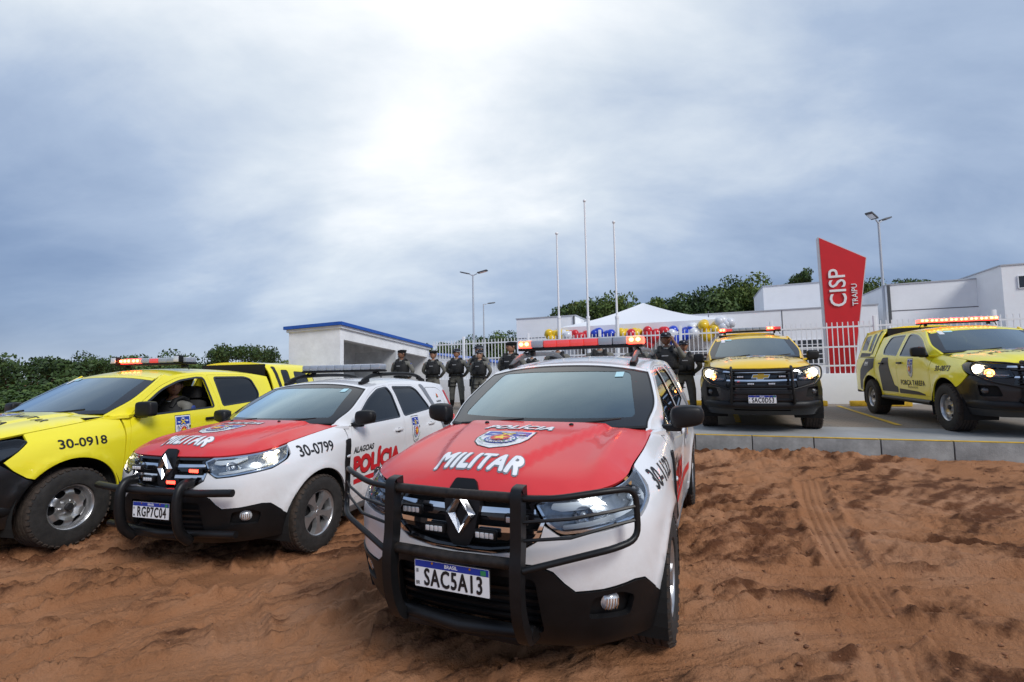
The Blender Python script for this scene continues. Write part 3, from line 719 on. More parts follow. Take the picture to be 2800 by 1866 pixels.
        low=fx([(-1.98,.42),(-1.80,.40)]+[p for p in arch_r[::-1] if p[1]>.30]+[(-.90,.27),(0,.27),(.88,.27)]+[(.905,.40),(.90,.60),(.885,.90)])
        frame=[(s,z) for s,z in pil]+[(s,z) for s,z,_ in drip if s<S.s_of('x',-1.98)]+[(S.s_of('x',-1.98),1.3),(S.s_of('x',-1.98),.9)]+low+[(S.s_of('x',.875),1.105)]
        panel('body_side',B,WHITE,S.surf,frame,[fo,rdo],grid=.045,flange=.02,gap=.001,side=sd)
        sill=fx([(-.88,.268),(-.88,.20),(.88,.20),(.88,.268)])
        panel('sill',B,GREYPL,S.surf,sill,grid=.1,off=.006,side=sd)
        # ---- doors with windows
        fwin=rnd(fx([(.72,1.095),(.64,1.175),(.34,1.362),(.09,1.462),(-.15,1.487),(-.195,1.40),(-.215,1.115)]),[.03,.03,.1,.06,.05,.02,.03])
        rwin=rnd(fx([(-.325,1.12),(-.292,1.40),(-.265,1.487),(-.79,1.478),(-.89,1.425),(-1.055,1.21),(-1.07,1.165)]),[.03,.02,.05,.05,.06,.05,.03])
        for nm,oo,win,hx in (('front_door',fo,fwin,-.12),('rear_door',rdo,rwin,-1.0)):
            d=panel(nm,B,WHITE,S.surf,oo,[win],grid=.045,off=.001,flange=.02,gap=.0035,side=sd)
            panel('window',d,GSD,S.surf,win,grid=.08,off=-.006,flange=0,gap=-.004,side=sd)
            panel('window_seal',d,GLOSSBLK,S.surf,inset(win,-.012),[inset(win,.010)],grid=.06,off=.002,flange=.008,gap=0,side=sd)
            hp,hn=S.surf(np.array([[S.s_of('x',hx),.965]])); hp=hp[0]; 
            h=boxo('door_handle',(hp[0],(hp[1]+.020)*sd,hp[2]),(.17,.022,.030),WHITE,d,bev=.010)
            ball('handle_cup',(hp[0]-.01,(hp[1]+.001)*sd,hp[2]-.012),(.055,.006,.032),GREYPL,d,12,6)
        mp=one(S.s_of('x',.70),1.10)
        mirror(B,.74,abs(mp[1])+.03,1.175,sd,.225,.175)
        tri=rnd(fx([(.80,1.085),(.70,1.092),(.65,1.165)]),.01); panel('mirror_base',B,PLASTIC,S.surf,tri,grid=.1,off=.006,side=sd)
        # quarter panel outline and grey/red stripes
        q=rnd(fx([(-1.14,1.46),(-1.52,1.45),(-1.66,1.39),(-1.68,1.27),(-1.56,1.15),(-1.34,1.12),(-1.27,1.16)]),[.04,.06,.06,.06,.08,.05,.04])
        panel('quarter_panel',B,WHITE,S.surf,q,grid=.06,off=.004,flange=.006,side=sd)
        panel('quarter_seal',B,GREYPL,S.surf,inset(q,-.006),[q],grid=.06,off=.003,flange=.004,gap=0,side=sd)
        for nm,pts,m in (('grey_stripe',[(-1.00,1.51),(-1.10,1.51),(-1.34,1.06),(-1.50,.80),(-1.38,.80),(-1.24,1.06)],PGREY),('red_stripe',[(-1.76,1.42),(-1.86,1.40),(-1.92,1.20),(-1.90,.98),(-1.70,.62),(-1.66,.80),(-1.80,1.0),(-1.82,1.2)],PRED)):
            panel(nm,B,m,S.surf,rnd(fx(pts),.04),grid=.05,off=.006,flange=0,gap=0,side=sd)
        for nm,pts,m in (('red_stripe',[(.80,.485),(-.25,.485),(-.25,.545),(.80,.535)],PRED),('red_stripe',[(-.30,.485),(-.84,.485),(-.85,.55),(-.30,.55)],PRED)):
            panel(nm,B,m,S.surf,fx(pts),grid=.1,off=.0035,flange=0,gap=0,side=sd)
        # ---- wheels and liners
        for x in (1.3365,-1.3365):
            wheel(B,(x,sd*.792,.345),sd,.345,.222,'alloy',mud=True); arch_liner(B,x,.345,.415,.50,.90,sd)
        # ---- fender, vent
        hl_o=S.s_of('x',1.64)
        ftop=[(s,z) for s,z,_ in seam if s>hl_o]
        arc=[p for p in arc_pts(1.3365,.345,.405,200,0,30) if p[1]>.30]
        arc1=[p for p in arc if p[0]<1.62 or p[1]>.66]
        fen=[(hl_o,zs(hl_o)-.004)]+ftop+[(S.s_of('x',.89),1.115)]+fx([(.89,1.0),(.905,.90),(.915,.62),(.925,.42)])+fx(arc1)+fx([(1.655,.84),(1.67,.90)])
        panel('fender',B,WHITE,S.surf,fen,grid=.04,flange=.02,gap=.003,side=sd)
        vent=rnd(fx([(.86,.975),(.935,.965),(.975,.74),(.965,.58),(.905,.53),(.895,.75)]),.02)
        v=panel('fender_vent',B,PLASTIC,S.surf,vent,grid=.05,off=.014,flange=.02,gap=0,side=sd)
        vp=one(S.s_of('x',.918),.80); ball('side_repeater',(vp[0],(vp[1]+.016)*sd,vp[2]),(.035,.010,.016),LAMPOFF,v,12,6)
        # ---- headlight
        inner=math.copysign(S.s_of('y',.40),1)
        htop=[(s,z-.006) for s,z,_ in seam if S.s_of('y',.43)<s<hl_o]
        hl=[(S.s_of('y',.375),.924)]+htop+[(hl_o,zs(hl_o)-.008),(S.s_of('x',1.645),.992),(S.s_of('x',1.71),.907),(S.s_of('x',1.86),.849),(S.s_of('y',.60),.807),(S.s_of('y',.49),.797),(S.s_of('y',.43),.837)]
        hl=rnd(hl,[.015]+[0]*len(htop)+[.01,.03,.04,.03,.02,.03,.02])
        housing=panel('headlight',B,HLIN,S.surf,hl,grid=.05,off=-.055,flange=0,gap=0,side=sd)
        wall=panel('headlight_bezel',housing,REFL,S.surf,hl,[inset(hl,.014)],grid=.05,off=-.004,flange=.05,gap=.002,side=sd)
        # daytime strip shaped like a hook, reflector bowls, bulbs
        P_=lambda y,z:(S.s_of('y',y),z)
        drl=[P_(.455,.934),P_(.60,.942),P_(.70,.967),P_(.70,.947),P_(.615,.907),P_(.50,.897),P_(.445,.907)]
        panel('daytime_strip',housing,mat('drl_strip',(.72,.75,.78),.25,coat=.6),S.surf,rnd(drl,.012),grid=.05,off=-.022,flange=.02,gap=0,side=sd)
        drl2=[P_(.50,.837),P_(.62,.852),(S.s_of('x',1.90),.894),(S.s_of('x',1.76),.947),(S.s_of('x',1.77),.927),(S.s_of('x',1.90),.874),P_(.62,.830),P_(.50,.817)]
        panel('daytime_strip',housing,mat('drl_strip'),S.surf,rnd(drl2,.01),grid=.05,off=-.020,flange=.02,gap=0,side=sd)
        for (a,z,r_,on) in ((S.s_of('x',1.83),.935,.062,True),(S.s_of('y',.60),.884,.045,False)):
            p,n=S.surf(np.array([[a,z]])); c=Vector(p[0]-n[0]*.045); c.y*=sd
            ax=Vector((.93,.36*sd,0)).normalized(); q=Vector((0,1,0)).rotation_difference(ax)
            V,F=lathe([(.012,-.035),(r_*.6,-.02),(r_,.025),(r_*1.05,.03)],18); V=[c+q@Vector(v) for v in V]
            bo_=mesh_obj('reflector_bowl',V,F,REFL,housing,True)
            for k in range(6):
                th=k*math.pi/3; mesh_obj('reflector_facet',[c+q@Vector((r_*.25*math.cos(th),-.02,r_*.25*math.sin(th))),c+q@Vector((r_*.95*math.cos(th-.25),.018,r_*.95*math.sin(th-.25))),c+q@Vector((r_*.95*math.cos(th+.25),.008,r_*.95*math.sin(th+.25)))],[(0,1,2)],CHROME,housing)
            ball('bulb',tuple(c+ax*.004),.030 if (on and lit) else .016,HLON if (lit and on) else LAMPOFF,housing,12,8)
        panel('turn_signal',housing,mat('amber_lens',(.55,.26,.05),.3) if not lit else HLON,S.surf,rnd([(S.s_of('x',1.735),1.007),(S.s_of('x',1.80),1.002),(S.s_of('x',1.78),.967),(S.s_of('x',1.735),.982)],.01),grid=.05,off=-.03,flange=0,gap=0,side=sd)
        panel('headlight_lens',housing,LENS,S.surf,hl,grid=.05,off=.0,flange=0,gap=.003,side=sd)
        # fog lamp
        fs,fz=S.s_of('x',2.02),.335
        fpit=rnd([(fs-.17,fz-.085),(fs+.13,fz-.085),(fs+.15,fz+.02),(fs+.08,fz+.085),(fs-.13,fz+.07)],.03)
    # ---- nose: grille, white bumper, black lower bumper
    Y=lambda y,z:(math.copysign(S.s_of('y',abs(y)),y),z)
    def mirr(pts): return [(-s,z) for s,z in pts[::-1]]
    hb=[Y(.372,.920),Y(.425,.834),Y(.487,.792)]
    gtop=[(s,z-.006) for s,z,_ in seam if s<S.s_of('y',.42)]
    gr_half=gtop+[Y(.365,.920),Y(.415,.837),Y(.385,.777),Y(.30,.727),Y(.15,.707)]
    grille_o=[(0,gtop[0][1])]+gr_half[1:]+[(0,.702)]+mirr(gr_half[1:])
    gr=panel('grille',B,DARK,S.surf,grille_o,grid=.06,off=-.05,flange=0,gap=0)
    panel('grille_surround',gr,GLOSSBLK,S.surf,grille_o,[inset(grille_o,.018)],grid=.05,off=-.012,flange=.04,gap=0)
    ch=[Y(.425,.862),Y(.39,.777),Y(.30,.722),Y(.15,.699),(0,.694)]; ci=[(0,.708),Y(.15,.713),Y(.29,.736),Y(.372,.787),Y(.41,.862)]
    panel('grille_chrome',gr,CHROME,S.surf,ch+[(-s,z) for s,z in ch[::-1][1:]]+[(-s,z) for s,z in ci[::-1][:-1]]+ci,grid=.05,off=.004,flange=.02,gap=0)
    for z,yo in ((.890,.375),(.804,.40)):
        for sg in (1,-1):
            bar_=[Y(sg*.09,z+.012),Y(sg*yo,z+.014),Y(sg*(yo+.004),z-.006),Y(sg*.09,z-.014)]
            b=panel('grille_bar',gr,CHROME,S.surf,bar_,grid=.06,off=-.010,flange=.02,gap=0)
            panel('grille_bar_trim',b,GLOSSBLK,S.surf,[Y(sg*.09,z-.015),Y(sg*yo,z-.007),Y(sg*(yo+.005),z-.030),Y(sg*.26,z-.030),Y(sg*.24,z-.045),Y(sg*.15,z-.045),Y(sg*.13,z-.030),Y(sg*.09,z-.030)],grid=.06,off=-.014,flange=.02,gap=0)  # gloss black strip along the lower edge of the chrome bar
    for z in (.94,.847,.762): panel('grille_slat',gr,PLASTIC,S.surf,[Y(-.35,z-.006),Y(.35,z-.006),Y(.35,z+.006),Y(-.35,z+.006)],grid=.08,off=-.03,flange=.015,gap=0)
    # badge: black plinth and chrome rhomb
    xb=2.175
    panel('badge_plinth',gr,PLASTIC,S.surf,rnd([Y(-.055,1.017),Y(.055,1.017),Y(.085,.962),Y(.10,.912),Y(.07,.762),Y(.04,.717),Y(-.04,.717),Y(-.07,.762),Y(-.10,.912),Y(-.085,.962)],.012),grid=.05,off=.006,flange=.05,gap=0)
    pb,nb=S.surf(np.array([[0.,.86]])); xb=float(pb[0][0])+.012; a=Acc()
    ow,oh,iw,ih=.082,.118,.030,.060
    O=[(0,oh),(ow,0),(0,-oh),(-ow,0)]; I=[(0,ih),(iw,0),(0,-ih),(-iw,0)]
    M=[((O[i][0]+I[i][0])/2*1.0,(O[i][1]+I[i][1])/2) for i in range(4)]
    V=[(xb,y,.868+z) for y,z in O]+[(xb+.022,y,.868+z) for y,z in M]+[(xb,y,.868+z) for y,z in I]
    F=[(i,(i+1)%4,(i+1)%4+4,i+4) for i in range(4)]+[(i+4,(i+1)%4+4,(i+1)%4+8,i+8) for i in range(4)]
    mesh_obj('rhomb_badge',V,F,BADGE,gr)
    LOW=[(0,.668),Y(.2,.666),Y(.38,.660),Y(.45,.635),Y(.50,.585),Y(.545,.548),(S.s_of('y',.66),.552),(S.s_of('x',1.93),.570),(S.s_of('x',1.87),.560),(S.s_of('x',1.78),.485)]
    # white bumper skin
    hbt=[Y(.415,.837),Y(.487,.792),Y(.60,.800),(S.s_of('x',1.86),.842),(S.s_of('x',1.71),.900),(S.s_of('x',1.66),.937)]
    wb=[(0,.690),Y(.15,.695),Y(.30,.717),Y(.395,.774)]+hbt[0:]+fx([(1.648,.84),(1.605,.680)])+fx([p for p in arc_pts(1.3365,.345,.405,50,10,12) if p[1]<.67])+LOW[::-1]
    wbo=wb+[(-s,z) for s,z in wb[::-1][1:-1]]
    panel('front_bumper',B,WHITE,S.surf,wbo,grid=.045,flange=.02,gap=.002)
    # black lower bumper with centre intake and fog lamps
    fogs=S.s_of('y',.70); fz=.470
    lb=[(s,z-.003) for s,z in LOW]+fx([p for p in arc_pts(1.3365,.345,.405,14,-8,8)])+fx([(1.75,.27)])+[Y(.60,.26),Y(.3,.25),(0,.25)]
    lbo=lb+[(-s,z) for s,z in lb[::-1][1:-1]]
    intake=rnd([Y(-.40,.34),Y(-.37,.60),Y(.37,.60),Y(.40,.34)],.03)
    fog=[rnd([(sg*(fogs-.12),fz-.05),(sg*(fogs+.10),fz-.06),(sg*(fogs+.12),fz+.03),(sg*(fogs+.04),fz+.065),(sg*(fogs-.10),fz+.05)],.025) for sg in (1,-1)]
    lo=panel('lower_bumper',B,PLASTIC,S.surf,lbo,[intake]+fog,grid=.045,off=.008,flange=.03,gap=.001)
    panel('intake',lo,DARK,S.surf,inset(intake,-.03),grid=.1,off=-.05,flange=0,gap=0)
    for z in (.38,.43,.48,.53): panel('intake_slat',lo,PLASTIC,S.surf,[Y(-.38,z-.007),Y(.38,z-.007),Y(.38,z+.007),Y(-.38,z+.007)],grid=.1,off=-.02,flange=.015,gap=0)
    for sg,fo_ in zip((1,-1),fog):
        panel('fog_recess',lo,PLASTIC,S.surf,inset(fo_,-.015),grid=.06,off=-.03,flange=0,gap=0)
        p,n=S.surf(np.array([[fogs,fz]])); c=Vector(p[0]-n[0]*.018); nn=Vector(n[0]); c.y*=sg; nn.y*=sg; q=Vector((0,1,0)).rotation_difference(nn)
        V,F=lathe([(.001,.014),(.022,.012),(.036,.004),(.040,-.006),(.046,-.010)],18); fl=mesh_obj('fog_lamp',[c+q@Vector(v) for v in V],F,LAMPOFF,lo,True)
        for k in range(5): mesh_obj('fog_rib',*tube_data([c+q@Vector((-.028+.014*k,.010,-.026)),c+q@Vector((-.028+.014*k,.017,0)),c+q@Vector((-.028+.014*k,.010,.026))],.003,5),CHROME,fl)
    # rear end (mostly unseen)
    rz=[(S.s_of('x',-1.985),.42),(S.s_of('x',-1.985),1.28)]+[(s,z) for s,z,_ in drip if s>S.s_of('x',-1.985)]+[(S.L,.42)]
    for sd in (1,-1):
        panel('tailgate_half',B,WHITE,S.surf,rz,grid=.08,flange=.02,gap=0,side=sd)
        panel('rear_bumper',B,PLASTIC,S.surf,[(S.s_of('x',-1.78),.24),(S.s_of('x',-1.78),.40),(S.L,.43),(S.L,.24)],grid=.1,off=.01,side=sd)
        panel('tail_light',B,REDOFF,S.surf,rnd([(S.s_of('x',-1.99),.85),(S.s_of('x',-1.99),1.02),(S.s_of('x',-2.13),1.02),(S.s_of('x',-2.13),.85)],.02),grid=.08,off=.01,side=sd)
        panel('rear_glass',B,GLOSSBLK,S.surf,[(S.s_of('x',-2.06),1.12),(S.s_of('x',-2.06),1.42),(S.L,1.46),(S.L,1.10)],grid=.08,off=.004,flange=0,side=sd)
    # ---- underbody, inner lining
    boxo('underbody',(0,0,.30),(3.7,1.10,.16),DARK,B); boxo('engine_block',(1.55,0,.62),(.9,1.05,.5),DARK,B); boxo('floor_pan',(-.35,0,.36),(3.2,1.56,.05),DARK,B)
    boxo('luggage_cover',(-1.45,0,.95),(.9,1.3,.03),DARK,B); boxo('firewall',(1.0,0,.70),(.04,1.55,.68),DARK,B)
    # ---- interior
    panel('dashboard',B,DASHM,num_normal(lambda P:np.stack([P[:,0],P[:,1],1.045-.10*np.clip((.72-P[:,0])/.25,0,1)**2],1)),[(1.02,-.66),(1.10,0),(1.02,.66),(.48,.68),(.48,-.68)],grid=.08,flange=.10,gap=0)
    for y in (.36,-.36): seat(B,.05,y,.42)
    boxo('rear_bench',(-.85,0,.55),(.5,1.2,.2),SEATM,B,bev=.05); boxo('rear_bench_back',(-1.15,0,.85),(.14,1.2,.6),SEATM,B,bev=.05)
    a=[Vector((.52,.36+.18*math.cos(t),.97+.18*math.sin(t)))+Vector((-.06*math.sin(t),0,0)) for t in np.linspace(0,2*math.pi,25)]; tube('steering_wheel',a,.014,PLASTIC,B,8)
    boxo('inside_mirror',(.50,0,1.41),(.03,.22,.06),PLASTIC,B,bev=.01)
    # ---- roof rails and light bar
    for sd in (1,-1):
        zz=lambda x:float(Rf(x,.53))
        pts=[(.20,.545*sd,zz(.20)+.012),(.10,.542*sd,zz(.10)+.055),(-.12,.538*sd,zz(-.12)+.083),(-.6,.535*sd,zz(-.6)+.085),(-1.05,.535*sd,zz(-1.05)+.080),(-1.30,.535*sd,zz(-1.3)+.05),(-1.42,.535*sd,zz(-1.42)+.0)]
        rl=tube('roof_rail',smooth_path(pts,6),.026,GREYPL if guard else PLASTIC,B,10,.75)
        for x,l in ((.13,.18),(-1.33,.2)):
            boxo('rail_foot',(x,.543*sd,zz(x)+.022),(l,.055,.05),PLASTIC,rl,rot=Matrix.Rotation(.25 if x>0 else -.25,3,'Y'),bev=.018)
    lb_=lightbar(B,-.18 if guard else -.22,1.70 if guard else 1.70,1.18,bar,foot=.05)
    # ---- decals
    for txt,x0,w,ky in (('POLÍCIA',1.385,.44,.125),('MILITAR',1.975,.47,.15)):
        V,F=text2d(txt,1,0,.32,1,1.12); k=w/(V[:,0].max()-V[:,0].min())
        p=Print().fat(txt,PGREY,.10,shear=.32,spacing=1.12).fat(txt,PW,.045,shear=.32,spacing=1.12)
        p.lay('lettering',hood,hood_s,(lambda x0,k,ky:(lambda a,b:(x0-b*ky,a*k)))(x0,k,ky),base=.0022,step=.0001)
    crest(Print()).lay('crest',hood,hood_s,lambda a,b:(1.66-b*.165,a*.20),base=.0022)
    for sd in (1,-1):
        fl=(lambda x0,z0,kx,kz:(lambda a,b:(S.s_of('x',x0-sd*a*kx),z0+b*kz)))
        Print().text(number,0,0,1,PB,bold=.02).lay('unit_number',B,S.surf,fl(1.36,.935,.135,.135),base=.003,side=sd)
        Print().text('ALAGOAS',0,0,1,PB,bold=.035,shear=.15).lay('lettering',B,S.surf,fl(.62,.835,.085,.085),base=.004,side=sd)
        p=Print().fat('POLÍCIA',PB,.07,dx=.03,dy=-.03).fat('POLÍCIA',PRED,.06)
        p.lay('lettering',B,S.surf,fl(.34,.665,.26,.25),base=.0045,step=.0001,side=sd)
        crest(Print()).lay('crest',B,S.surf,fl(-.56,.92,.115,.17),base=.0035,side=sd)
        p=Print().poly(star(0,.3,.35,3,.6),PRED).poly(circ(-.15,.2,.16,8),PGRN).poly(circ(.12,.42,.14,8),mat('print_orange',(.8,.25,.03),.4)).text('ALAGOAS',0,-.35,.30,PB,bold=.03)
        p.lay('state_logo',B,S.surf,fl(-1.44,1.29,.12,.12),base=.0055,side=sd)
    plate(B,2.262,plate_z,plate_txt)
    boxo('plate_bracket',(2.21,0,plate_z),(.09,.16,.06),PLASTIC,B)
    # ---- bull bar
    bb=boxo('bull_bar',(2.16,0,.33),(.05,.62,.05),BARM,B,bev=.02)
    if guard:
        for sd in (1,-1):
            prof=[(2.19,1.035),(2.258,1.02),(2.272,.92),(2.282,.78),(2.300,.68),(2.30,.55),(2.27,.43),(2.20,.33),(2.06,.30)]
            p=smooth_path([(x,0,z) for x,z in prof],5); V=[];F=[]
            for i,q in enumerate(p):
                d=.052 if i<len(p)*.55 else .045; t=(p[min(i+1,len(p)-1)]-p[max(i-1,0)]).normalized(); nrm=Vector((t.z,0,-t.x))
                if nrm.x<0: nrm=-nrm
                for y,o in ((-.026,0),(.026,0),(.026,-d*1.2),(-.026,-d*1.2)): V.append((q.x+nrm.x*o,.335*sd+y,q.z+nrm.z*o))
            n=len(p)
            for i in range(n-1):
                for k in range(4): F.append((4*i+k,4*i+(k+1)%4,4*i+4+(k+1)%4,4*i+4+k))
            F+=[(3,2,1,0),(4*n-4,4*n-3,4*n-2,4*n-1)]
            o=mesh_obj('bar_upright',V,F,BARM,bb); sharp(o,40)
            loop=fillet_path([(2.235,.36*sd,.985),(2.215,.50*sd,.99),(2.11,.72*sd,1.015),(2.02,.815*sd,1.01),(2.03,.82*sd,.795),(2.12,.74*sd,.775),(2.27,.36*sd,.685)],.07,5)
            tube('headlight_guard',loop,.0145,BARM,bb,10)
            for za,zb in ((.905,.925),(.825,.865)): tube('guard_rod',[(2.245,.36*sd,za-.02),(2.20,.56*sd,za),(2.10,.73*sd,zb),(2.026,.817*sd,zb+.01)],.0075,BARM,bb,6)
        tube('top_tube',[(2.235,-.33,.985),(2.25,0,.985),(2.235,.33,.985)],.0235,RUST,bb,14); tube('middle_tube',[(2.25,-.33,.700),(2.262,0,.698),(2.25,.33,.700)],.0255,RUST,bb,14); tube('bottom_tube',[(2.15,-.36,.36),(2.19,0,.355),(2.15,.36,.36)],.03,BARM,bb,12)
        for y,z in ((-.265,.870),(.30,.87),(-.135,.790),(.14,.785)): strobe(B,(2.175,y,z),False)
    else:
        for sd in (1,-1):
            prof=[(2.17,.765),(2.245,.76),(2.285,.70),(2.295,.60),(2.285,.48),(2.25,.38),(2.17,.30)]
            p=smooth_path([(x,.31*sd,z) for x,z in prof],5); tube('bar_upright',p,.040,BARM,bb,10,.8)
        tube('middle_tube',[(2.18,-.74,.705),(2.235,-.45,.70),(2.25,0,.70),(2.235,.45,.70),(2.18,.74,.705)],.030,BARM,bb,14)
        tube('bottom_tube',[(2.10,-.70,.36),(2.18,0,.35),(2.10,.70,.36)],.028,BARM,bb,12)
        for y,z,on in ((-.27,.87,False),(.36,.865,True),(-.14,.78,False),(.12,.765,True)): strobe(B,(2.185,y,z),on)
    return root

# ------------------------------------------------------------------ double-cab pick-up with canopy
def pickup(name, label, loc, yaw, pitch, paintm, number, plate_txt, lit, bar, guard=True, open_window=False, rack=False, group=None, front=True, drive=None):
    root=empty(name,loc,0,label,'pickup truck',group); root.rotation_euler=(0,-pitch,yaw); B=root; P0=paintm
    plan=[(2.48,0),(2.475,.25),(2.44,.48),(2.37,.66),(2.25,.80),(2.08,.875),(1.85,.915),(1.548,.925),(1.1,.925),(.5,.925),(0,.925),(-.6,.925),(-1.2,.925),(-1.548,.93),(-2.0,.92),(-2.4,.90),(-2.60,.86),(-2.685,.76),(-2.71,.5),(-2.715,.25),(-2.715,0)]
    lowd=[(.2,-.15),(.3,-.09),(.45,-.06),(.6,-.05),(.8,-.035)]
    G=[(1.0,-.025),(1.12,-.035),(1.2,-.055),(1.3,-.095),(1.45,-.165),(1.6,-.24),(1.68,-.295),(1.74,-.37),(1.82,-.5),(2.1,-.9)]
    cols=[(0.0,[(.2,-.22),(.28,-.10),(.38,-.03),(.5,0),(.62,0),(.75,-.004),(.85,-.01),(.95,-.025),(1.03,-.055),(1.1,-.12),(1.2,-.25),(2.1,-1)]),
      (('y',.5),[(.2,-.22),(.28,-.10),(.38,-.03),(.5,0),(.62,0),(.75,-.004),(.85,-.01),(.95,-.03),(1.04,-.07),(1.1,-.13),(1.2,-.27),(2.1,-1)]),
      (('x',2.22),[(.2,-.18),(.28,-.10),(.4,-.03),(.6,0),(.75,0),(.88,-.018),(.96,-.045),(1.03,-.095),(1.1,-.17),(1.2,-.3),(2.1,-.9)]),
      (('x',1.85),[(.2,-.12),(.3,-.07),(.45,-.03),(.6,0),(.8,0),(.92,-.018),(1.0,-.05),(1.06,-.10),(1.12,-.165),(1.2,-.27),(2.1,-.9)]),
      (('x',1.548),[(.2,-.08),(.3,-.05),(.5,-.01),(.75,0),(.9,-.008),(1.0,-.035),(1.08,-.09),(1.14,-.15),(1.2,-.22),(2.1,-.8)]),
      (('x',1.1),[(.2,-.14),(.3,-.08),(.45,-.05),(.6,-.035),(.8,-.02),(.95,-.02),(1.05,-.045),(1.13,-.09),(1.19,-.14),(1.26,-.165),(1.4,-.20),(1.6,-.27),(1.7,-.33),(1.8,-.42),(2.1,-.8)]),
      (('x',.7),lowd+G),(('x',-.4),lowd+G),(('x',-1.2),lowd+G),
      (('x',-1.548),[(.2,-.08),(.3,-.05),(.5,-.01),(.75,.004),(1.0,-.008),(1.15,-.028),(1.22,-.05),(1.4,-.115),(1.6,-.19),(1.74,-.25),(1.80,-.30),(1.85,-.37),(1.9,-.5),(2.1,-.9)]),
      (('x',-2.3),[(.2,-.1),(.3,-.06),(.5,-.01),(.75,0),(1.0,-.008),(1.15,-.028),(1.22,-.05),(1.4,-.11),(1.6,-.18),(1.74,-.24),(1.80,-.29),(1.85,-.36),(1.9,-.5),(2.1,-.9)]),
      (6.4,[(.2,-.2),(.3,-.08),(.45,-.02),(.75,0),(1.0,-.01),(1.2,-.05),(1.4,-.12),(1.6,-.20),(1.74,-.28),(1.82,-.36),(1.9,-.5),(2.1,-.9)])]
    S=Shell(plan,cols,z1=2.1,bumps=[(1.548,.38,.475,.05,.016),(-1.548,.38,.475,.05,.014)])
    zc=pchip([.9,1.1,1.4,1.7,2.0,2.2,2.35,2.42,2.5,2.8],[1.262,1.255,1.245,1.222,1.185,1.15,1.115,1.09,1.06,.9])
    zsm=pchip([0,S.s_of('y',.5),S.s_of('x',2.22),S.s_of('x',2.0),S.s_of('x',1.85),S.s_of('x',1.548),S.s_of('x',1.3),S.s_of('x',1.1)],[1.035,1.045,1.065,1.092,1.112,1.148,1.178,1.205])
    s_cowl=S.s_of('x',1.1)
    seam=[(float(q),float(zsm(q)),S.pos(np.array([[q,float(zsm(q))]]))[0]) for q in np.linspace(0,s_cowl,64)]
    def Hb(x,y):
        a=np.abs(y)/.78; xe=x+.14*a**2*sstep(1.2,2.2,x); z=zc(xe)-.035*a**2.2
        yc=.40+.10*np.clip((2.4-x)/1.1,0,1)
        return z+.020*(1-sstep(-.04,.04,np.abs(y)-yc))*sstep(2.42,2.15,xe)
    bx=np.array([p[0] for _,_,p in seam]); by=np.array([p[1] for _,_,p in seam]); bc=np.array([p[2] for _,_,p in seam])-Hb(bx,by)
    bx,by,bc=np.r_[bx,bx],np.r_[by,-by],np.r_[bc,bc]
    def Hf(x,y):
        x=np.atleast_1d(np.asarray(x,float)); y=np.atleast_1d(np.asarray(y,float))
        d2=(x[:,None]-bx)**2+(y[:,None]-by)**2; w_=1/(d2+1e-5)**2
        return Hb(x,y)+(w_*bc).sum(1)/w_.sum(1)*np.exp(-np.sqrt(d2.min(1))/.08)
    hood_s=num_normal(lambda P: np.stack([P[:,0],P[:,1],Hf(P[:,0],P[:,1])],1))
    xw=pchip([1.1,1.18,1.25,1.4,1.55,1.68,1.75,1.9],[1.56,1.42,1.30,1.03,.75,.50,.34,-.1]); bw=lambda y:.17*(y/.68)**2
    def ws_s(P):
        p,n=num_normal(lambda P: np.stack([xw(P[:,1])-bw(P[:,0]),P[:,0],P[:,1]],1))(P); n[n[:,0]<0]*=-1; return p,n
    rc=pchip([-1.6,-1.35,-.9,-.4,.1,.4,.55,.75],[1.66,1.70,1.742,1.752,1.735,1.692,1.655,1.59])
    Rf=lambda x,y: rc(x)-.055*(np.abs(y)/.6)**2.2
    roof_s=num_normal(lambda P: np.stack([P[:,0],P[:,1],Rf(P[:,0],P[:,1])],1))
    one=lambda s,z: S.pos(np.array([[s,z]]))[0]
    zs=lambda s: float(zsm(abs(s)))
    pil=[]
    for z in np.linspace(1.215,1.66,24):
        s=bisect(lambda s:(lambda p:p[0]-(float(xw(z))-bw(p[1])))(one(s,z)),S.s_of('x',1.45),S.s_of('x',.05)); pil.append((s,z))
    drip=[]
    for s in np.linspace(pil[-1][0]+.06,S.s_of('x',-1.335),40):
        z=bisect(lambda z:(lambda p:float(Rf(p[0],p[1]))-z)(one(s,z)),1.45,1.85); drip.append((s,z,one(s,z)))
    fx=lambda pts:S.X(pts); Y=lambda y,z:(math.copysign(S.s_of('y',abs(y)),y),z); mirr=lambda L:[(-s,z) for s,z in L[::-1]]
    # hood, cowl, windscreen
    fr=[(p[0],p[1]) for _,_,p in seam]; xr=lambda y:1.345-bw(y); e=fr[-1]
    hood=panel('hood',B,P0,hood_s,fr+[(xr(y),y) for y in np.linspace(e[1]-.02,-(e[1]-.02),17)]+[(x,-y) for x,y in fr[::-1][:-1]],grid=.045,flange=.02,gap=.003)
    boxo('cowl',(1.18,0,1.19),(.34,1.5,.03),PLASTIC,B)
    for sd in (1,-1): panel('cowl_corner',B,P0,hood_s,[(1.30,.62),(1.24,e[1]-.02),(1.09,e[1]+.035),(.99,.87),(.88,.83),(1.0,.60)],grid=.05,off=-.004,flange=.03,gap=0,side=sd)
    pe=[(one(s,z)[1],z) for s,z in pil]
    zh=lambda y: bisect(lambda z: float(Rf(xw(z)-bw(y),y))-z,1.4,1.76)
    top=[(y,zh(y)-.003) for y in np.linspace(pe[-1][0]-.01,-pe[-1][0]+.01,11)]
    wo=[(-pe[0][0]+.02,1.205),(pe[0][0]-.02,1.205)]+pe+top+[(-y,z) for y,z in pe[::-1]]
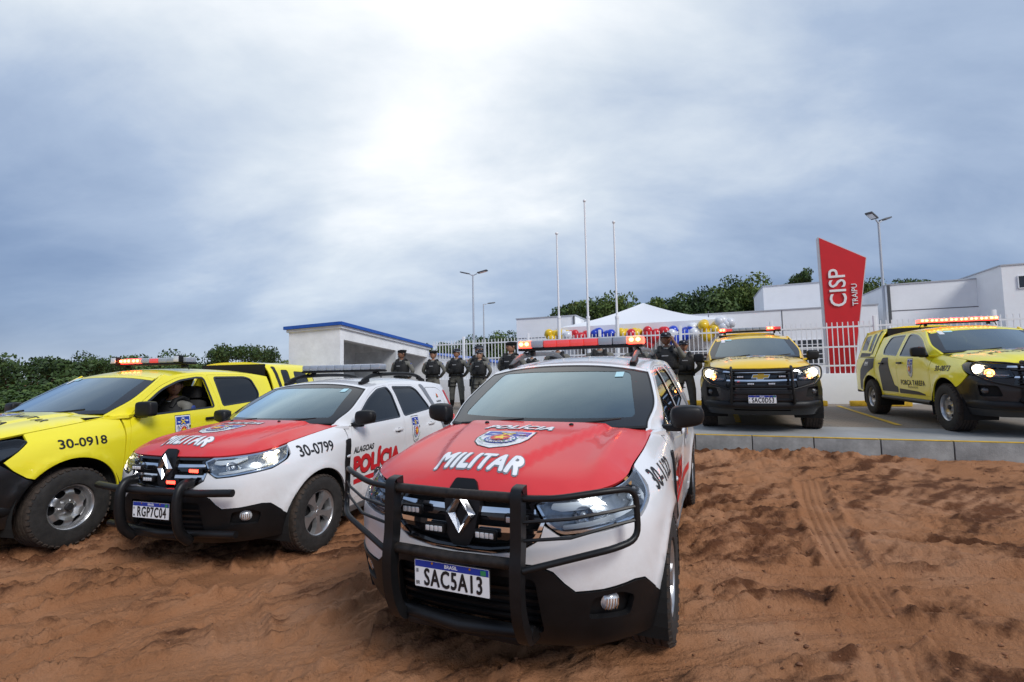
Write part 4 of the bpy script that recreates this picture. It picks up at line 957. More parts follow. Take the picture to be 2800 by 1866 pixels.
    inn=rnd([(-.68,1.265),(.68,1.265),(.545,1.63),(.25,1.645),(-.25,1.645),(-.545,1.63)],.04)
    wsd=panel('windshield',B,GWS2,ws_s,inset(wo,.028),grid=.08,off=.004,flange=0,gap=0)
    panel('windshield_band',wsd,GLOSSBLK,ws_s,inset(wo,.026),[inn],grid=.06,off=.006,flange=0,gap=0)
    panel('windshield_frame',B,P0,ws_s,[(pe[0][0]-.03,1.21)]+pe+top+[(-y,z) for y,z in pe[::-1]]+[(-pe[0][0]+.03,1.21)]+[(-y*.962,z) for y,z in pe]+[(y,z-.022) for y,z in top[::-1]]+[(y*.962,z) for y,z in pe[::-1]],[],grid=.06,off=.002,flange=.01,gap=0)
    pr=Print().poly([(-.045,-.035),(.02,-.035),(.02,.03),(-.045,.03)],PW).poly([(.03,.0),(.14,.0),(.14,.028),(.03,.028)],mat('sticker_cyan',(.45,.72,.78),.4)); pr.lay('sticker',wsd,ws_s,lambda a,b:(-.50+a,1.59+b),base=.0085)
    for y0,y1 in ((-.66,-.08),(.0,.58)): tube('wiper',[(xw(1.235)-bw(y)+.03,y,1.225+.012*k) for k,y in enumerate(np.linspace(y0,y1,6))],.010,PLASTIC,B,6)
    dr=[(p[0],p[1]) for _,_,p in drip]; hd=[]
    for y in np.linspace(-dr[0][1],dr[0][1],13):
        z=bisect(lambda z: float(Rf(xw(z)-bw(y),y))-z,1.4,1.76); hd.append((float(xw(z)-bw(y)),y))
    panel('roof',B,P0,roof_s,hd+dr+[(x,-y) for x,y in dr[::-1][:-1]],grid=.08,flange=.015,gap=.002)
    AR=.455
    for sd in (1,-1):
        arc=lambda x,a0,a1,n=24:arc_pts(x,.38,AR,a0,a1,n)
        fd=[(.98,.50),(1.0,.75),(.985,1.0),(.95,1.19),(.80,1.345),(.52,1.52),(.24,1.62),(-.05,1.655),(-.20,1.655),(-.225,1.40),(-.235,1.2),(-.235,.50)]
        rd=[(-.255,.50),(-.255,1.2),(-.245,1.40),(-.22,1.655),(-.92,1.66),(-1.08,1.62),(-1.13,1.40),(-1.14,1.1),(-1.13,.82)]+[(-1.548+.50*math.cos(math.radians(a)),.38+.50*math.sin(math.radians(a))) for a in (38,25,14)]
        fo=rnd(fx(fd),[.04,0,0,.04,.06,.1,.06,.04,.03,0,0,.04]); rdo=rnd(fx(rd),[.04,0,0,.04,.06,.06,.04,0,.03,0,0,0])
        cab=[(s,z) for s,z in pil]+[(s,z) for s,z,_ in drip]+fx([(-1.335,1.4),(-1.325,.90)])+fx([p for p in arc(-1.548,58,-5,10)])+fx([(-1.05,.42),(0,.42),(1.03,.42)])+fx([(1.04,.60),(1.03,1.0),(1.03,1.18)])
        panel('cab_side',B,P0,S.surf,cab,[fo,rdo],grid=.06,flange=.02,gap=.001,side=sd)
        fwin=rnd(fx([(.90,1.185),(.78,1.305),(.50,1.48),(.22,1.58),(-.05,1.618),(-.155,1.615),(-.165,1.225)]),[.04,.04,.1,.06,.04,.04,.04])
        rwin=rnd(fx([(-.315,1.232),(-.325,1.618),(-.88,1.622),(-1.0,1.59),(-1.055,1.38),(-.98,1.275)]),[.03,.04,.05,.05,.06,.05])
        for nm,oo,win,hx in (('front_door',fo,fwin,-.08),('rear_door',rdo,rwin,-.95)):
            d=panel(nm,B,P0,S.surf,oo,[win],grid=.055,off=.001,flange=.03,gap=.0035,side=sd)
            if not (open_window and nm=='front_door' and sd>0): panel('window',d,GSD,S.surf,win,grid=.1,off=-.006,flange=0,gap=-.004,side=sd)
            panel('window_seal',d,GLOSSBLK,S.surf,inset(win,-.012),[inset(win,.010)],grid=.08,off=.002,flange=.008,gap=0,side=sd)
            hp=one(S.s_of('x',hx),1.085); boxo('door_handle',(hp[0],(hp[1]+.022)*sd,hp[2]),(.20,.024,.035),PLASTIC,d,bev=.01)
        mp=one(S.s_of('x',.85),1.20); mirror(B,.88,abs(mp[1])+.03,1.265,sd,.20,.18,square=True)
        panel('mirror_base',B,PLASTIC,S.surf,rnd(fx([(.98,1.175),(.86,1.18),(.80,1.26)]),.01),grid=.1,off=.006,side=sd)
        # bed side and canopy side
        bed=fx([(-1.345,1.215),(-1.345,.90)]+[p for p in arc(-1.548,55,180,20) if p[1]>.5]+[(-2.05,.46),(-2.58,.50),(-2.60,.80),(-2.60,1.215)])
        panel('bed_side',B,P0,S.surf,bed,grid=.06,flange=.02,gap=.003,side=sd)
        can=rnd(fx([(-1.37,1.225),(-2.60,1.225),(-2.58,1.50),(-2.50,1.83),(-1.42,1.83)]),[.02,.02,.1,.05,.05])
        w1=rnd(fx([(-2.36,1.40),(-2.34,1.70),(-1.98,1.72),(-1.96,1.38)]),.05); w2=rnd(fx([(-1.85,1.36),(-1.85,1.74),(-1.66,1.74),(-1.66,1.34)]),.05)
        cn=panel('canopy_side',B,P0,S.surf,can,[w1,w2],grid=.06,flange=.02,gap=.003,side=sd)
        for w_ in (w1,w2): panel('canopy_window',cn,GSD,S.surf,w_,grid=.1,off=-.006,flange=0,gap=-.004,side=sd)
        for pts,m in (([(-1.60,1.28),(-1.53,1.28),(-1.49,1.79),(-1.56,1.79)],PB),([(-2.30,1.24),(-1.62,1.24),(-1.62,1.31),(-2.30,1.34)],PB)): panel('black_stripe',cn,m,S.surf,rnd(fx(pts),.02),grid=.08,off=.003,flange=0,gap=0,side=sd)
        for pts,par in (([(-.66,1.20),(-.42,.66),(-.27,.62),(-.27,.52),(-1.03,.52),(-1.07,.75),(-1.10,1.0),(-.93,1.20)],None),([(-.22,.60),(.55,.57),(.80,.53),(.80,.51),(-.22,.51)],None),([(-1.36,1.20),(-1.36,1.0),(-1.62,.90),(-1.95,.72),(-2.05,.50),(-2.2,.52),(-2.15,.95),(-1.85,1.20)],None)):
            panel('black_stripe',B,PB,S.surf,rnd(fx(pts),.03),grid=.07,off=.0035,flange=0,gap=0,side=sd)
        for x in (1.548,-1.548): wheel(B,(x,sd*.80,.37),sd,.37,.255,'steel',mud=True); arch_liner(B,x,.38,.475,.50,.91,sd)
        tube('side_step',[(1.0,.86*sd,.40),(-1.0,.86*sd,.40)],.045,PLASTIC,B,10,1.3)
        # fender
        hl_o=S.s_of('x',1.90); ftop=[(s,z) for s,z,_ in seam if s>hl_o]
        fen=[(hl_o,zs(hl_o)-.004)]+ftop+fx([(1.045,1.185),(1.04,1.0),(1.05,.60),(1.06,.46)])+fx([p for p in arc(1.548,176,44,24)])+fx([(1.93,.72),(2.02,.80),(2.08,.88),(1.98,.96),(1.90,1.03)])
        panel('fender',B,P0,S.surf,fen,grid=.05,flange=.02,gap=.003,side=sd)
        # headlight
        hl=rnd([Y(.50,.855),Y(.545,.975),(S.s_of('x',2.30),1.028),(S.s_of('x',2.10),1.060),(S.s_of('x',1.95),1.072),(S.s_of('x',1.885),1.045),(S.s_of('x',1.99),.955),(S.s_of('x',2.12),.885),(S.s_of('x',2.28),.845),Y(.60,.835)],[.02,.03,0,0,.02,.02,.04,.04,.03,.02])
        ho=panel('headlight',B,GLOSSBLK,S.surf,hl,grid=.07,off=-.06,flange=0,gap=0,side=sd)
        panel('headlight_bezel',ho,GLOSSBLK,S.surf,hl,[inset(hl,.012)],grid=.06,off=-.004,flange=.05,gap=.002,side=sd)
        for k,(a,z,r_) in enumerate(((S.s_of('x',2.16),.985,.066),(S.s_of('x',2.31),.925,.052))):
            p,n=S.surf(np.array([[a,z]])); c=Vector(p[0]-n[0]*.045); c.y*=sd; ax=Vector((.95,.3*sd,0)).normalized(); q=Vector((0,1,0)).rotation_difference(ax)
            V,F=lathe([(.012,-.035),(r_*.6,-.02),(r_,.025),(r_*1.05,.03)],18); mesh_obj('reflector_bowl',[c+q@Vector(v) for v in V],F,REFL,ho,True)
            ball('bulb',tuple(c+ax*.006),(.05 if k==0 else .026) if lit else .018,(HLON if k==0 else AMBON) if lit else LAMPOFF,ho,12,8)
        panel('daytime_strip',ho,mat('drl_strip'),S.surf,rnd([Y(.55,.87),Y(.66,.872),(S.s_of('x',2.15),.905),(S.s_of('x',2.15),.918),Y(.66,.886),Y(.555,.885)],.006),grid=.06,off=-.018,flange=.015,gap=0,side=sd)
        panel('headlight_lens',ho,LENS,S.surf,hl,grid=.07,off=0,flange=0,gap=.003,side=sd)
    # canopy roof, tail
    cs=num_normal(lambda P: np.stack([P[:,0],P[:,1],1.872-.045*(np.abs(P[:,1])/.58)**2.5-.06*sstep(-2.3,-2.6,P[:,0])],1))
    def ydrip(x):
        z=bisect(lambda z:(lambda p:float(1.872-.045*(abs(p[1])/.58)**2.5-.06*sstep(-2.3,-2.6,x))-z)(one(S.s_of('x',x),z)),1.5,1.95); return abs(one(S.s_of('x',x),z)[1])
    ys=[(x,ydrip(x)) for x in np.linspace(-1.42,-2.50,9)]
    panel('canopy_roof',B,P0,cs,ys+[(x,-y) for x,y in ys[::-1]],grid=.1,flange=.05,gap=0)
    boxo('canopy_front',(-1.42,0,1.50),(.02,1.18,.66),DARK,B); boxo('bed_front_wall',(-1.40,0,.85),(.03,1.6,.7),DARK,B); boxo('bed_floor',(-2.0,0,.70),(1.3,1.5,.04),DARK,B)
    tl=[(S.s_of('x',-2.605),.52),(S.s_of('x',-2.605),1.22),(S.L,1.22),(S.L,.52)]; tu=[(S.s_of('x',-2.605),1.23),(S.s_of('x',-2.58),1.55),(S.s_of('x',-2.56),1.80),(S.L,1.82),(S.L,1.23)]
    for sd in (1,-1):
        panel('tailgate_half',B,P0,S.surf,tl,grid=.1,flange=.02,gap=0,side=sd); panel('canopy_rear',B,P0,S.surf,tu,grid=.1,flange=.02,gap=0,side=sd)
        panel('tail_light',B,REDOFF,S.surf,rnd([(S.s_of('x',-2.61),.85),(S.s_of('x',-2.61),1.18),(S.s_of('x',-2.68),1.18),(S.s_of('x',-2.68),.85)],.02),grid=.1,off=.008,side=sd)
        panel('canopy_rear_glass',B,GLOSSBLK,S.surf,[(S.s_of('x',-2.66),1.36),(S.s_of('x',-2.64),1.68),(S.L,1.70),(S.L,1.34)],grid=.1,off=.004,flange=0,side=sd)
    boxo('rear_bumper',(-2.74,0,.50),(.16,1.6,.16),PLASTIC,B,bev=.03)
    # nose
    gt=[(s,z-.006) for s,z,_ in seam if s<hl_o]
    gh=[Y(.545,.972),Y(.49,.855),Y(.52,.74),Y(.45,.70)]
    go=[(0,gt[0][1])]+[q for q in gt[1:] if q[0]<S.s_of('x',2.02)]+[(S.s_of('x',2.10),1.064),(S.s_of('x',2.30),1.032)]+gh+[(0,.70)]
    go=go+[(-s,z) for s,z in go[::-1][1:-1]]
    gr=panel('grille',B,GLOSSBLK,S.surf,go,grid=.08,off=-.012,flange=.04,gap=.002)
    for z,h,yo in ((.985,.016,.56),(.842,.013,.50)):
        c_=[Y(-yo,z+.02),Y(-.2,z+h),Y(.2,z+h),Y(yo,z+.02),Y(yo+.01,z-.004),Y(.2,z-h),Y(-.2,z-h),Y(-yo-.01,z-.004)]
        panel('grille_chrome',gr,CHROME,S.surf,c_,grid=.06,off=.006,flange=.02,gap=0)
    for z in (.945,.88,.80,.765,.73): panel('grille_slat',gr,PLASTIC,S.surf,[Y(-.47,z-.008),Y(.47,z-.008),Y(.47,z+.008),Y(-.47,z+.008)],grid=.1,off=0,flange=.015,gap=0)
    bt=[(-.125,-.018),(-.105,.026),(-.045,.026),(-.035,.046),(.055,.046),(.047,.026),(.125,.026),(.105,-.018),(.045,-.018),(.035,-.040),(-.055,-.040),(-.047,-.018)]
    panel('bowtie_badge',gr,CHROME,S.surf,[Y(a,.905+b) for a,b in inset(bt,-.008)],grid=.06,off=.010,flange=.02,gap=0); panel('bowtie_face',gr,GOLD,S.surf,[Y(a,.905+b) for a,b in bt],grid=.06,off=.016,flange=.006,gap=0)
    lbh=[(0,.697),Y(.45,.697),Y(.52,.738),Y(.495,.84),Y(.60,.832),(S.s_of('x',2.28),.841),(S.s_of('x',2.12),.880),(S.s_of('x',2.03),.80),(S.s_of('x',1.935),.715)]+fx([p for p in arc_pts(1.548,.38,AR,42,-8,10)])+fx([(2.02,.30)])+[Y(.62,.29),(0,.29)]
    sq=rnd([Y(-.42,.36),Y(-.44,.52),Y(.44,.52),Y(.42,.36)],.03); fg=[rnd([(sg*S.s_of('y',.62),.58),(sg*S.s_of('y',.66),.73),(sg*S.s_of('x',2.22),.74),(sg*S.s_of('x',2.24),.58)],.03) for sg in (1,-1)]
    lo=panel('front_bumper',B,mat('bumper_black',(.010,.010,.011),.35,coat=.25,var=.3),S.surf,lbh+[(-s,z) for s,z in lbh[::-1][1:-1]],[sq]+fg,grid=.06,off=.004,flange=.04,gap=.002)
    panel('intake',lo,DARK,S.surf,inset(sq,-.03),grid=.15,off=-.04,flange=0,gap=0)
    for z in (.40,.44,.48): panel('intake_slat',lo,PLASTIC,S.surf,[Y(-.43,z-.007),Y(.43,z-.007),Y(.43,z+.007),Y(-.43,z+.007)],grid=.12,off=-.012,flange=.015,gap=0)
    for sg,f_ in zip((1,-1),fg):
        panel('fog_recess',lo,DARK,S.surf,inset(f_,-.02),grid=.1,off=-.035,flange=0,gap=0)
        p,n=S.surf(np.array([[S.s_of('x',2.27),.66]])); c=Vector(p[0]-n[0]*.02); c.y*=sg; q=Vector((0,1,0)).rotation_difference(Vector((n[0][0],n[0][1]*sg,n[0][2])))
        V,F=lathe([(.001,.014),(.022,.012),(.036,.004),(.04,-.006),(.046,-.01)],16); mesh_obj('fog_lamp',[c+q@Vector(v) for v in V],F,mat('fog_dark',(.06,.06,.065),.2,coat=1),lo,True)
    tube('bumper_bar',smooth_path([(1.98,-.86,.47),(2.25,-.79,.46),(2.46,-.55,.45),(2.53,0,.44),(2.46,.55,.45),(2.25,.79,.46),(1.98,.86,.47)],6),.062,PLASTIC,lo,12,.5)
    boxo('underbody',(0,0,.45),(4.4,1.0,.18),DARK,B); boxo('engine_block',(1.75,0,.75),(1.1,1.0,.55),DARK,B); boxo('floor_pan',(0,0,.48),(2.6,1.62,.05),DARK,B); boxo('firewall',(1.1,0,.85),(.04,1.6,.7),DARK,B); boxo('cab_rear_wall',(-1.30,0,.85),(.04,1.6,.75),DARK,B)
    panel('dashboard',B,DASHM,num_normal(lambda P:np.stack([P[:,0],P[:,1],1.16-.10*np.clip((.90-P[:,0])/.25,0,1)**2],1)),[(1.16,-.68),(1.25,0),(1.16,.68),(.66,.72),(.66,-.72)],grid=.1,flange=.12,gap=0)
    for y in (.38,-.38): seat(B,.12,y,.56)
    boxo('rear_bench',(-.75,0,.68),(.5,1.3,.2),SEATM,B,bev=.05); boxo('rear_bench_back',(-1.08,0,1.0),(.14,1.3,.65),SEATM,B,bev=.05)
    tube('steering_wheel',[Vector((.62-.07*math.sin(t),.38+.19*math.cos(t),1.10+.18*math.sin(t))) for t in np.linspace(0,2*math.pi,21)],.014,PLASTIC,B,8)
    # bar, plate, bull bar
    lb_=lightbar(B,-.06,1.808,1.16,bar,.2,.06,.04)
    if rack:
        for y in (-.5,.5): tube('canopy_rail',[(-1.5,y,1.90),(-1.55,y,1.94),(-2.4,y,1.94),(-2.45,y,1.86)],.022,PLASTIC,B,8)
        boxo('roof_load',(-2.0,0,1.965),(.62,1.0,.07),PLASTIC,B,bev=.02)
    if not lit:
        for y in (.50,-.52): o=boxo('work_lamp',(.06,y,1.865),(.07,.10,.10),PLASTIC,lb_,bev=.02); boxo('lamp_face',(.097,y,1.865),(.008,.075,.075),LAMPOFF,o,bev=.003)
    plate(B,2.56,.548,plate_txt)
    boxo('plate_bracket',(2.52,0,.548),(.07,.2,.08),PLASTIC,B)
    if guard:
        bb=boxo('bull_bar',(2.50,0,.53),(.05,.98,.045),BARM,B,bev=.015)
        for sd in (1,-1):
            p=smooth_path([(2.44,.43*sd,1.055),(2.52,.43*sd,1.03),(2.55,.43*sd,.85),(2.56,.44*sd,.65),(2.53,.45*sd,.48)],5); tube('bar_upright',p,.026,BARM,bb,8,.8)
            tube('headlight_guard',fillet_path([(2.535,.42*sd,1.0),(2.49,.58*sd,1.045),(2.28,.80*sd,1.075),(2.20,.875*sd,1.04),(2.22,.875*sd,.90),(2.40,.76*sd,.79),(2.545,.44*sd,.70)],.07,5),.014,BARM,bb,8)
        tube('top_tube',[(2.53,-.43,1.0),(2.545,0,1.0),(2.53,.43,1.0)],.022,BARM,bb,10); tube('middle_tube',[(2.55,-.43,.752),(2.56,0,.752),(2.55,.43,.752)],.016,BARM,bb,8); tube('lower_tube',[(2.555,-.43,.64),(2.56,0,.64),(2.555,.43,.64)],.016,BARM,bb,8)
        for y,z in ((-.30,.905),(.30,.905),(-.15,.79),(.15,.79)): strobe(B,(2.49,y,z),False)
    # print
    for sd in (1,-1):
        fl=(lambda x0,z0,kx,kz:(lambda a,b:(S.s_of('x',x0-sd*a*kx),z0+b*kz)))
        Print().fat(number,PB,.02).lay('unit_number',B,S.surf,fl(1.46,.975,.135,.12),base=.003,step=.0001,side=sd)
        crest(Print()).lay('crest',B,S.surf,fl(.34,.985,.13,.165),base=.0035,side=sd)
        Print().fat('FORÇA TAREFA',PB,.03,spacing=1.1).lay('lettering',B,S.surf,fl(.36,.715,.125,.125),base=.0035,step=.0001,side=sd)
        Print().text('POLÍCIA MILITAR',0,0,1,PB).lay('lettering',B,S.surf,fl(.36,.635,.05,.05),base=.0035,side=sd)
        Print().fat('PM',PW,.04,shear=.3).lay('lettering',B,S.surf,fl(-1.78,1.08,.16,.12),base=.0045,step=.0001,side=sd)
    dom=lambda x0,k,ky:(lambda a,b:(x0-b*ky,a*k))
    for txt,x0,y0,k,ky in (('POLÍCIA',1.62,-.42,.10,.12),('MILITAR',1.62,.42,.10,.12),('FORÇA TAREFA',1.88,0,.125,.15)): Print().fat(txt,PB,.025,spacing=1.15).lay('lettering',hood,hood_s,(lambda x0,y0,k,ky:(lambda a,b:(x0-b*ky,y0+a*k)))(x0,y0,k,ky),base=.0025,step=.0001)
    crest(Print()).lay('crest',hood,hood_s,dom(1.62,.19,.13),base=.0025)
    return root

# ------------------------------------------------------------------ the cars (poses measured from the wheels and plates)
ZC=CAM_H
duster('patrol_car','white patrol car with matte red hood, plate SAC5A13 and headlight guards, nearest to the viewer',(.584,4.371,ZC-1.488),-1.971,-.025,'30-1122','SAC5A13',True,False,['L','C','R','R','R','R','C','C','L'],plate_z=.602)
duster('patrol_car','white patrol car with red hood, unit 30-0799 and lit headlights, plate RGP7C04',(-2.308,6.106,ZC-1.642),-1.86,.015,'30-0799','RGP7C04',False,True,['C']*9,plate_z=.55)
pickup('patrol_pickup','amber yellow pickup facing the viewer with lit headlights, on the paving before the white wall',(4.971,9.972,.49),-1.981,0,AMBER,'30-0951','SAC0D53',True,['L','R','C','C','C','C','C','L','R'])
pickup('patrol_pickup','yellow canopy pickup with all-red light bar, right of the red sign, cut off',(8.184,8.731,.49),-1.906,0,YELLOW,'30-0873','SAC0D47',True,['L']*8)
pickup('patrol_pickup','yellow pickup 30-0918 with a driver in its open window, at the left edge',(-4.868,6.416,ZC-1.603),-1.78,.011,YELLOW,'30-0918','RGP6B21',False,['L','L','L','C','R','C','C','C'],open_window=True)
p4=at_y(640,1080,11.6)
pickup('patrol_pickup','yellow pickup with dark canopy windows and black roof load, half hidden behind the left cars',(p4.x-.55,p4.y-.2,-.12),-1.78,0,YELLOW,'30-0922','RGP6B24',False,['C']*8,guard=False,rack=True)

# ------------------------------------------------------------------ the place: axes along the kerb (E) and away from it (NV)
O0=Vector((2.906,7.695,0)); EV=Vector((.9325,-.3612,0)); NV=Vector((.3612,.9325,0)); PZ=.49
def W(u,v,z=0): return O0+EV*u+NV*v+Vector((0,0,z))
YAW=math.atan2(EV.y,EV.x); ROT=Matrix.Rotation(YAW,3,'Z')
def on_v(px,py,v):
    """where the sight line of a photo pixel meets the upright plane v metres behind the kerb -> (u, z)"""
    d=ray(px,py); p=O0+NV*v; t=((p-EYE).dot(NV))/d.dot(NV); q=EYE+d*t; return (q-O0).dot(EV), q.z
def uv(p): p=Vector(p); return (p-O0).dot(EV),(p-O0).dot(NV)

# ---- value noise
def vnoise(x,y,scale,seed,octv=4,rough=.5):
    out=np.zeros_like(x); amp=1; tot=0
    for o in range(octv):
        g=np.random.default_rng(seed+o*17).random((257,257)); fx_=x*scale*2**o; fy_=y*scale*2**o
        i=np.floor(fx_).astype(int); j=np.floor(fy_).astype(int); u=fx_-i; v=fy_-j; u=u*u*(3-2*u); v=v*v*(3-2*v)
        a=g[i%256,j%256]; b=g[(i+1)%256,j%256]; c=g[i%256,(j+1)%256]; d=g[(i+1)%256,(j+1)%256]
        out+=amp*((a*(1-u)+b*u)*(1-v)+(c*(1-u)+d*u)*v-.5); tot+=amp; amp*=rough
    return out/tot
def car_wheels(loc,yaw,pit,wb,tr):
    M=Matrix.Rotation(yaw,3,'Z')@Matrix.Rotation(-pit,3,'Y'); return [M@Vector((x,y,0))+Vector(loc) for x in (wb,-wb) for y in (tr,-tr)]
ANCH=[]
for a in (((.584,4.371,CAM_H-1.488),-1.971,-.025,1.3365,.79),((-2.308,6.106,CAM_H-1.642),-1.86,.015,1.3365,.79),((-4.868,6.416,CAM_H-1.603),-1.78,.011,1.548,.80)):
    ANCH+=[(p.x,p.y,p.z) for p in car_wheels(*a)]
for u in np.arange(-14,20,.9):
    p=W(u,-.1); ANCH.append((p.x,p.y,.27)); p=W(u,-.9); ANCH.append((p.x,p.y,.15)); p=W(u,-2.2); 
    if p.x>2.2: ANCH.append((p.x,p.y,.06))
    p=W(u,2.0); ANCH.append((p.x,p.y,.2))
for x in range(-8,10,2): ANCH+=[(x,1.2,-.03 if x>-3 else -.06),(x,-2,-.03),(x,-8,-.03)]
for x in (2.5,4.5,6.5): ANCH.append((x,3.2,.01))
for x in (-8,-6,-4,-2): ANCH.append((x,3.4,-.06))
for x,y in ((-12,8),(-12,14),(-9,11),(-14,4)): ANCH.append((x,y,-.10))
ANCH=np.array(ANCH)
def base_z(x,y):
    sh=x.shape; x=x.ravel(); y=y.ravel(); out=np.empty_like(x)
    for c in range(0,len(x),20000):
        d=(x[c:c+20000,None]-ANCH[:,0])**2+(y[c:c+20000,None]-ANCH[:,1])**2; w_=1/(d+.10)**2
        out[c:c+20000]=(w_*ANCH[:,2]).sum(1)/w_.sum(1)
    return out.reshape(sh)
def dist_poly(x,y,P):
    """distance to and run along a polyline, signed across"""
    best=np.full(x.shape,1e9); run=np.zeros(x.shape); sg=np.zeros(x.shape); L=0
    for a,b in zip(P[:-1],P[1:]):
        dx,dy=b[0]-a[0],b[1]-a[1]; l=math.hypot(dx,dy); t=np.clip(((x-a[0])*dx+(y-a[1])*dy)/l/l,0,1)
        ex=x-a[0]-t*dx; ey=y-a[1]-t*dy; d=np.hypot(ex,ey); k=d<best
        best=np.where(k,d,best); run=np.where(k,L+t*l,run); sg=np.where(k,(dx*ey-dy*ex)/l,sg); L+=l
    return best,run,sg
def trk(pts,ox,oy,sc,z=0): return [tuple(at_z(ox+a*sc,oy+b*sc,z))[:2] for a,b in pts]
RIGHT=(1880,1180,.4375); LEFT=(0,1420,.425)
TRACKS=[(trk([(770,400),(810,500),(880,640),(960,780),(1060,930),(1160,1090),(1230,1300),(1330,1566),(1420,1800)],*RIGHT),.155,-.012,1),
        (trk([(1700,150),(1580,330),(1530,450),(1530,560),(1560,680),(1550,820),(1580,1040),(1640,1300)],*LEFT),.13,-.018,1),
        (trk([(-200,880),(300,905),(900,915),(1700,940),(2300,960)],*RIGHT),.13,-.02,1),
        (trk([(-100,1240),(400,1230),(900,1180),(1500,1290),(2300,1420)],*RIGHT),.16,-.014,1),
        (trk([(-300,1480),(300,1400),(800,1330),(1200,1290)],*RIGHT),.14,-.02,1),
        (trk([(-100,700),(500,520),(900,420),(1250,330)],*LEFT),.16,-.03,0),
        (trk([(-100,960),(500,800),(1000,620),(1400,500),(1800,330)],*LEFT),.15,-.03,1),
        (trk([(1700,1040),(2000,860),(2353,640),(2800,420)],*LEFT),.15,-.025,1),
        (trk([(-300,330),(400,300),(900,240),(1300,330),(1700,330)],*LEFT),.17,-.03,0),
        (trk([(300,1049),(900,960),(1500,860),(2100,820)],*LEFT),.16,-.02,1)]
SCARPS=[(trk([(-200,900),(0,945),(480,1015),(1040,1088),(1700,1165),(2150,1225)],*RIGHT),.075),(trk([(-200,630),(300,655),(830,690),(1100,705),(2150,770)],*RIGHT),.07),
        (trk([(0,240),(500,225),(900,260)],*RIGHT),.05)]
def dirt_z(x,y):
    z0_=base_z(x,y); z=z0_.copy()
    cl=vnoise(x,y,.55,3,4)            # where the ground is churned
    ang=.45; xr=x*math.cos(ang)+y*math.sin(ang); yr=-x*math.sin(ang)+y*math.cos(ang)
    mr=sstep(.8,2.4,x); streak=vnoise(xr*.35,yr*1.6,3.2,11,4,.55)*(1-mr)+mr*vnoise(x*.28-y*.02,y*1.5+x*.18,3.2,12,4,.55); fine=vnoise(x,y,9,23,4,.6); lump=vnoise(x,y,2.6,31,3,.5)
    churn=np.clip(.55+1.6*cl+np.where(x<0,.28,0),.06,1)
    clod=np.abs(vnoise(x,y,6.5,41,4,.6)); crisp=vnoise(xr*.5,yr*2.2,7.5,51,3,.6)*(1-mr)+mr*vnoise(x*.42,y*2.0+x*.25,7.5,52,3,.6)
    z=z+churn*(.13*np.clip(streak,-.3,.22)+.085*fine+.045*lump+.13*np.clip(crisp,-.22,.16)-.10*clod+.016*np.tanh(10*crisp)+.016*np.tanh(9*streak))+.016*fine
    for P,d in SCARPS:
        b,r,s=dist_poly(x,y,P); s=s+.05*vnoise(x,y,2.2,77,3); k=np.exp(-(np.abs(b)/.35)**2)
        z=z+d*k*(sstep(.035,-.035,s)-.5)-.6*d*np.exp(-((s-.06)/.06)**2)*np.clip(.5+2.2*vnoise(x,y,.9,91,2),0,1)
    for P,hw,dp,tread in TRACKS:
        b,r,s=dist_poly(x,y,P); s=s+.02*vnoise(x,y,1.3,131,2)
        m=sstep(hw*1.15,hw*.85,np.abs(s))*(b<hw*1.6); brk=np.clip(.85+1.5*vnoise(x,y,1.1,57,3),.5,1); m=m*brk
        flat=z0_+dp+.006*fine+.010*lump
        z=z*(1-.85*m)+flat*.85*m
        z=z+.034*np.exp(-((np.abs(s)-hw*1.2)/(hw*.22))**2)*brk*(b<hw*1.8)
        if tread:
            gr=np.zeros_like(z)
            for c in (-.62,-.22,.22,.62): gr+=np.exp(-((s/hw-c)/.07)**2)
            lug=(np.sin(r*2*math.pi/.055+np.abs(s)/hw*2.2)>.25)*(np.abs(s)/hw>.25)
            z=z-m*(.020*gr+.012*lug*np.clip(.3+2*vnoise(x,y,.8,171,2),0,1))
    return z
gx=np.r_[-np.geomspace(3000,9.6,26),np.linspace(-9.3,-4.3,150),np.linspace(-4.28,5.2,640),np.linspace(5.22,9.3,120),np.geomspace(9.6,3000,26)]
gy=np.r_[-np.geomspace(2500,2,16),np.linspace(-1,1.0,12),1.0+np.cumsum(np.linspace(.0085,.036,405))]
gy=np.r_[gy,gy[-1]+np.geomspace(.05,4000,46)]
GX,GY=np.meshgrid(gx,gy)
inner=(np.abs(GX)<9.4)&(GY>.9)&(GY<11.5)
GZ=base_z(GX,GY)
GZ[inner]=dirt_z(GX[inner],GY[inner])
GZ=np.where(GY>16,-.35,GZ); GZ=np.where((GX<-7)&(GY>9),np.minimum(GZ,-.12),GZ)
ci=np.abs((GX-O0.x)*NV.x+(GY-O0.y)*NV.y)
vv=(GX-O0.x)*NV.x+(GY-O0.y)*NV.y; GZ=np.where(vv>.25,np.minimum(GZ,.25),GZ)
nr,nc=GX.shape; idx=np.arange(nr*nc).reshape(nr,nc)
FQ=np.stack([idx[:-1,:-1],idx[:-1,1:],idx[1:,1:],idx[1:,:-1]],-1).reshape(-1,4)
me=bpy.data.meshes.new('ground'); VV=np.stack([GX,GY,GZ],-1).reshape(-1,3)
me.vertices.add(len(VV)); me.vertices.foreach_set('co',VV.ravel()); me.loops.add(FQ.size); me.loops.foreach_set('vertex_index',FQ.ravel().astype(np.int32))
me.polygons.add(len(FQ)); me.polygons.foreach_set('loop_start',np.arange(0,FQ.size,4,dtype=np.int32)); me.polygons.foreach_set('loop_total',np.full(len(FQ),4,dtype=np.int32))
me.polygons.foreach_set('use_smooth',np.ones(len(FQ),bool)); me.update(calc_edges=True)
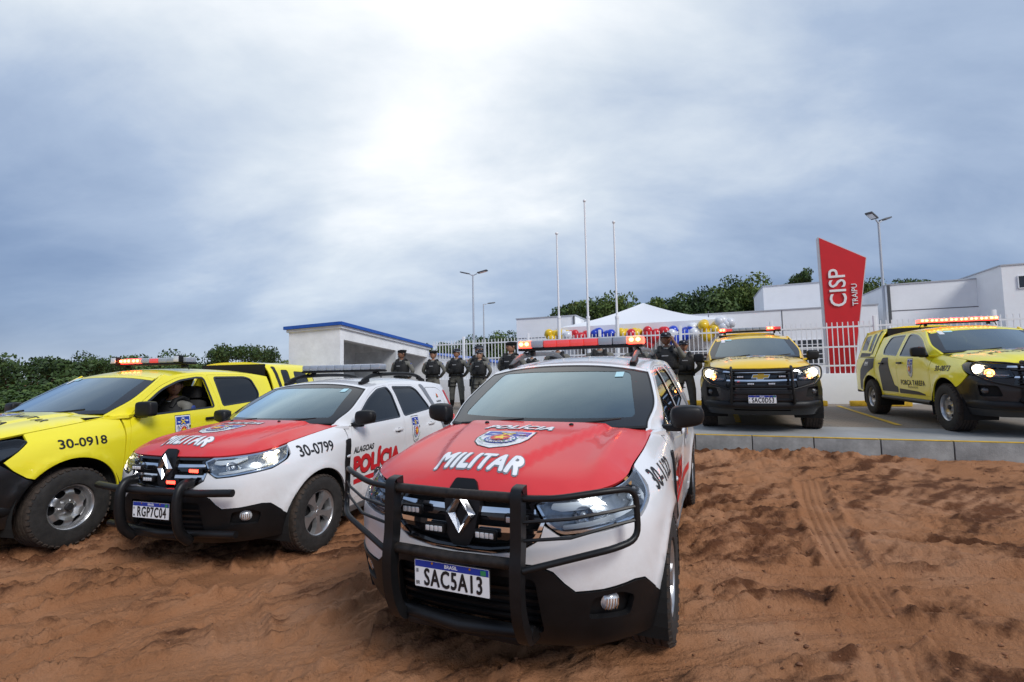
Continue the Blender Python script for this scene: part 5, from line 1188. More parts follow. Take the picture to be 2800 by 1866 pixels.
# soil tone: moist patches, plus streak shade painted in; wheel-pressed soil dries pale
damp_shade=np.zeros(GX.shape); X_,Y_=GX[inner],GY[inner]
dm=vnoise(X_,Y_,.9,201,5,.6)+.6*vnoise(X_,Y_,4.5,211,4,.6)
lap=np.zeros(GX.shape); lap[1:-1,1:-1]=0
ang=.45; xr_=X_*math.cos(ang)+Y_*math.sin(ang); yr_=-X_*math.sin(ang)+Y_*math.cos(ang)
dd=np.clip(.36+1.5*dm+.55*np.clip(vnoise(xr_*.5,yr_*2.2,7.5,51,3,.6)*3,-.6,1)+.35*np.clip(vnoise(xr_*.35,yr_*1.6,3.2,11,4,.55)*3,-.6,1),0,1)  # streak terms paint the dark shadow lines of the furrows into the soil
for P,hw,dp,tread in TRACKS:
    b,r,s=dist_poly(X_,Y_,P); dd=dd*(1-.75*sstep(hw*1.2,hw*.8,b))
for P,d in SCARPS:
    b,r,s=dist_poly(X_,Y_,P); s=s+.05*vnoise(X_,Y_,2.2,77,3); dd=np.clip(dd+.75*np.exp(-((s-.09)/.09)**2)*np.clip(.5+2.2*vnoise(X_,Y_,.9,91,2),0,1),0,1)  # paints the shaded edge of each scarp into the soil colour
damp_shade[inner]=dd
at=me.attributes.new('damp_shade','FLOAT','POINT'); at.data.foreach_set('value',damp_shade.ravel().astype(np.float32))
dm_=bpy.data.materials.new('reddish_dirt'); dm_.use_nodes=True; t=dm_.node_tree; b=t.nodes['Principled BSDF']; b.inputs['Roughness'].default_value=.93; b.inputs['Specular IOR Level'].default_value=.2
tc=N(t,'ShaderNodeTexCoord'); an=N(t,'ShaderNodeAttribute'); an.attribute_name='damp_shade'
n1=N(t,'ShaderNodeTexNoise'); n1.inputs['Scale'].default_value=1.1; n1.inputs['Detail'].default_value=9; n1.inputs['Roughness'].default_value=.65; t.links.new(tc.outputs['Object'],n1.inputs['Vector'])
n2=N(t,'ShaderNodeTexNoise'); n2.inputs['Scale'].default_value=55; n2.inputs['Detail'].default_value=6; n2.inputs['Roughness'].default_value=.7; t.links.new(tc.outputs['Object'],n2.inputs['Vector'])
dry=ramp(t,n1.outputs['Fac'],[(.28,(.34,.145,.062)),(.5,(.44,.205,.098)),(.72,(.50,.265,.150))])
wet_shade=ramp(t,n1.outputs['Fac'],[(.3,(.062,.025,.012)),(.7,(.20,.078,.034))])  # dark end, shared by moist soil and painted shade
f=mathn(t,'ADD',mathn(t,'MULTIPLY',an.outputs['Fac'],1.0),mathn(t,'MULTIPLY',mathn(t,'SUBTRACT',n2.outputs['Fac'],.5),.9),True)
c=mixc(t,ramp(t,f,[(.30,(0,0,0)),(.85,(1,1,1))]),dry,wet_shade)
n3=N(t,'ShaderNodeTexVoronoi'); n3.inputs['Scale'].default_value=16; t.links.new(tc.outputs['Object'],n3.inputs['Vector'])
c=mixc(t,ramp(t,n3.outputs['Distance'],[(.045,(.5,)*3),(.07,(0,0,0))]),c,(.36,.24,.17))
t.links.new(c,b.inputs['Base Color'])
bp=N(t,'ShaderNodeBump'); bp.inputs['Strength'].default_value=1.0; bp.inputs['Distance'].default_value=.03; t.links.new(n2.outputs['Fac'],bp.inputs['Height']); t.links.new(bp.outputs[0],b.inputs['Normal'])
me.materials.append(dm_); ground=link(bpy.data.objects.new('ground',me)); tag(ground,kind='structure')

# ---- loose clods and stones
def clods():
    V=[];F=[];r=np.random.default_rng(5)
    ico=[(0,0,1),(.9,0,.4),(.28,.85,.4),(-.72,.53,.4),(-.72,-.53,.4),(.28,-.85,.4),(.72,.53,-.4),(-.28,.85,-.4),(-.9,0,-.4),(-.28,-.85,-.4),(.72,-.53,-.4),(0,0,-1)]
    fs=[(0,1,2),(0,2,3),(0,3,4),(0,4,5),(0,5,1),(1,6,2),(2,7,3),(3,8,4),(4,9,5),(5,10,1),(6,7,2),(7,8,3),(8,9,4),(9,10,5),(10,6,1),(11,7,6),(11,8,7),(11,9,8),(11,10,9),(11,6,10)]
    n=9000; xs=r.uniform(-6,8,n); ys=1.3+7.2*r.random(n)**1.5; k=(xs-O0.x)*NV.x+(ys-O0.y)*NV.y<-.05
    k&= (vnoise(xs,ys,.9,201,4)+.35*r.random(n)-.1>0); xs,ys=xs[k],ys[k]
    zs=dirt_z(xs,ys)
    for x,y,z in zip(xs,ys,zs):
        s=.003+.011*r.random()**5+.004*r.random(); m=len(V); j=r.uniform(.6,1.3,(12,))
        for q,p in enumerate(ico): V.append((x+p[0]*s*j[q]*1.2,y+p[1]*s*j[q],z+p[2]*s*.7*j[q]+s*.25))
        F+=[tuple(a+m for a in f_) for f_ in fs]
    o=mesh_obj('soil_clods',V,F,mat('clod',(.26,.115,.055),.95,var=.6,vscale=9)); sharp(o,60)
    tag(o,'loose crumbs and pebbles of reddish soil on the dirt','soil',kind='stuff')
clods()

# ------------------------------------------------------------------ raised paving with kerb stones
CONC=mat('kerb_concrete',(.30,.30,.29),.85,var=.35,vscale=5,bump=.5,bscale=70); YPAINT=mat('yellow_road_paint',(.72,.45,.03),.7,var=.35,vscale=9)
pv=bpy.data.materials.new('paving'); pv.use_nodes=True; t=pv.node_tree; b=t.nodes['Principled BSDF']; b.inputs['Roughness'].default_value=.85
tc=N(t,'ShaderNodeTexCoord'); n1=N(t,'ShaderNodeTexNoise'); n1.inputs['Scale'].default_value=.7; n1.inputs['Detail'].default_value=8; n1.inputs['Roughness'].default_value=.65; t.links.new(tc.outputs['Object'],n1.inputs['Vector'])
br=N(t,'ShaderNodeTexBrick'); t.links.new(tc.outputs['Object'],br.inputs['Vector']); br.inputs['Scale'].default_value=1; br.inputs['Brick Width'].default_value=.2; br.inputs['Row Height'].default_value=.1; br.inputs['Mortar Size'].default_value=.006
br.inputs['Color1'].default_value=(.21,.185,.155,1); br.inputs['Color2'].default_value=(.26,.225,.185,1); br.inputs['Mortar'].default_value=(.13,.11,.09,1)
c=mixc(t,ramp(t,n1.outputs['Fac'],[(.4,(0,0,0)),(.68,(.55,)*3)]),br.outputs['Color'],(.30,.22,.16)); t.links.new(c,b.inputs['Base Color'])
a=Acc()
def slab(name,u0,u1,v0,v1,z0,z1,m,parent=None):
    q=[(u0,v0),(u1,v0),(u1,v1),(u0,v1)]; V=[(x,y,z0) for x,y in q]+[(x,y,z1) for x,y in q]
    o=mesh_obj(name,V,[(3,2,1,0),(4,5,6,7),(0,1,5,4),(1,2,6,5),(2,3,7,6),(3,0,4,7)],m,parent); 
    if parent is None: o.location=O0; o.rotation_euler=(0,0,YAW)
    return o
paving=slab('pavement',-16,30,.13,44,-.6,PZ,pv); tag(paving,kind='structure')
slab('concrete_strip',-16,30,.14,1.55,PZ-.01,PZ+.004,mat('pavement_concrete',(.34,.34,.335),.8,var=.25,vscale=1.5,bump=.2,bscale=60),paving)
ks=None
for i in range(-18,30):
    u=-.02+i*.815; r=random.uniform
    if ks is None:
        bm=bmesh.new(); box(bm,(0,0,0),(.803,.135,.50),bev=.012); ko=bm_obj('kerb_stone',bm,CONC,paving); sharp(ko); ks=ko.data
    else: ko=link(bpy.data.objects.new('kerb_stone',ks),paving)
    ko.location=(u+.41,.065+r(-.004,.004),PZ-.25+r(-.004,.004)); ko.rotation_euler=(r(-.01,.01),0,r(-.006,.006))
    slab('kerb_paint',u+.01,u+.81,.004,.095,PZ+.004,PZ+.009,YPAINT,paving)
u0,v0=uv(at_z(1860+1080*.3995,860+628*.3995,PZ)); u1,v1=uv(at_z(1860+1500*.3995,860+762*.3995,PZ))
for k in (-2,-1,0,1,2):
    off=k*2.52; d=(Vector((u1-u0,v1-v0,0))).normalized(); nn=Vector((-d.y,d.x,0))*.05
    A_=Vector((u0+off,v0,0)); B_=A_+Vector((u1-u0,v1-v0,0))
    mesh_obj('bay_line',[p+Vector((0,0,PZ+.0085)) for p in (A_-nn,B_-nn,B_+nn,A_+nn)],[(3,2,1,0)],YPAINT,paving)
for px,py in ((1860+1000*.3995,860+632*.3995),(1860+1550*.3995,860+622*.3995)):
    pass
wall_v=7.42
for i,uu in enumerate((-1.75,-.05,2.55,4.35,6.9)):
    o=boxo('wheel_stop',(0,0,0),(1.30 if i else 1.2,.16,.14),YPAINT,None,bev=.03); o.location=W(uu,6.55,PZ+.072); o.rotation_euler=(0,0,YAW)
    lab=['yellow concrete wheel stop left of the amber pickup','yellow concrete wheel stop at the right rear of the amber pickup','yellow concrete wheel stop under the canopy pickup at right','yellow concrete wheel stop at the right edge of the paving','yellow wheel stop hidden at far right'][i]
    tag(o,lab,'wheel stop','wheel stops along the white wall')
    if i==4: bpy.data.objects.remove(o)

# ------------------------------------------------------------------ perimeter wall with picket fence
WWALL=mat('white_wall',(.87,.88,.90),.75,var=.06,vscale=1.2,bump=.15,bscale=30); WPAINT=mat('white_metal',(.82,.83,.86),.45)
fn=empty('picket_fence',W(-9.2,wall_v,PZ),YAW,'white metal picket fence on a low white wall behind the people and pickups','fence')
L_=22.5; boxo('plinth_wall',(L_/2,0,.42),(L_,.16,.84),WWALL,fn,bev=.008)
for z in (1.055,1.575,2.125): boxo('rail',(L_/2,0,z),(L_,.03,.045),WPAINT,fn)
pk=None; postm=None
for i in range(int(L_/.125)):
    x=.06+i*.125
    if i%20==10:
        if postm is None: o=boxo('post',(0,0,0),(.085,.085,1.55),WPAINT,fn,bev=.01); postm=o.data
        else: o=link(bpy.data.objects.new('post',postm),fn)
        o.location=(x,0,.84+.775); continue
    if pk is None: o=boxo('picket',(0,0,0),(.022,.022,1.42),WPAINT,fn); pk=o.data
    else: o=link(bpy.data.objects.new('picket',pk),fn)
    o.location=(x,-.002,.84+.71)

# ------------------------------------------------------------------ red totem sign
RSIGN=mat('sign_red',(.62,.012,.018),.45,var=.06,vscale=3); SEDGE=mat('sign_edge',(.62,.60,.62),.5)
sv=7.85; cs_=[on_v(2237,648,sv),on_v(2370,704,sv),on_v(2338,1020,sv),on_v(2266,1020,sv)]
TLu,TLz=cs_[0]; TRu,TRz=cs_[1]; BRu,BRz=cs_[2]; BLu,BLz=cs_[3]
ub=BLu+(BLu-TLu)*((BLz-PZ)/(TLz-BLz)); ur=BRu+(BRu-TRu)*((BRz-PZ)/(TRz-BRz))
sg=empty('totem_sign',W((ub+ur)/2,sv,PZ),YAW,'tall red tapered totem sign with white lettering CISP behind the fence','sign'); uc=(ub+ur)/2
F4=[(ub-uc,0),(ur-uc,0),(TRu-uc,TRz-PZ),(TLu-uc,TLz-PZ)]
def prism(name,poly,y0,y1,m,parent):
    n=len(poly); return mesh_obj(name,[(x,y0,z) for x,z in poly]+[(x,y1,z) for x,z in poly],[tuple(range(n)),tuple(range(2*n-1,n-1,-1))]+[(i,i+n,(i+1)%n+n,(i+1)%n) for i in range(n)],m,parent)
prism('sign_core',F4,.012,.30,SEDGE,sg); prism('sign_face',[tuple(np.array(p)*[1,1]) for p in inset(F4,.02)],0,.014,RSIGN,sg); prism('sign_face',inset(F4,.02),.298,.312,RSIGN,sg)
def sign_text(txt,px,py,size,bold):
    u,z=on_v(px,py,sv); V,F=text2d(txt,size,bold); V=V[:,::-1]*[-1,1]     # turned to read upwards
    lean=(TLu-ub)/(TLz-PZ)*.75
    P=[(u-uc+a+lean*b,z-PZ+b) for a,b in V]; n=len(P)
    bm=bmesh.new(); vs=[bm.verts.new((x,-.004,zz)) for x,zz in P]
    for f_ in F:
        try: bm.faces.new([vs[i] for i in f_])
        except ValueError: pass
    bmesh.ops.recalc_face_normals(bm,faces=bm.faces)
    r=bmesh.ops.extrude_face_region(bm,geom=bm.faces[:]); bmesh.ops.translate(bm,verts=[v for v in r['geom'] if isinstance(v,bmesh.types.BMVert)],vec=(0,-.03,0)); bmesh.ops.recalc_face_normals(bm,faces=bm.faces)
    bm_obj('sign_letters',bm,PW,sg)
sign_text('CISP',2292,788,.58,.006); sign_text('TRAIPU',2337,806,.19,.005)

# ------------------------------------------------------------------ buildings
def blk(name,label,u0,u1,v0,v1,z1,m=WWALL,cap=True,grooves=()):
    g=empty(name,W((u0+u1)/2,v0,PZ),YAW,label,'building'); cx=(u0+u1)/2; h=z1-PZ
    boxo('wall',(0,(v1-v0)/2,h/2),(u1-u0,v1-v0,h),m,g)
    if cap: boxo('coping',(0,(v1-v0)/2,h+.02),(u1-u0+.06,v1-v0+.06,.045),mat('coping_grey',(.42,.44,.48),.6),g)
    for z in grooves: boxo('groove',(0,-.004,z-PZ),(u1-u0-.02,.012,.03),mat('joint_dark',(.12,.12,.13),.8),g)
    return g
def window(parent,cu,z,w,h,nx,nz,y=-.002):
    f=boxo('window',(cu,y+.01,z),(w,.02,h),mat('window_dark',(.02,.024,.028),.15,coat=.5),parent)
    for i in range(nx+1): boxo('window_bar',(cu-w/2+w*i/nx,y-.02,z),(.025,.03,h),WPAINT,f)
    for i in range(nz+1): boxo('window_bar',(cu,y-.022,z-h/2+h*i/nz),(w,.03,.025),WPAINT,f)
vA=12.5; a0,za=on_v(1412,874,vA); a1,zb=on_v(1573,861,vA)
bA=blk('annex_building','white flat walled building left of the marquee',a0,a1,vA,vA+5,za,grooves=(on_v(1450,925,vA)[1],))
a2,zc2=on_v(1602,877,vA+1.2)
boxo('downpipe',(a1-(a0+a1)/2-.06,-.03,za-PZ-.5),(.05,.05,1.0),mat('pipe_dark',(.08,.085,.09),.5),bA)
vB=13.6; b0,_z=on_v(1600,900,vB); b1,zB=on_v(2400,838,vB); _b,zB=on_v(2240,843,vB)
bB=blk('main_building','long white main building behind the marquee and sign',b0,b1,vB,vB+9,zB,grooves=(on_v(2100,905,vB)[1],))
cB=(b0+b1)/2
for px in (1938,2139): uu,zz=on_v(px,880,vB); boxo('wall_joint',(uu-cB,-.004,zz-PZ-.1),(.03,.012,1.1),mat('joint_dark'),bB)
uu,zz=on_v(2222,962,vB); window(bB,uu-cB,zz-PZ,1.5,.95,8,5); uu,zz=on_v(1905,972,vB); window(bB,uu-cB,zz-PZ,.9,.5,5,3)
vC=17.5; c0,zC=on_v(2086,785,vC); c1,_=on_v(2300,780,vC)
blk('upper_block','white upper storey block showing above the main building roof, left of the sign',c0,c1,vC,vC+4,zC)
vD=14.6; d0,zD=on_v(2424,781,vD); d1,_=on_v(2668,763,vD)
bD=blk('side_building','white building right of the red sign with a dark roof joint',d0,d1+.5,vD,vD+7,zD,grooves=(on_v(2550,845,vD)[1],))
boxo('downpipe',(d0-(d0+d1+.5)/2+.04,-.03,zD-PZ-.75),(.09,.06,1.5),mat('pipe_dark'),bD)
# nearer block at the right edge: its flank runs from the side building forward
vE=vD
for k in range(40):
    vE-=.1
    if on_v(2737,728,vE)[0]<=d1+.02: break
e0,zE=on_v(2737,728,vE)
bE=blk('entrance_block','tall white block with a dark window at the right edge of the picture',e0,e0+7,vE,vE+9,zE)
uu,zz=on_v(2815,770,vE); window(bE,uu-(e0+3.5)+.25,zz-PZ,1.1,.42,2,1)
# ---- blue-roofed shelter
def shelter():
    g=empty('bay_shelter',(-4.9,13.6,PZ),0,'white open fronted shelter with a blue roof edge behind the parked cars','shelter')
    N0=Vector((-4.78,13.25)); nb=Vector((.30,.954)).normalized(); na=Vector((-.954,.30)).normalized(); o=Vector((-4.9,13.6)); Lb,Da=5.3,1.75
    def P(b,a,z): q=N0+nb*b+na*a-o; return (q.x,q.y,z)
    def Z(b,a): return 2.50-.075*b-.03*a
    def pbox(name,b0,b1,a0,a1,z0,z1,m,par=g):
        top=lambda b,a: (Z(b,a)+z1) if z1<=0.6 and z1>-1.5 and isinstance(z1,float) and slope else z1
        q=[(b0,a0),(b1,a0),(b1,a1),(b0,a1)]
        V=[P(b,a,z0 if not callable(z0) else z0(b,a)) for b,a in q]+[P(b,a,z1(b,a) if callable(z1) else z1) for b,a in q]
        return mesh_obj(name,V,[(0,1,2,3),(7,6,5,4),(4,5,1,0),(5,6,2,1),(6,7,3,2),(7,4,0,3)],m,par)
    slope=True; wm=mat('limewash_wall',(.84,.85,.87),.85,var=.15,vscale=2.2,bump=.3,bscale=18); bl=mat('blue_fascia',(.012,.09,.42),.5,var=.12)
    bm_=mat('block_wall',(.62,.64,.66),.9,var=.25,vscale=3)
    pbox('end_wall',0,.16,0,Da,0,lambda b,a:Z(b,a)-.12,wm); pbox('end_wall',Lb-.16,Lb,0,Da,0,lambda b,a:Z(b,a)-.12,wm); pbox('back_wall',.16,Lb-.16,Da-.16,Da,0,lambda b,a:Z(b,a)-.12,bm_)
    pbox('partition_wall',2.9,3.04,.0,Da-.16,0,lambda b,a:Z(b,a)-.42,bm_); pbox('lintel',.16,Lb-.16,0,.16,lambda b,a:Z(b,a)-.42,lambda b,a:Z(b,a)-.12,wm)
    pbox('roof_slab',-.05,Lb+.05,-.06,Da+.05,lambda b,a:Z(b,a)-.12,lambda b,a:Z(b,a)-.015,wm)
    pbox('roof_fascia',-.10,Lb+.10,-.12,-.06,lambda b,a:Z(b,a)-.045,lambda b,a:Z(b,a)+.045,bl); pbox('roof_fascia',-.12,-.05,-.06,Da+.10,lambda b,a:Z(b,a)-.045,lambda b,a:Z(b,a)+.045,bl)
    pbox('roof_sheet',-.05,Lb+.10,-.06,Da+.10,lambda b,a:Z(b,a)-.01,lambda b,a:Z(b,a)+.035,bl)
    for r_ in range(9):     # courses of the block work inside
        z=.22*r_+.2
        for k in range(11):
            b=.2+.40*k+(.2 if r_%2 else 0)
            if b+.385<Lb-.2 and abs(b+.19-2.97)>.28 and z+.2<Z(b+.4,Da)-.45: pbox('block',b,b+.385,Da-.185,Da-.158,z,z+.205,bm_)
    return g
shelter()
# white outbuilding behind the left fence
o1,zo=on_v(1190,970,11.2); o2,zo2=on_v(1345,992,11.2)
g=empty('store_building',W((o1+o2)/2,11.2,PZ),YAW,'low white outbuilding with a sloping blue roof edge behind the left fence','building')
hw_=(o2-o1)/2+.8; prism('wall',[(-hw_,0),(hw_,0),(hw_,zo2-PZ-.12),(-hw_,zo-PZ+.12)],0,3,WWALL,g); prism('roof_edge',[(-hw_-.1,zo-PZ+.12),(hw_+.1,zo2-PZ-.12),(hw_+.1,zo2-PZ-.09),(-hw_-.1,zo-PZ+.15)],-.1,3.1,mat('blue_fascia'),g)

# ------------------------------------------------------------------ marquee tent
def tent():
    vT=9.9; u0,z0=on_v(1522,899,vT); u1,z1=on_v(1982,871,vT); ez=(z0+z1)/2; w_=u1-u0
    g=empty('marquee',W((u0+u1)/2,vT,PZ),YAW,'white pyramid marquee tent hung with balloons in the yard','tent'); h=ez-PZ; d=w_
    uu,pz=on_v(1758,829,vT+d/2); pk_=pz-PZ
    fab=mat('tent_white',(.78,.79,.82),.7,bump=.2,bscale=6,trans=0); n=14
    V=[];F=[]
    cor=[(-w_/2,0),(w_/2,0),(w_/2,d),(-w_/2,d)]
    for s in range(4):
        A_,B_=Vector((*cor[s],h)),Vector((*cor[(s+1)%4],h)); P_=Vector((0,d/2,pk_)); b0=len(V)
        for i in range(n+1):
            for j in range(n+1):
                t=j/n; q=A_.lerp(B_,i/n).lerp(P_,t); q.z-=.20*math.sin(math.pi*t)*(.55+.45*math.sin(math.pi*i/n)); V.append(q)
        for i in range(n):
            for j in range(n): F.append((b0+i*(n+1)+j,b0+(i+1)*(n+1)+j,b0+(i+1)*(n+1)+j+1,b0+i*(n+1)+j+1))
    o=mesh_obj('canopy',V,F,fab,g,True)
    for s in range(4):
        A_,B_=Vector(cor[s]),Vector(cor[(s+1)%4]); V=[];F=[];m=30
        for i in range(m+1):
            q=A_.lerp(B_,i/m); wv=.02*math.sin(i*1.7); nn=(B_-A_).normalized(); nn=Vector((nn.y,-nn.x))
            V+=[(q.x+nn.x*.01,q.y+nn.y*.01,h+.01),(q.x+nn.x*(.02+wv),q.y+nn.y*(.02+wv),h-.30-.012*math.sin(i*2.1))]
        F=[(2*i,2*i+2,2*i+3,2*i+1) for i in range(m)]; mesh_obj('valance',V,F,fab,g,True)
    for x,y in cor: tube('leg',[(x*.985,y if y>1 else .03,0),(x*.985,y if y>1 else .03,h)],.035,WPAINT,g,8)
    return vT,h+PZ
vT,tz=tent()
# ---- balloons
BC={'y':mat('balloon_yellow',(.80,.52,.012),.28,coat=.3),'w':mat('balloon_white',(.74,.76,.80),.28,coat=.3),'r':mat('balloon_red',(.62,.012,.02),.28,coat=.3),'b':mat('balloon_blue',(.010,.05,.50),.28,coat=.3)}
bm=bmesh.new(); bmesh.ops.create_uvsphere(bm,u_segments=14,v_segments=10,radius=1)
for v in bm.verts:
    if v.co.z<0: v.co.x*=1-.22*(-v.co.z)**2; v.co.y*=1-.22*(-v.co.z)**2; v.co.z*=1.14
bmesh.ops.create_cone(bm,segments=6,radius1=.10,radius2=.02,depth=.12,matrix=Matrix.Translation((0,0,-1.18)))
bm0=bm_obj('balloon',bm,BC['y'],None,True); BM0=bm0.data; bpy.data.objects.remove(bm0); BMS={}
for k,m in BC.items(): q=BM0.copy(); q.materials.clear(); q.materials.append(m); BMS[k]=q
cl=[('y',1498,912,1524,938,7,'yellow balloon at the left end of the garland'),('y',1532,910,1551,932,5,'yellow balloon beside the left white balloons of the garland'),('w',1542,914,1560,930,4,'white balloon between the left yellow and red clusters'),('r',1560,912,1602,934,10,'red balloon in the cluster left of the tallest flagpole'),('b',1628,908,1676,926,9,'blue balloon in the cluster between the two right flagpoles'),('y',1698,908,1712,920,3,'yellow balloon above the light bar, left of a red one'),('r',1714,912,1730,920,3,'red balloon between two yellow ones over the light bar'),('y',1732,906,1745,918,3,'yellow balloon left of the large red cluster'),
    ('r',1768,905,1800,942,12,'red balloon in the large cluster left of the capped officer'),('r',1812,903,1820,916,2,'red balloon just above the fence post near the capped officer'),('w',1822,906,1843,922,5,'white balloon between the red and the large blue cluster'),('b',1838,897,1890,934,16,'blue balloon in the large cluster above the officers at the fence'),('w',1892,892,1922,916,7,'white balloon between the blue and the right yellow cluster'),('y',1920,884,1962,922,13,'yellow balloon in the cluster above the amber pickup'),('w',1966,878,2000,896,7,'white balloon at the right end of the garland')]
rb=random.Random(3)
for c,x0,y0,x1,y1,n,lab in cl:
    n=int(n*1.5)+1
    for i in range(n):
        px=x0+(x1-x0)*((i*.618+.1*rb.random())%1); py=y0+(y1-y0)*((i*.382+.25*rb.random())%1); u,z=on_v(px,py,vT-.25+rb.uniform(-.18,.12))
        o=link(bpy.data.objects.new('balloon',BMS[c])); o.location=W(u,vT-.25+rb.uniform(-.18,.12),z); s=rb.uniform(.15,.19); o.scale=(s,s,s); o.rotation_euler=(rb.uniform(-.7,.7),rb.uniform(-.7,.7),rb.uniform(0,6))
        tag(o,lab,'balloon','balloon garland: '+lab.split(' ')[0]+' '+str(x0))

# ------------------------------------------------------------------ flagpoles and lamp posts
for px,top,v,lab in ((1522,636,8.7,'shortest and leftmost of the three white flagpoles'),(1598,547,8.7,'tallest, middle one of the three white flagpoles'),(1678,605,8.7,'rightmost of the three white flagpoles')):
    u,z=on_v(px,top,v); g=empty('flagpole',W(u,v,PZ),YAW,lab,'flagpole','white flagpoles in the yard'); H_=z-PZ
    um,zm=on_v(px+5,868,v); lo_=zm-PZ
    tube('lower_shaft',[(0,0,0),(0,0,lo_)],.062,WPAINT,g,12); tube('upper_shaft',[(0,0,lo_),(0,0,H_-.1)],[.038,.030],WPAINT,g,12); ball('finial',(0,0,H_-.04),.06,WPAINT,g,10,6); tube('collar',[(0,0,lo_-.05),(0,0,lo_+.03)],.072,WPAINT,g,12)
LPOST=mat('galvanised_post',(.50,.53,.57),.45,.3); LHEAD=mat('lamp_head_grey',(.10,.105,.11),.5)
def lamp(px,top,d,heads,lab):
    p=at_y(px,top,d); g=empty('lamp_post',(p.x,p.y,PZ),0,lab,'lamp post','street lamps'); H_=p.z-PZ
    tube('pole',[(0,0,0),(0,0,H_*.6),(0,0,H_)],[.065,.052,.042],LPOST,g,12)
    for ang,l,el in heads:
        dx=Vector((math.cos(ang),math.sin(ang),math.tan(el))); a=tube('arm',[(0,0,H_-.05),dx*l*.5+Vector((0,0,H_))],.028,LPOST,g,8)
        rot=Matrix.Rotation(ang,3,'Z')@Matrix.Rotation(-el,3,'Y'); boxo('lamp_head',tuple(dx*(l*.5+.33)+Vector((0,0,H_+.02))),(.58,.26,.06),LHEAD,g,rot=rot,bev=.02)
        boxo('lamp_panel',tuple(dx*(l*.5+.36)+Vector((0,0,H_-.022))),(.38,.19,.012),LAMPOFF,g,rot=rot)
lamp(1293,752,26,((2.5,.5,.28),(-.35,.5,.18)),'tall double headed lamp post left of the flagpoles')
lamp(1322,832,37,((.25,.6,.12),),'shorter looking single headed lamp post behind the double one')
lamp(2402,608,19,((-2.6,.45,.28),(.5,.5,.32)),'double headed lamp post right of the red sign')

# ------------------------------------------------------------------ people
UNI=mat('uniform_grey',(.165,.16,.14),.85,var=.25,vscale=14,bump=.5,bscale=22); TRO=mat('uniform_trousers',(.155,.148,.125),.88,var=.25,vscale=12,bump=.6,bscale=18); BOOT=mat('boot_black',(.010,.010,.010),.45)
VEST=mat('vest_black',(.008,.008,.009),.75,var=.4,vscale=25,bump=.6,bscale=40); CAPM=mat('cap_navy',(.010,.012,.022),.8); BERET=mat('beret_black',(.008,.008,.009),.9); CAPW=mat('cap_band',(.45,.46,.50),.7)
SK=[mat('skin_a',(.34,.17,.105),.55),mat('skin_b',(.22,.105,.062),.55),mat('skin_c',(.44,.25,.165),.55)]; HAIR=mat('hair_dark',(.010,.008,.007),.7); EYEM=mat('eye_dark',(.015,.012,.012),.3); LIP=mat('lip',(.20,.075,.06),.5); WHT=mat('undershirt',(.70,.70,.70),.8); PATCH=mat('patch_red',(.45,.10,.02),.7); PATCHB=mat('patch_blue',(.03,.06,.25),.7)
def skin_eval(V,E,R,root=0,sub=2):
    me=bpy.data.meshes.new('sk'); me.from_pydata([tuple(v) for v in V],E,[]); o=bpy.data.objects.new('sk',me); COL.objects.link(o)
    m=o.modifiers.new('s','SKIN'); m.use_smooth_shade=True; m.branch_smoothing=.6
    for i,r in enumerate(R):
        d=me.skin_vertices[0].data[i]; d.radius=r if isinstance(r,tuple) else (r,r); d.use_root=(i==root)
    s=o.modifiers.new('ss','SUBSURF'); s.levels=sub; s.render_levels=sub
    dg=bpy.context.evaluated_depsgraph_get(); dg.update(); q=bpy.data.meshes.new_from_object(o.evaluated_get(dg))
    vs=[tuple(v.co) for v in q.vertices]; fs=[tuple(p.vertices) for p in q.polygons]
    bpy.data.objects.remove(o); bpy.data.meshes.remove(me); bpy.data.meshes.remove(q); return vs,fs
def ellipse_loft(rings,n=18):
    """rings: (cx,cy,z,rx,ry) -> closed loft"""
    V=[];F=[]
    for cx,cy,z,rx,ry in rings:
        for k in range(n): a=2*math.pi*k/n; c,s=math.cos(a),math.sin(a); V.append((cx+rx*math.copysign(abs(c)**.8,c),cy+ry*math.copysign(abs(s)**.8,s),z))
    m=len(rings)
    for i in range(m-1):
        for k in range(n): F.append((i*n+k,i*n+(k+1)%n,(i+1)*n+(k+1)%n,(i+1)*n+k))
    F.append(tuple(range(n))[::-1]); F.append(tuple((m-1)*n+k for k in range(n))); return V,F
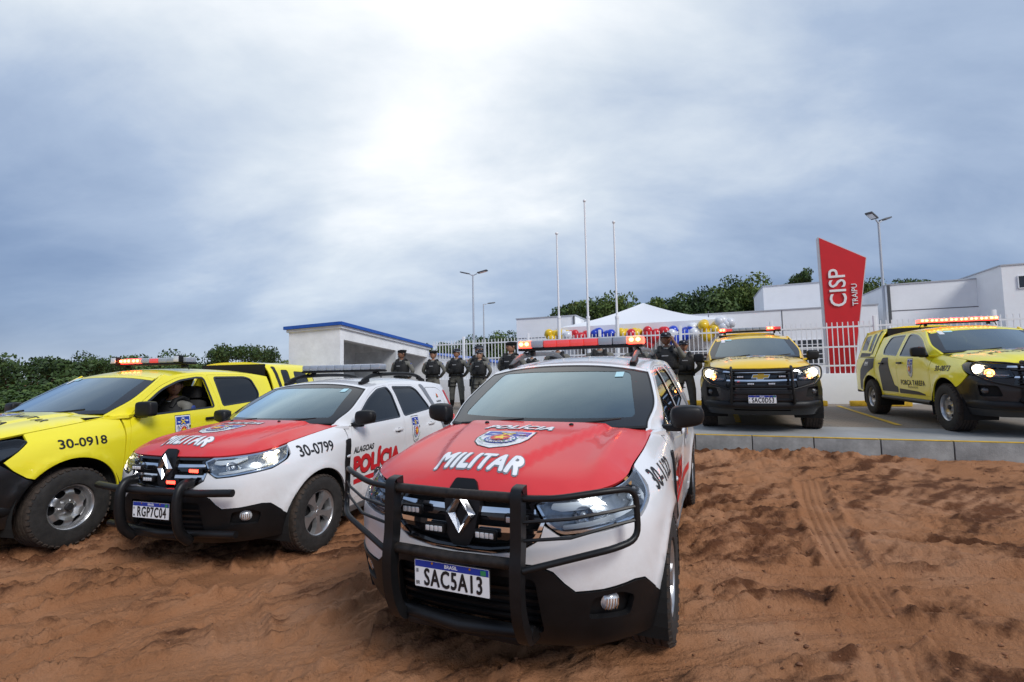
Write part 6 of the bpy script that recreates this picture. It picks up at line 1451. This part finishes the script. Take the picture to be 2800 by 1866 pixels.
def head_mesh(skin, turn=0, female=False):
    """head with brow, nose, lips, chin, ears, eyes; faces -y, chin near z=0, crown near .235"""
    a=Acc(); bm=bmesh.new(); bmesh.ops.create_uvsphere(bm,u_segments=20,v_segments=16,radius=1)
    for v in bm.verts:
        x,y,z=v.co; fz=z
        rx=.074*(1-.16*max(0,-fz)**1.3); ry=.095; 
        px=x*rx; py=y*ry+.008; pz=.122+z*.116
        if y<0:
            py*=1-.10*max(0,-fz)**2 if fz<-.3 else 1
            if fz<-.55: py-=.010*(1-abs(x))
        else: py*=1.0; px*=1.04; 
        if fz<-.5 and y>0: py*=.72
        v.co=(px,py,pz)
    V=[tuple(v.co) for v in bm.verts]; F=[tuple(w.index for w in f.verts) for f in bm.faces]; bm.free(); a.add(V,F,0)
    a.add([(0,-.092,.150),(-.011,-.092,.118),(.011,-.092,.118),(0,-.116,.108),(-.016,-.090,.102),(.016,-.090,.102),(0,-.092,.098)],[(0,1,3),(0,3,2),(1,4,3),(3,5,2),(4,6,3),(6,5,3)],0)
    for s in (-1,1):
        V,F=ellipse_loft([(s*.030,-.0855,.140,.013,.006),(s*.030,-.0875,.1435,.015,.007),(s*.030,-.0855,.147,.013,.006)],8); a.add(V,F,1)
        a.add([(s*.014,-.094,.157),(s*.048,-.084,.160),(s*.048,-.083,.166),(s*.014,-.093,.164)],[(0,1,2,3) if s>0 else (3,2,1,0)],2)
        V,F=ellipse_loft([(s*.077,.008,.100,.006,.010),(s*.081,.010,.125,.008,.018),(s*.079,.012,.150,.006,.014)],8); a.add(V,F,0)
    V,F=ellipse_loft([(0,-.086,.070,.018,.008),(0,-.089,.075,.024,.009),(0,-.090,.080,.020,.008)],10); a.add(V,F,3)
    R=Matrix.Rotation(turn,3,'Z'); a.V=[tuple(R@Vector(v)) for v in a.V]; return a
BODIES={}
def body_mesh(pose):
    if pose in BODIES: return BODIES[pose]
    # joints for a 1.75 m figure facing -y
    V=[(0,0,.93),(0,-.005,1.08),(0,-.01,1.22),(0,.0,1.36),(0,.012,1.445),(0,.008,1.52)]; R=[(.170,.130),(.168,.128),(.182,.135),(.172,.118),(.075,.07),(.056,.056)]
    E=[(0,1),(1,2),(2,3),(3,4),(4,5)]; reg={}
    def chain(start,pts,rs,tagname):
        i0=start
        for p,r in zip(pts,rs): V.append(p); R.append(r); E.append((i0,len(V)-1)); reg[len(V)-1]=tagname; i0=len(V)-1
        return i0
    def hand(wr,dirv,up,s):
        d=Vector(dirv).normalized(); u=Vector(up).normalized(); w=Vector(V[wr]); sd=d.cross(u).normalized()
        pm=chain(wr,[tuple(w+d*.05),tuple(w+d*.085)],[(.030,.018),(.032,.016)],'hand'); c=Vector(V[pm])
        for k,l in ((-1.5,.060),(-.5,.074),(.5,.070),(1.5,.054)):
            b=c+sd*.0145*k; chain(pm,[tuple(b+d*l*.45+u*.004),tuple(b+d*l*.8-u*.012),tuple(b+d*l-u*.026)],[.0088,.008,.0068],'hand')
        tb=w+d*.035+sd*(-.03*s); chain(pm-1,[tuple(tb+d*.02-u*.008),tuple(tb+d*.045+sd*(-.012*s)-u*.018)],[.0105,.0085],'hand')
    for s in (-1,1):
        if pose!='sit':
            f=chain(0,[(s*.105,.0,.86),(s*.135,-.01,.50),(s*.15,.012,.16)],[(.108,.112),(.078,.084),(.062,.066)],'leg')
            chain(f,[(s*.155,.015,.055),(s*.17,-.07,.045),(s*.178,-.145,.035)],[(.048,.05),(.045,.04),(.038,.03)],'boot')
        else:
            f=chain(0,[(s*.11,-.10,.90),(s*.13,-.42,.93),(s*.13,-.50,.56)],[(.095,.095),(.068,.07),(.052,.055)],'leg'); chain(f,[(s*.13,-.52,.48),(s*.135,-.62,.46)],[(.045,.045),(.04,.035)],'boot')
        sh=(s*.215,.01,1.385)
        if pose=='phone' and s>0:
            w=chain(3,[sh,(s*.30,-.10,1.24),(s*.225,-.20,1.44)],[(.072,.07),(.050,.05),(.036,.034)],'arm'); w=chain(w,[(s*.165,-.165,1.545)],[(.028,.024)],'hand'); hand(w,(-.35,.25,.9),(.6,-.7,.2),s)
        elif pose=='vest':
            w=chain(3,[sh,(s*.275,-.03,1.16),(s*.12,-.20,1.18)],[(.072,.07),(.050,.05),(.036,.034)],'arm'); w=chain(w,[(s*.05,-.22,1.20)],[(.027,.022)],'hand'); hand(w,(-s*.8,-.1,.25),(0,-1,.1),s)
        elif pose=='sit':
            w=chain(3,[sh,(s*.25,-.06,1.13),(s*.20,-.32,1.16)],[(.072,.07),(.050,.05),(.036,.034)],'arm'); w=chain(w,[(s*.17,-.40,1.19)],[(.027,.022)],'hand'); hand(w,(-s*.15,-.8,.2),(0,.1,1),s)
        else:
            w=chain(3,[sh,(s*.335,.05,1.14),(s*.15,.175,.955)],[(.080,.078),(.060,.06),(.042,.04)],'arm'); w=chain(w,[(s*.06,.175,.93)],[(.027,.022)],'hand'); hand(w,(-s*.9,.1,-.35),(0,1,.1),s)
    vs,fs=skin_eval(V,E,R,0,2)
    seg=[(Vector(V[a]),Vector(V[b]),reg.get(b,'torso' if b<5 else 'neck')) for a,b in E]
    mi=[]
    for f in fs:
        c=sum((Vector(vs[i]) for i in f),Vector())/len(f); best=(9,'')
        for a,b,t in seg:
            d=b-a; k=max(0,min(1,(c-a).dot(d)/d.length_squared)); q=(c-a-d*k).length
            if q<best[0]: best=(q,t)
        t=best[1]
        if t=='leg' and c.z<.26 and pose!='sit': t='boot'
        mi.append({'torso':0,'arm':0,'leg':1,'boot':2,'hand':3,'neck':3}[t])
    BODIES[pose]=(vs,fs,mi); return BODIES[pose]
def person(label,loc,yaw,h=1.75,pose='back',hat='cap',skin=0,turn=0,glasses=False,female=False,tilt=0,patch=True,wide=1.0):
    g=empty('person',loc,yaw,label,'person','officers standing behind the cars' if pose!='sit' else None); k=h/1.75; wide*=1.04; g.scale=(k*wide,k*wide,k)
    vs,fs,mi=body_mesh(pose); a=Acc(); a.V=list(vs); a.F=list(fs); a.M=list(mi)
    hd=head_mesh(SK[skin],turn,female); n=len(a.V); a.V+=[(x*1.12,y*1.12,z*1.08+1.495) for x,y,z in hd.V]; a.F+=[tuple(i+n for i in f) for f in hd.F]; a.M+=[{0:3,1:4,2:5,3:6}[m] for m in hd.M]
    b=mesh_obj('body',a.V,a.F,[UNI,TRO,BOOT,SK[skin],EYEM,HAIR,LIP],g,True,a.M)
    R=Matrix.Rotation(turn,3,'Z'); H=lambda x,y,z:tuple((R@Vector((x,y,0)))*1.12+Vector((0,0,1.495+z*1.08)))
    def hobj(name,V,F,m,par=g): return mesh_obj(name,[H(*v) for v in V],F,m,par,True)
    V,F=ellipse_loft([(0,.030,.070,.060,.058),(0,.020,.110,.075,.080),(0,.014,.170,.078,.094),(0,.012,.215,.066,.082),(0,.012,.240,.03,.04)],18); hobj('hair',V,F,HAIR,b)
    if female: V,F=ellipse_loft([(0,.105,.07,.02,.02),(0,.118,.10,.035,.032),(0,.112,.135,.025,.025)],12); hobj('hair_bun',V,F,HAIR,b)
    if hat=='cap':
        V,F=ellipse_loft([(0,.010,.165,.083,.100),(0,.010,.195,.084,.101),(0,.008,.225,.076,.092),(0,.008,.248,.050,.062),(0,.008,.254,.015,.02)],20); c=hobj('cap',V,F,CAPM)
        V,F=ellipse_loft([(0,.010,.163,.0845,.1015),(0,.010,.174,.085,.102)],20); hobj('cap_band',V,F,CAPW,c)
        V=[];F=[]
        for i in range(9):
            t=(i-4)/4; x=.076*t; y0=-.090+.060*t*t*.9; V+=[(x*1.05,y0+.012,.178),(x*.95,y0-.075*(1-.55*t*t),.158)]
        F=[(2*i,2*i+1,2*i+3,2*i+2) for i in range(8)]; o=hobj('cap_peak',V,F,CAPM,c); md=o.modifiers.new('t','SOLIDIFY'); md.thickness=.006
        V,F=ellipse_loft([(0,-.0905,.200,.016,.004),(0,-.0885,.222,.012,.004)],8); hobj('cap_badge',V,F,CAPW,c)
    else:
        V,F=ellipse_loft([(0,.008,.170,.083,.099),(.0,.008,.186,.086,.103),(.012,.012,.208,.098,.110),(.022,.014,.228,.088,.100),(.020,.014,.240,.05,.06),(.02,.014,.243,.01,.01)],20); hobj('beret',V,F,BERET)
    if glasses:
        for s in (-1,1):
            pts=[(s*.030+.021*math.cos(t),-.099,.141+.015*math.sin(t)) for t in np.linspace(0,2*math.pi,13)]; V,F=tube_data(pts,.0025,5); hobj('glasses_rim',V,F,EYEM,b)
        V,F=tube_data([(-.01,-.10,.143),(.01,-.10,.143)],.002,5); hobj('glasses_bridge',V,F,EYEM,b)
    # ballistic vest: front and back plates with shoulder straps, pouches
    V,F=ellipse_loft([(0,-.003,1.025,.196,.160),(0,-.005,1.10,.202,.168),(0,-.005,1.20,.208,.176),(0,-.002,1.30,.202,.170),(0,.0,1.36,.178,.152),(0,.003,1.405,.145,.126),(0,.006,1.43,.11,.105)],22); ve=mesh_obj('vest',V,F,VEST,g,True)
    for s in (-1,1):
        tube('vest_strap',[(s*.095,-.125,1.36),(s*.105,-.075,1.455),(s*.108,.01,1.478),(s*.105,.085,1.445),(s*.095,.125,1.36)],.026,VEST,ve,8,1.5)
        boxo('vest_pouch',(s*.090,-.185,1.115),(.095,.05,.12),VEST,ve,bev=.012)
    boxo('vest_label',(.0,-.172,1.285),(.11,.012,.022),mat('label_grey',(.30,.30,.31),.7),ve)
    boxo('vest_radio',(-.12,-.172,1.28),(.05,.035,.09),VEST,ve,bev=.01)
    V,F=ellipse_loft([(0,-.055,1.435,.045,.03),(0,-.075,1.40,.02,.02)],8); mesh_obj('undershirt',V,F,WHT,b,True)
    tube('collar',[(.06*math.cos(t),.012+.062*math.sin(t),1.465-.018*math.cos(t+math.pi/2)) for t in np.linspace(0,2*math.pi,17)],.018,UNI,b,6)
    if pose!='sit':
        V,F=ellipse_loft([(0,.0,.955,.185,.146),(0,0,1.0,.187,.148)],20); be=mesh_obj('belt',V,F,VEST,g,True); boxo('buckle',(0,-.148,.978),(.06,.014,.045),VEST,be,bev=.006)
        for s,z in ((-1,.97),(1,.97)): boxo('belt_pouch',(s*.165,-.075,z),(.06,.07,.09),VEST,be,bev=.012)
        ho=boxo('holster',(-.205,-.015,.735),(.065,.10,.21),VEST,g,bev=.018); boxo('pistol_grip',(-.21,.02,.87),(.04,.05,.09),BOOT,ho,bev=.012)
        for z in (.66,.76): tube('thigh_strap',[(-.105+.098*math.cos(t),-.004+.102*math.sin(t),z) for t in np.linspace(0,2*math.pi,17)],.011,VEST,ho,6,1.3)
        for s in (-1,1): boxo('cargo_pocket',(s*.195,-.005,.58),(.022,.12,.15),TRO,b,bev=.01)
    if patch:
        for s in (-1,1): ball('shoulder_patch',(s*.29,.012,1.335),(.008,.035,.042),PATCH if s<0 else PATCHB,b,10,6)
    if pose=='phone': boxo('mobile_phone',(.118,-.075,1.60),(.014,.07,.14),BOOT,g,rot=Matrix.Rotation(.25,3,'X'),bev=.005)
    return g
def stand(px,py,h,**kw):
    """place a standing figure so that its crown (photo pixel) is h above the paving"""
    d=ray(px,py); t=(PZ+h*1.012-CAM_H)/d.z; p=EYE+d*t; return (p.x,p.y,PZ+.005)
def face(loc,extra=0): return math.atan2(-loc[0],loc[1])*-1*-1+extra   # turn the figure's front (-y) towards the camera
people=[(1098,956,1.76,'officer in a black beret before the open bay of the shelter',-.55,dict(hat='beret',skin=1,turn=-.5)),
 (1184,958,1.74,'moustached officer with glasses and black beret, second from the left',-.35,dict(hat='beret',skin=0,glasses=True,turn=-.25)),
 (1248,954,1.78,'officer in a peaked cap with a thigh holster, third from the left',-.40,dict(hat='cap',skin=0,turn=-.3,wide=1.05)),
 (1311,957,1.68,'woman officer in a peaked cap, in front of another capped officer',-.45,dict(hat='cap',skin=2,female=True,turn=-.35,wide=.95)),
 (1308,944,1.84,'capped officer holding his vest, standing behind the woman officer',-.3,dict(hat='cap',skin=0,pose='vest',turn=-.5,wide=1.05)),
 (1396,934,1.78,'tall officer in a black beret just left of the nearest patrol car',-.55,dict(hat='beret',skin=0,turn=-.35,wide=1.08)),
 (1453,957,1.74,'officer whose face shows between roof rail and light bar',-.3,dict(hat='beret',skin=2,turn=-.2)),
 (1524,929,1.78,'officer with a yellow shoulder mark behind the roof, left of centre',-.1,dict(hat='beret',skin=0)),
 (1638,922,1.78,'officer with a white undershirt straight behind the car roof',0,dict(hat='cap',skin=0,wide=1.06)),
 (1740,924,1.76,'officer mostly hidden behind the right end of the light bar',.2,dict(hat='cap',skin=1)),
 (1820,909,1.80,'heavy capped officer raising a phone to his ear',-.15,dict(hat='cap',skin=1,pose='phone',turn=.15,wide=1.1)),
 (1868,931,1.68,'shorter capped officer with hands behind his back beside the amber pickup',.1,dict(hat='cap',skin=0,turn=.05,wide=1.08))]
for px,py,h,lab,dy,kw in people:
    l=stand(px,py,h); yw=math.atan2(l[0],l[1]); person(lab,l,-yw+dy,h,**kw)
# driver of the left pickup
M3=Matrix.Translation((-4.868,6.416,ZC-1.603))@Matrix.Rotation(-1.78,4,'Z')@Matrix.Rotation(-.011,4,'Y')
p=M3@Vector((.02,.42,-.12)); person('seated driver in dark uniform and beret at the open pickup window',tuple(p),-1.78+math.pi/2,1.75,pose='sit',hat='beret',skin=0,turn=.9)

# ------------------------------------------------------------------ trees
LEAF=[mat('leaf_dark',(.028,.055,.016),.6,spec=.3),mat('leaf_mid',(.050,.095,.022),.6,spec=.3),mat('leaf_light',(.085,.135,.035),.6,spec=.3)]; 
for m_ in LEAF:      # every tree its own shade of green
    t=m_.node_tree; b=t.nodes['Principled BSDF']; oi=N(t,'ShaderNodeObjectInfo'); c0=tuple(b.inputs['Base Color'].default_value)[:3]
    t.links.new(ramp(t,oi.outputs['Random'],[(0,tuple(x*.7 for x in c0)),(.5,c0),(1,(c0[0]*1.75,c0[1]*1.4,c0[2]*1.2))]),b.inputs['Base Color'])
BARK=mat('bark',(.09,.065,.045),.9,var=.4)
TREE={}
def tree_mesh(kind,seed):
    r=np.random.default_rng(seed); blobs=[]
    n={'dense':26,'wide':22,'sparse':16}[kind]
    for i in range(n):
        a=r.uniform(0,2*math.pi); q=math.sqrt(r.random()); 
        if kind=='wide': c=(q*.95*math.cos(a),q*.95*math.sin(a),.62+.28*r.random()*(1-.5*q)); s=r.uniform(.16,.30)
        elif kind=='dense': c=(q*.62*math.cos(a),q*.62*math.sin(a),.22+.66*r.random()*(1-.35*q)); s=r.uniform(.16,.28)
        else: c=(q*.6*math.cos(a),q*.6*math.sin(a),.5+.45*r.random()); s=r.uniform(.10,.2)
        blobs.append((c,s))
    V=[];F=[];M=[]; per={'dense':300,'wide':240,'sparse':170}[kind]
    for (c,s) in blobs:
        tone=r.random()
        for k in range(per):
            d=r.normal(size=3); d/=np.linalg.norm(d); rad=s*(.55+.5*r.random()); p=np.array(c)+d*rad*[1,1,.75]
            t1=r.normal(size=3); t1/=np.linalg.norm(t1); nrm=d*.6+r.normal(size=3)*.6; t1-=nrm*(t1@nrm)/(nrm@nrm); t1/=np.linalg.norm(t1)+1e-9; t2=np.cross(nrm,t1); t2/=np.linalg.norm(t2)+1e-9
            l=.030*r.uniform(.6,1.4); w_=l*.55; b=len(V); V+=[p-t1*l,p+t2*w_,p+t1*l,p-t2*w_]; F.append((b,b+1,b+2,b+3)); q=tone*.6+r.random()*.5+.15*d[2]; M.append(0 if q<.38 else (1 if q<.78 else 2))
    me=bpy.data.meshes.new('crown'); me.from_pydata([tuple(v) for v in V],[],F)
    for m in LEAF: me.materials.append(m)
    me.polygons.foreach_set('material_index',M); me.update()
    a=Acc(); top=.55 if kind!='dense' else .45
    a.tube(smooth_path([(0,0,-.05),(.02,.01,.2),(-.01,.02,top)],4),[.030-.014*i/8 for i in range(9)],8)
    for c,s in blobs[:10]: a.tube(smooth_path([(0,.01,.22+.03*r.random()*5),(c[0]*.4,c[1]*.4,c[2]*.7),tuple(c)],4),[.014-.010*i/8 for i in range(9)],5)
    o=a.obj('trunk',BARK,None,60); tm=o.data; bpy.data.objects.remove(o); return me,tm
for kd in ('dense','wide','sparse'):
    for sd in range(2): TREE[kd,sd]=tree_mesh(kd,40+sd+len(kd)*7)
tcount=0
def tree(px,py,d,kd,sd,wpx,label,zb=None,group='trees beyond the yard',grow=1.35):
    """crown top at a photo pixel, d metres away, crown about wpx photo pixels wide"""
    global tcount
    p=at_y(px,py,d); zb=-.4 if zb is None else zb; w_=wpx*grow/CAM_F*d/1.7; hz=w_*{'dense':1.15,'wide':1.25,'sparse':1.3}[kd]; hz=min(hz,(p.z-zb)/.93)
    g=empty('tree',(p.x,p.y,zb),tcount*1.7,label,'tree',group); tcount+=1
    cm,tm=TREE[kd,sd]; c=link(bpy.data.objects.new('crown',cm),g); c.scale=(w_,w_,hz); c.location=(0,0,p.z-zb-.93*hz)
    tr=link(bpy.data.objects.new('trunk',tm),g); tr.scale=(w_,w_,(p.z-zb)/.93)
left=[(-120,1002,24,'dense',0,330,'dense dark tree cut by the left edge of the picture'),(35,978,23,'wide',1,230,'dark bushy tree rising over the hood of the left pickup'),(150,1036,21,'dense',0,240,'low dark bush over the windshield base of the left pickup'),(228,974,27,'wide',0,130,'pointed dark tree left of the red roof lights'),(60,1060,19,'dense',1,260,'lowest dark shrub above the left pickup hood'),
 (-60,1070,19,'dense',0,280,'dark shrub at the far left behind the hood'),(335,1002,40,'wide',0,190,'pale green tree just left of the red roof lights'),(420,992,42,'wide',1,190,'feathery tree behind the red roof lights'),(488,972,46,'wide',0,160,'rounded tree above the left light bar'),(560,1005,44,'dense',0,150,'low green tree between light bar and tall tree'),
 (665,947,44,'wide',1,120,'tall airy tree left of the shelter'),(700,978,46,'dense',1,130,'bushy tree at the foot of the tall airy one'),(745,985,48,'sparse',0,110,'small thin tree near the shelter wall'),(610,995,50,'dense',1,170,'green tree behind the left pickup cab'),(800,1000,52,'dense',0,150,'low tree hidden beside the shelter'),(270,1030,30,'dense',0,200,'dark low tree behind the left pickup windshield'),(380,1030,34,'dense',1,220,'low shrub behind the left pickup roof')]
for a_ in left: tree(*a_,group='trees along the left horizon')
mid=[(1280,928,62,'wide',0,90,'tree left of the single lamp post behind the fence'),(1330,915,60,'dense',1,90,'green tree right of the left lamp posts'),(1385,910,58,'dense',0,100,'tree against the left corner of the white annex'),(1240,945,66,'dense',0,90,'low tree behind the fence near the shelter'),(1190,950,68,'sparse',1,70,'thin tree at the end of the shelter roof'),(1300,960,55,'dense',1,140,'green shrub mass seen through the left fence'),(1240,970,55,'dense',0,120,'shrub seen through the fence beside the shelter'),
 (1560,845,55,'sparse',0,90,'thin tree above the annex roof'),(1610,832,52,'wide',1,130,'tree behind the tallest flagpole'),(1690,818,50,'wide',0,130,'tree behind the right flagpole'),(1740,835,54,'dense',1,110,'tree behind the peak of the marquee'),(1820,822,52,'sparse',1,80,'thin tree right of the marquee peak'),
 (1890,800,50,'dense',0,150,'rounded tree right of the marquee'),(1960,782,50,'dense',1,170,'large bushy tree above the main building roof'),(2035,760,48,'dense',0,140,'tallest leafy tree left of the upper white block'),(2070,800,47,'dense',1,120,'tree against the upper white block'),(1850,835,56,'dense',1,160,'low tree line right of the marquee roof'),(1990,820,47,'dense',0,200,'tree mass directly above the main building'),(2215,745,60,'sparse',0,90,'thin tree top just left of the red sign'),(2195,762,62,'sparse',1,70,'small twiggy tree top above the upper block'),(2420,770,60,'wide',1,110,'flat topped tree behind the right lamp post')]
for a_ in mid: tree(*a_,zb=0.0,grow=1.7)
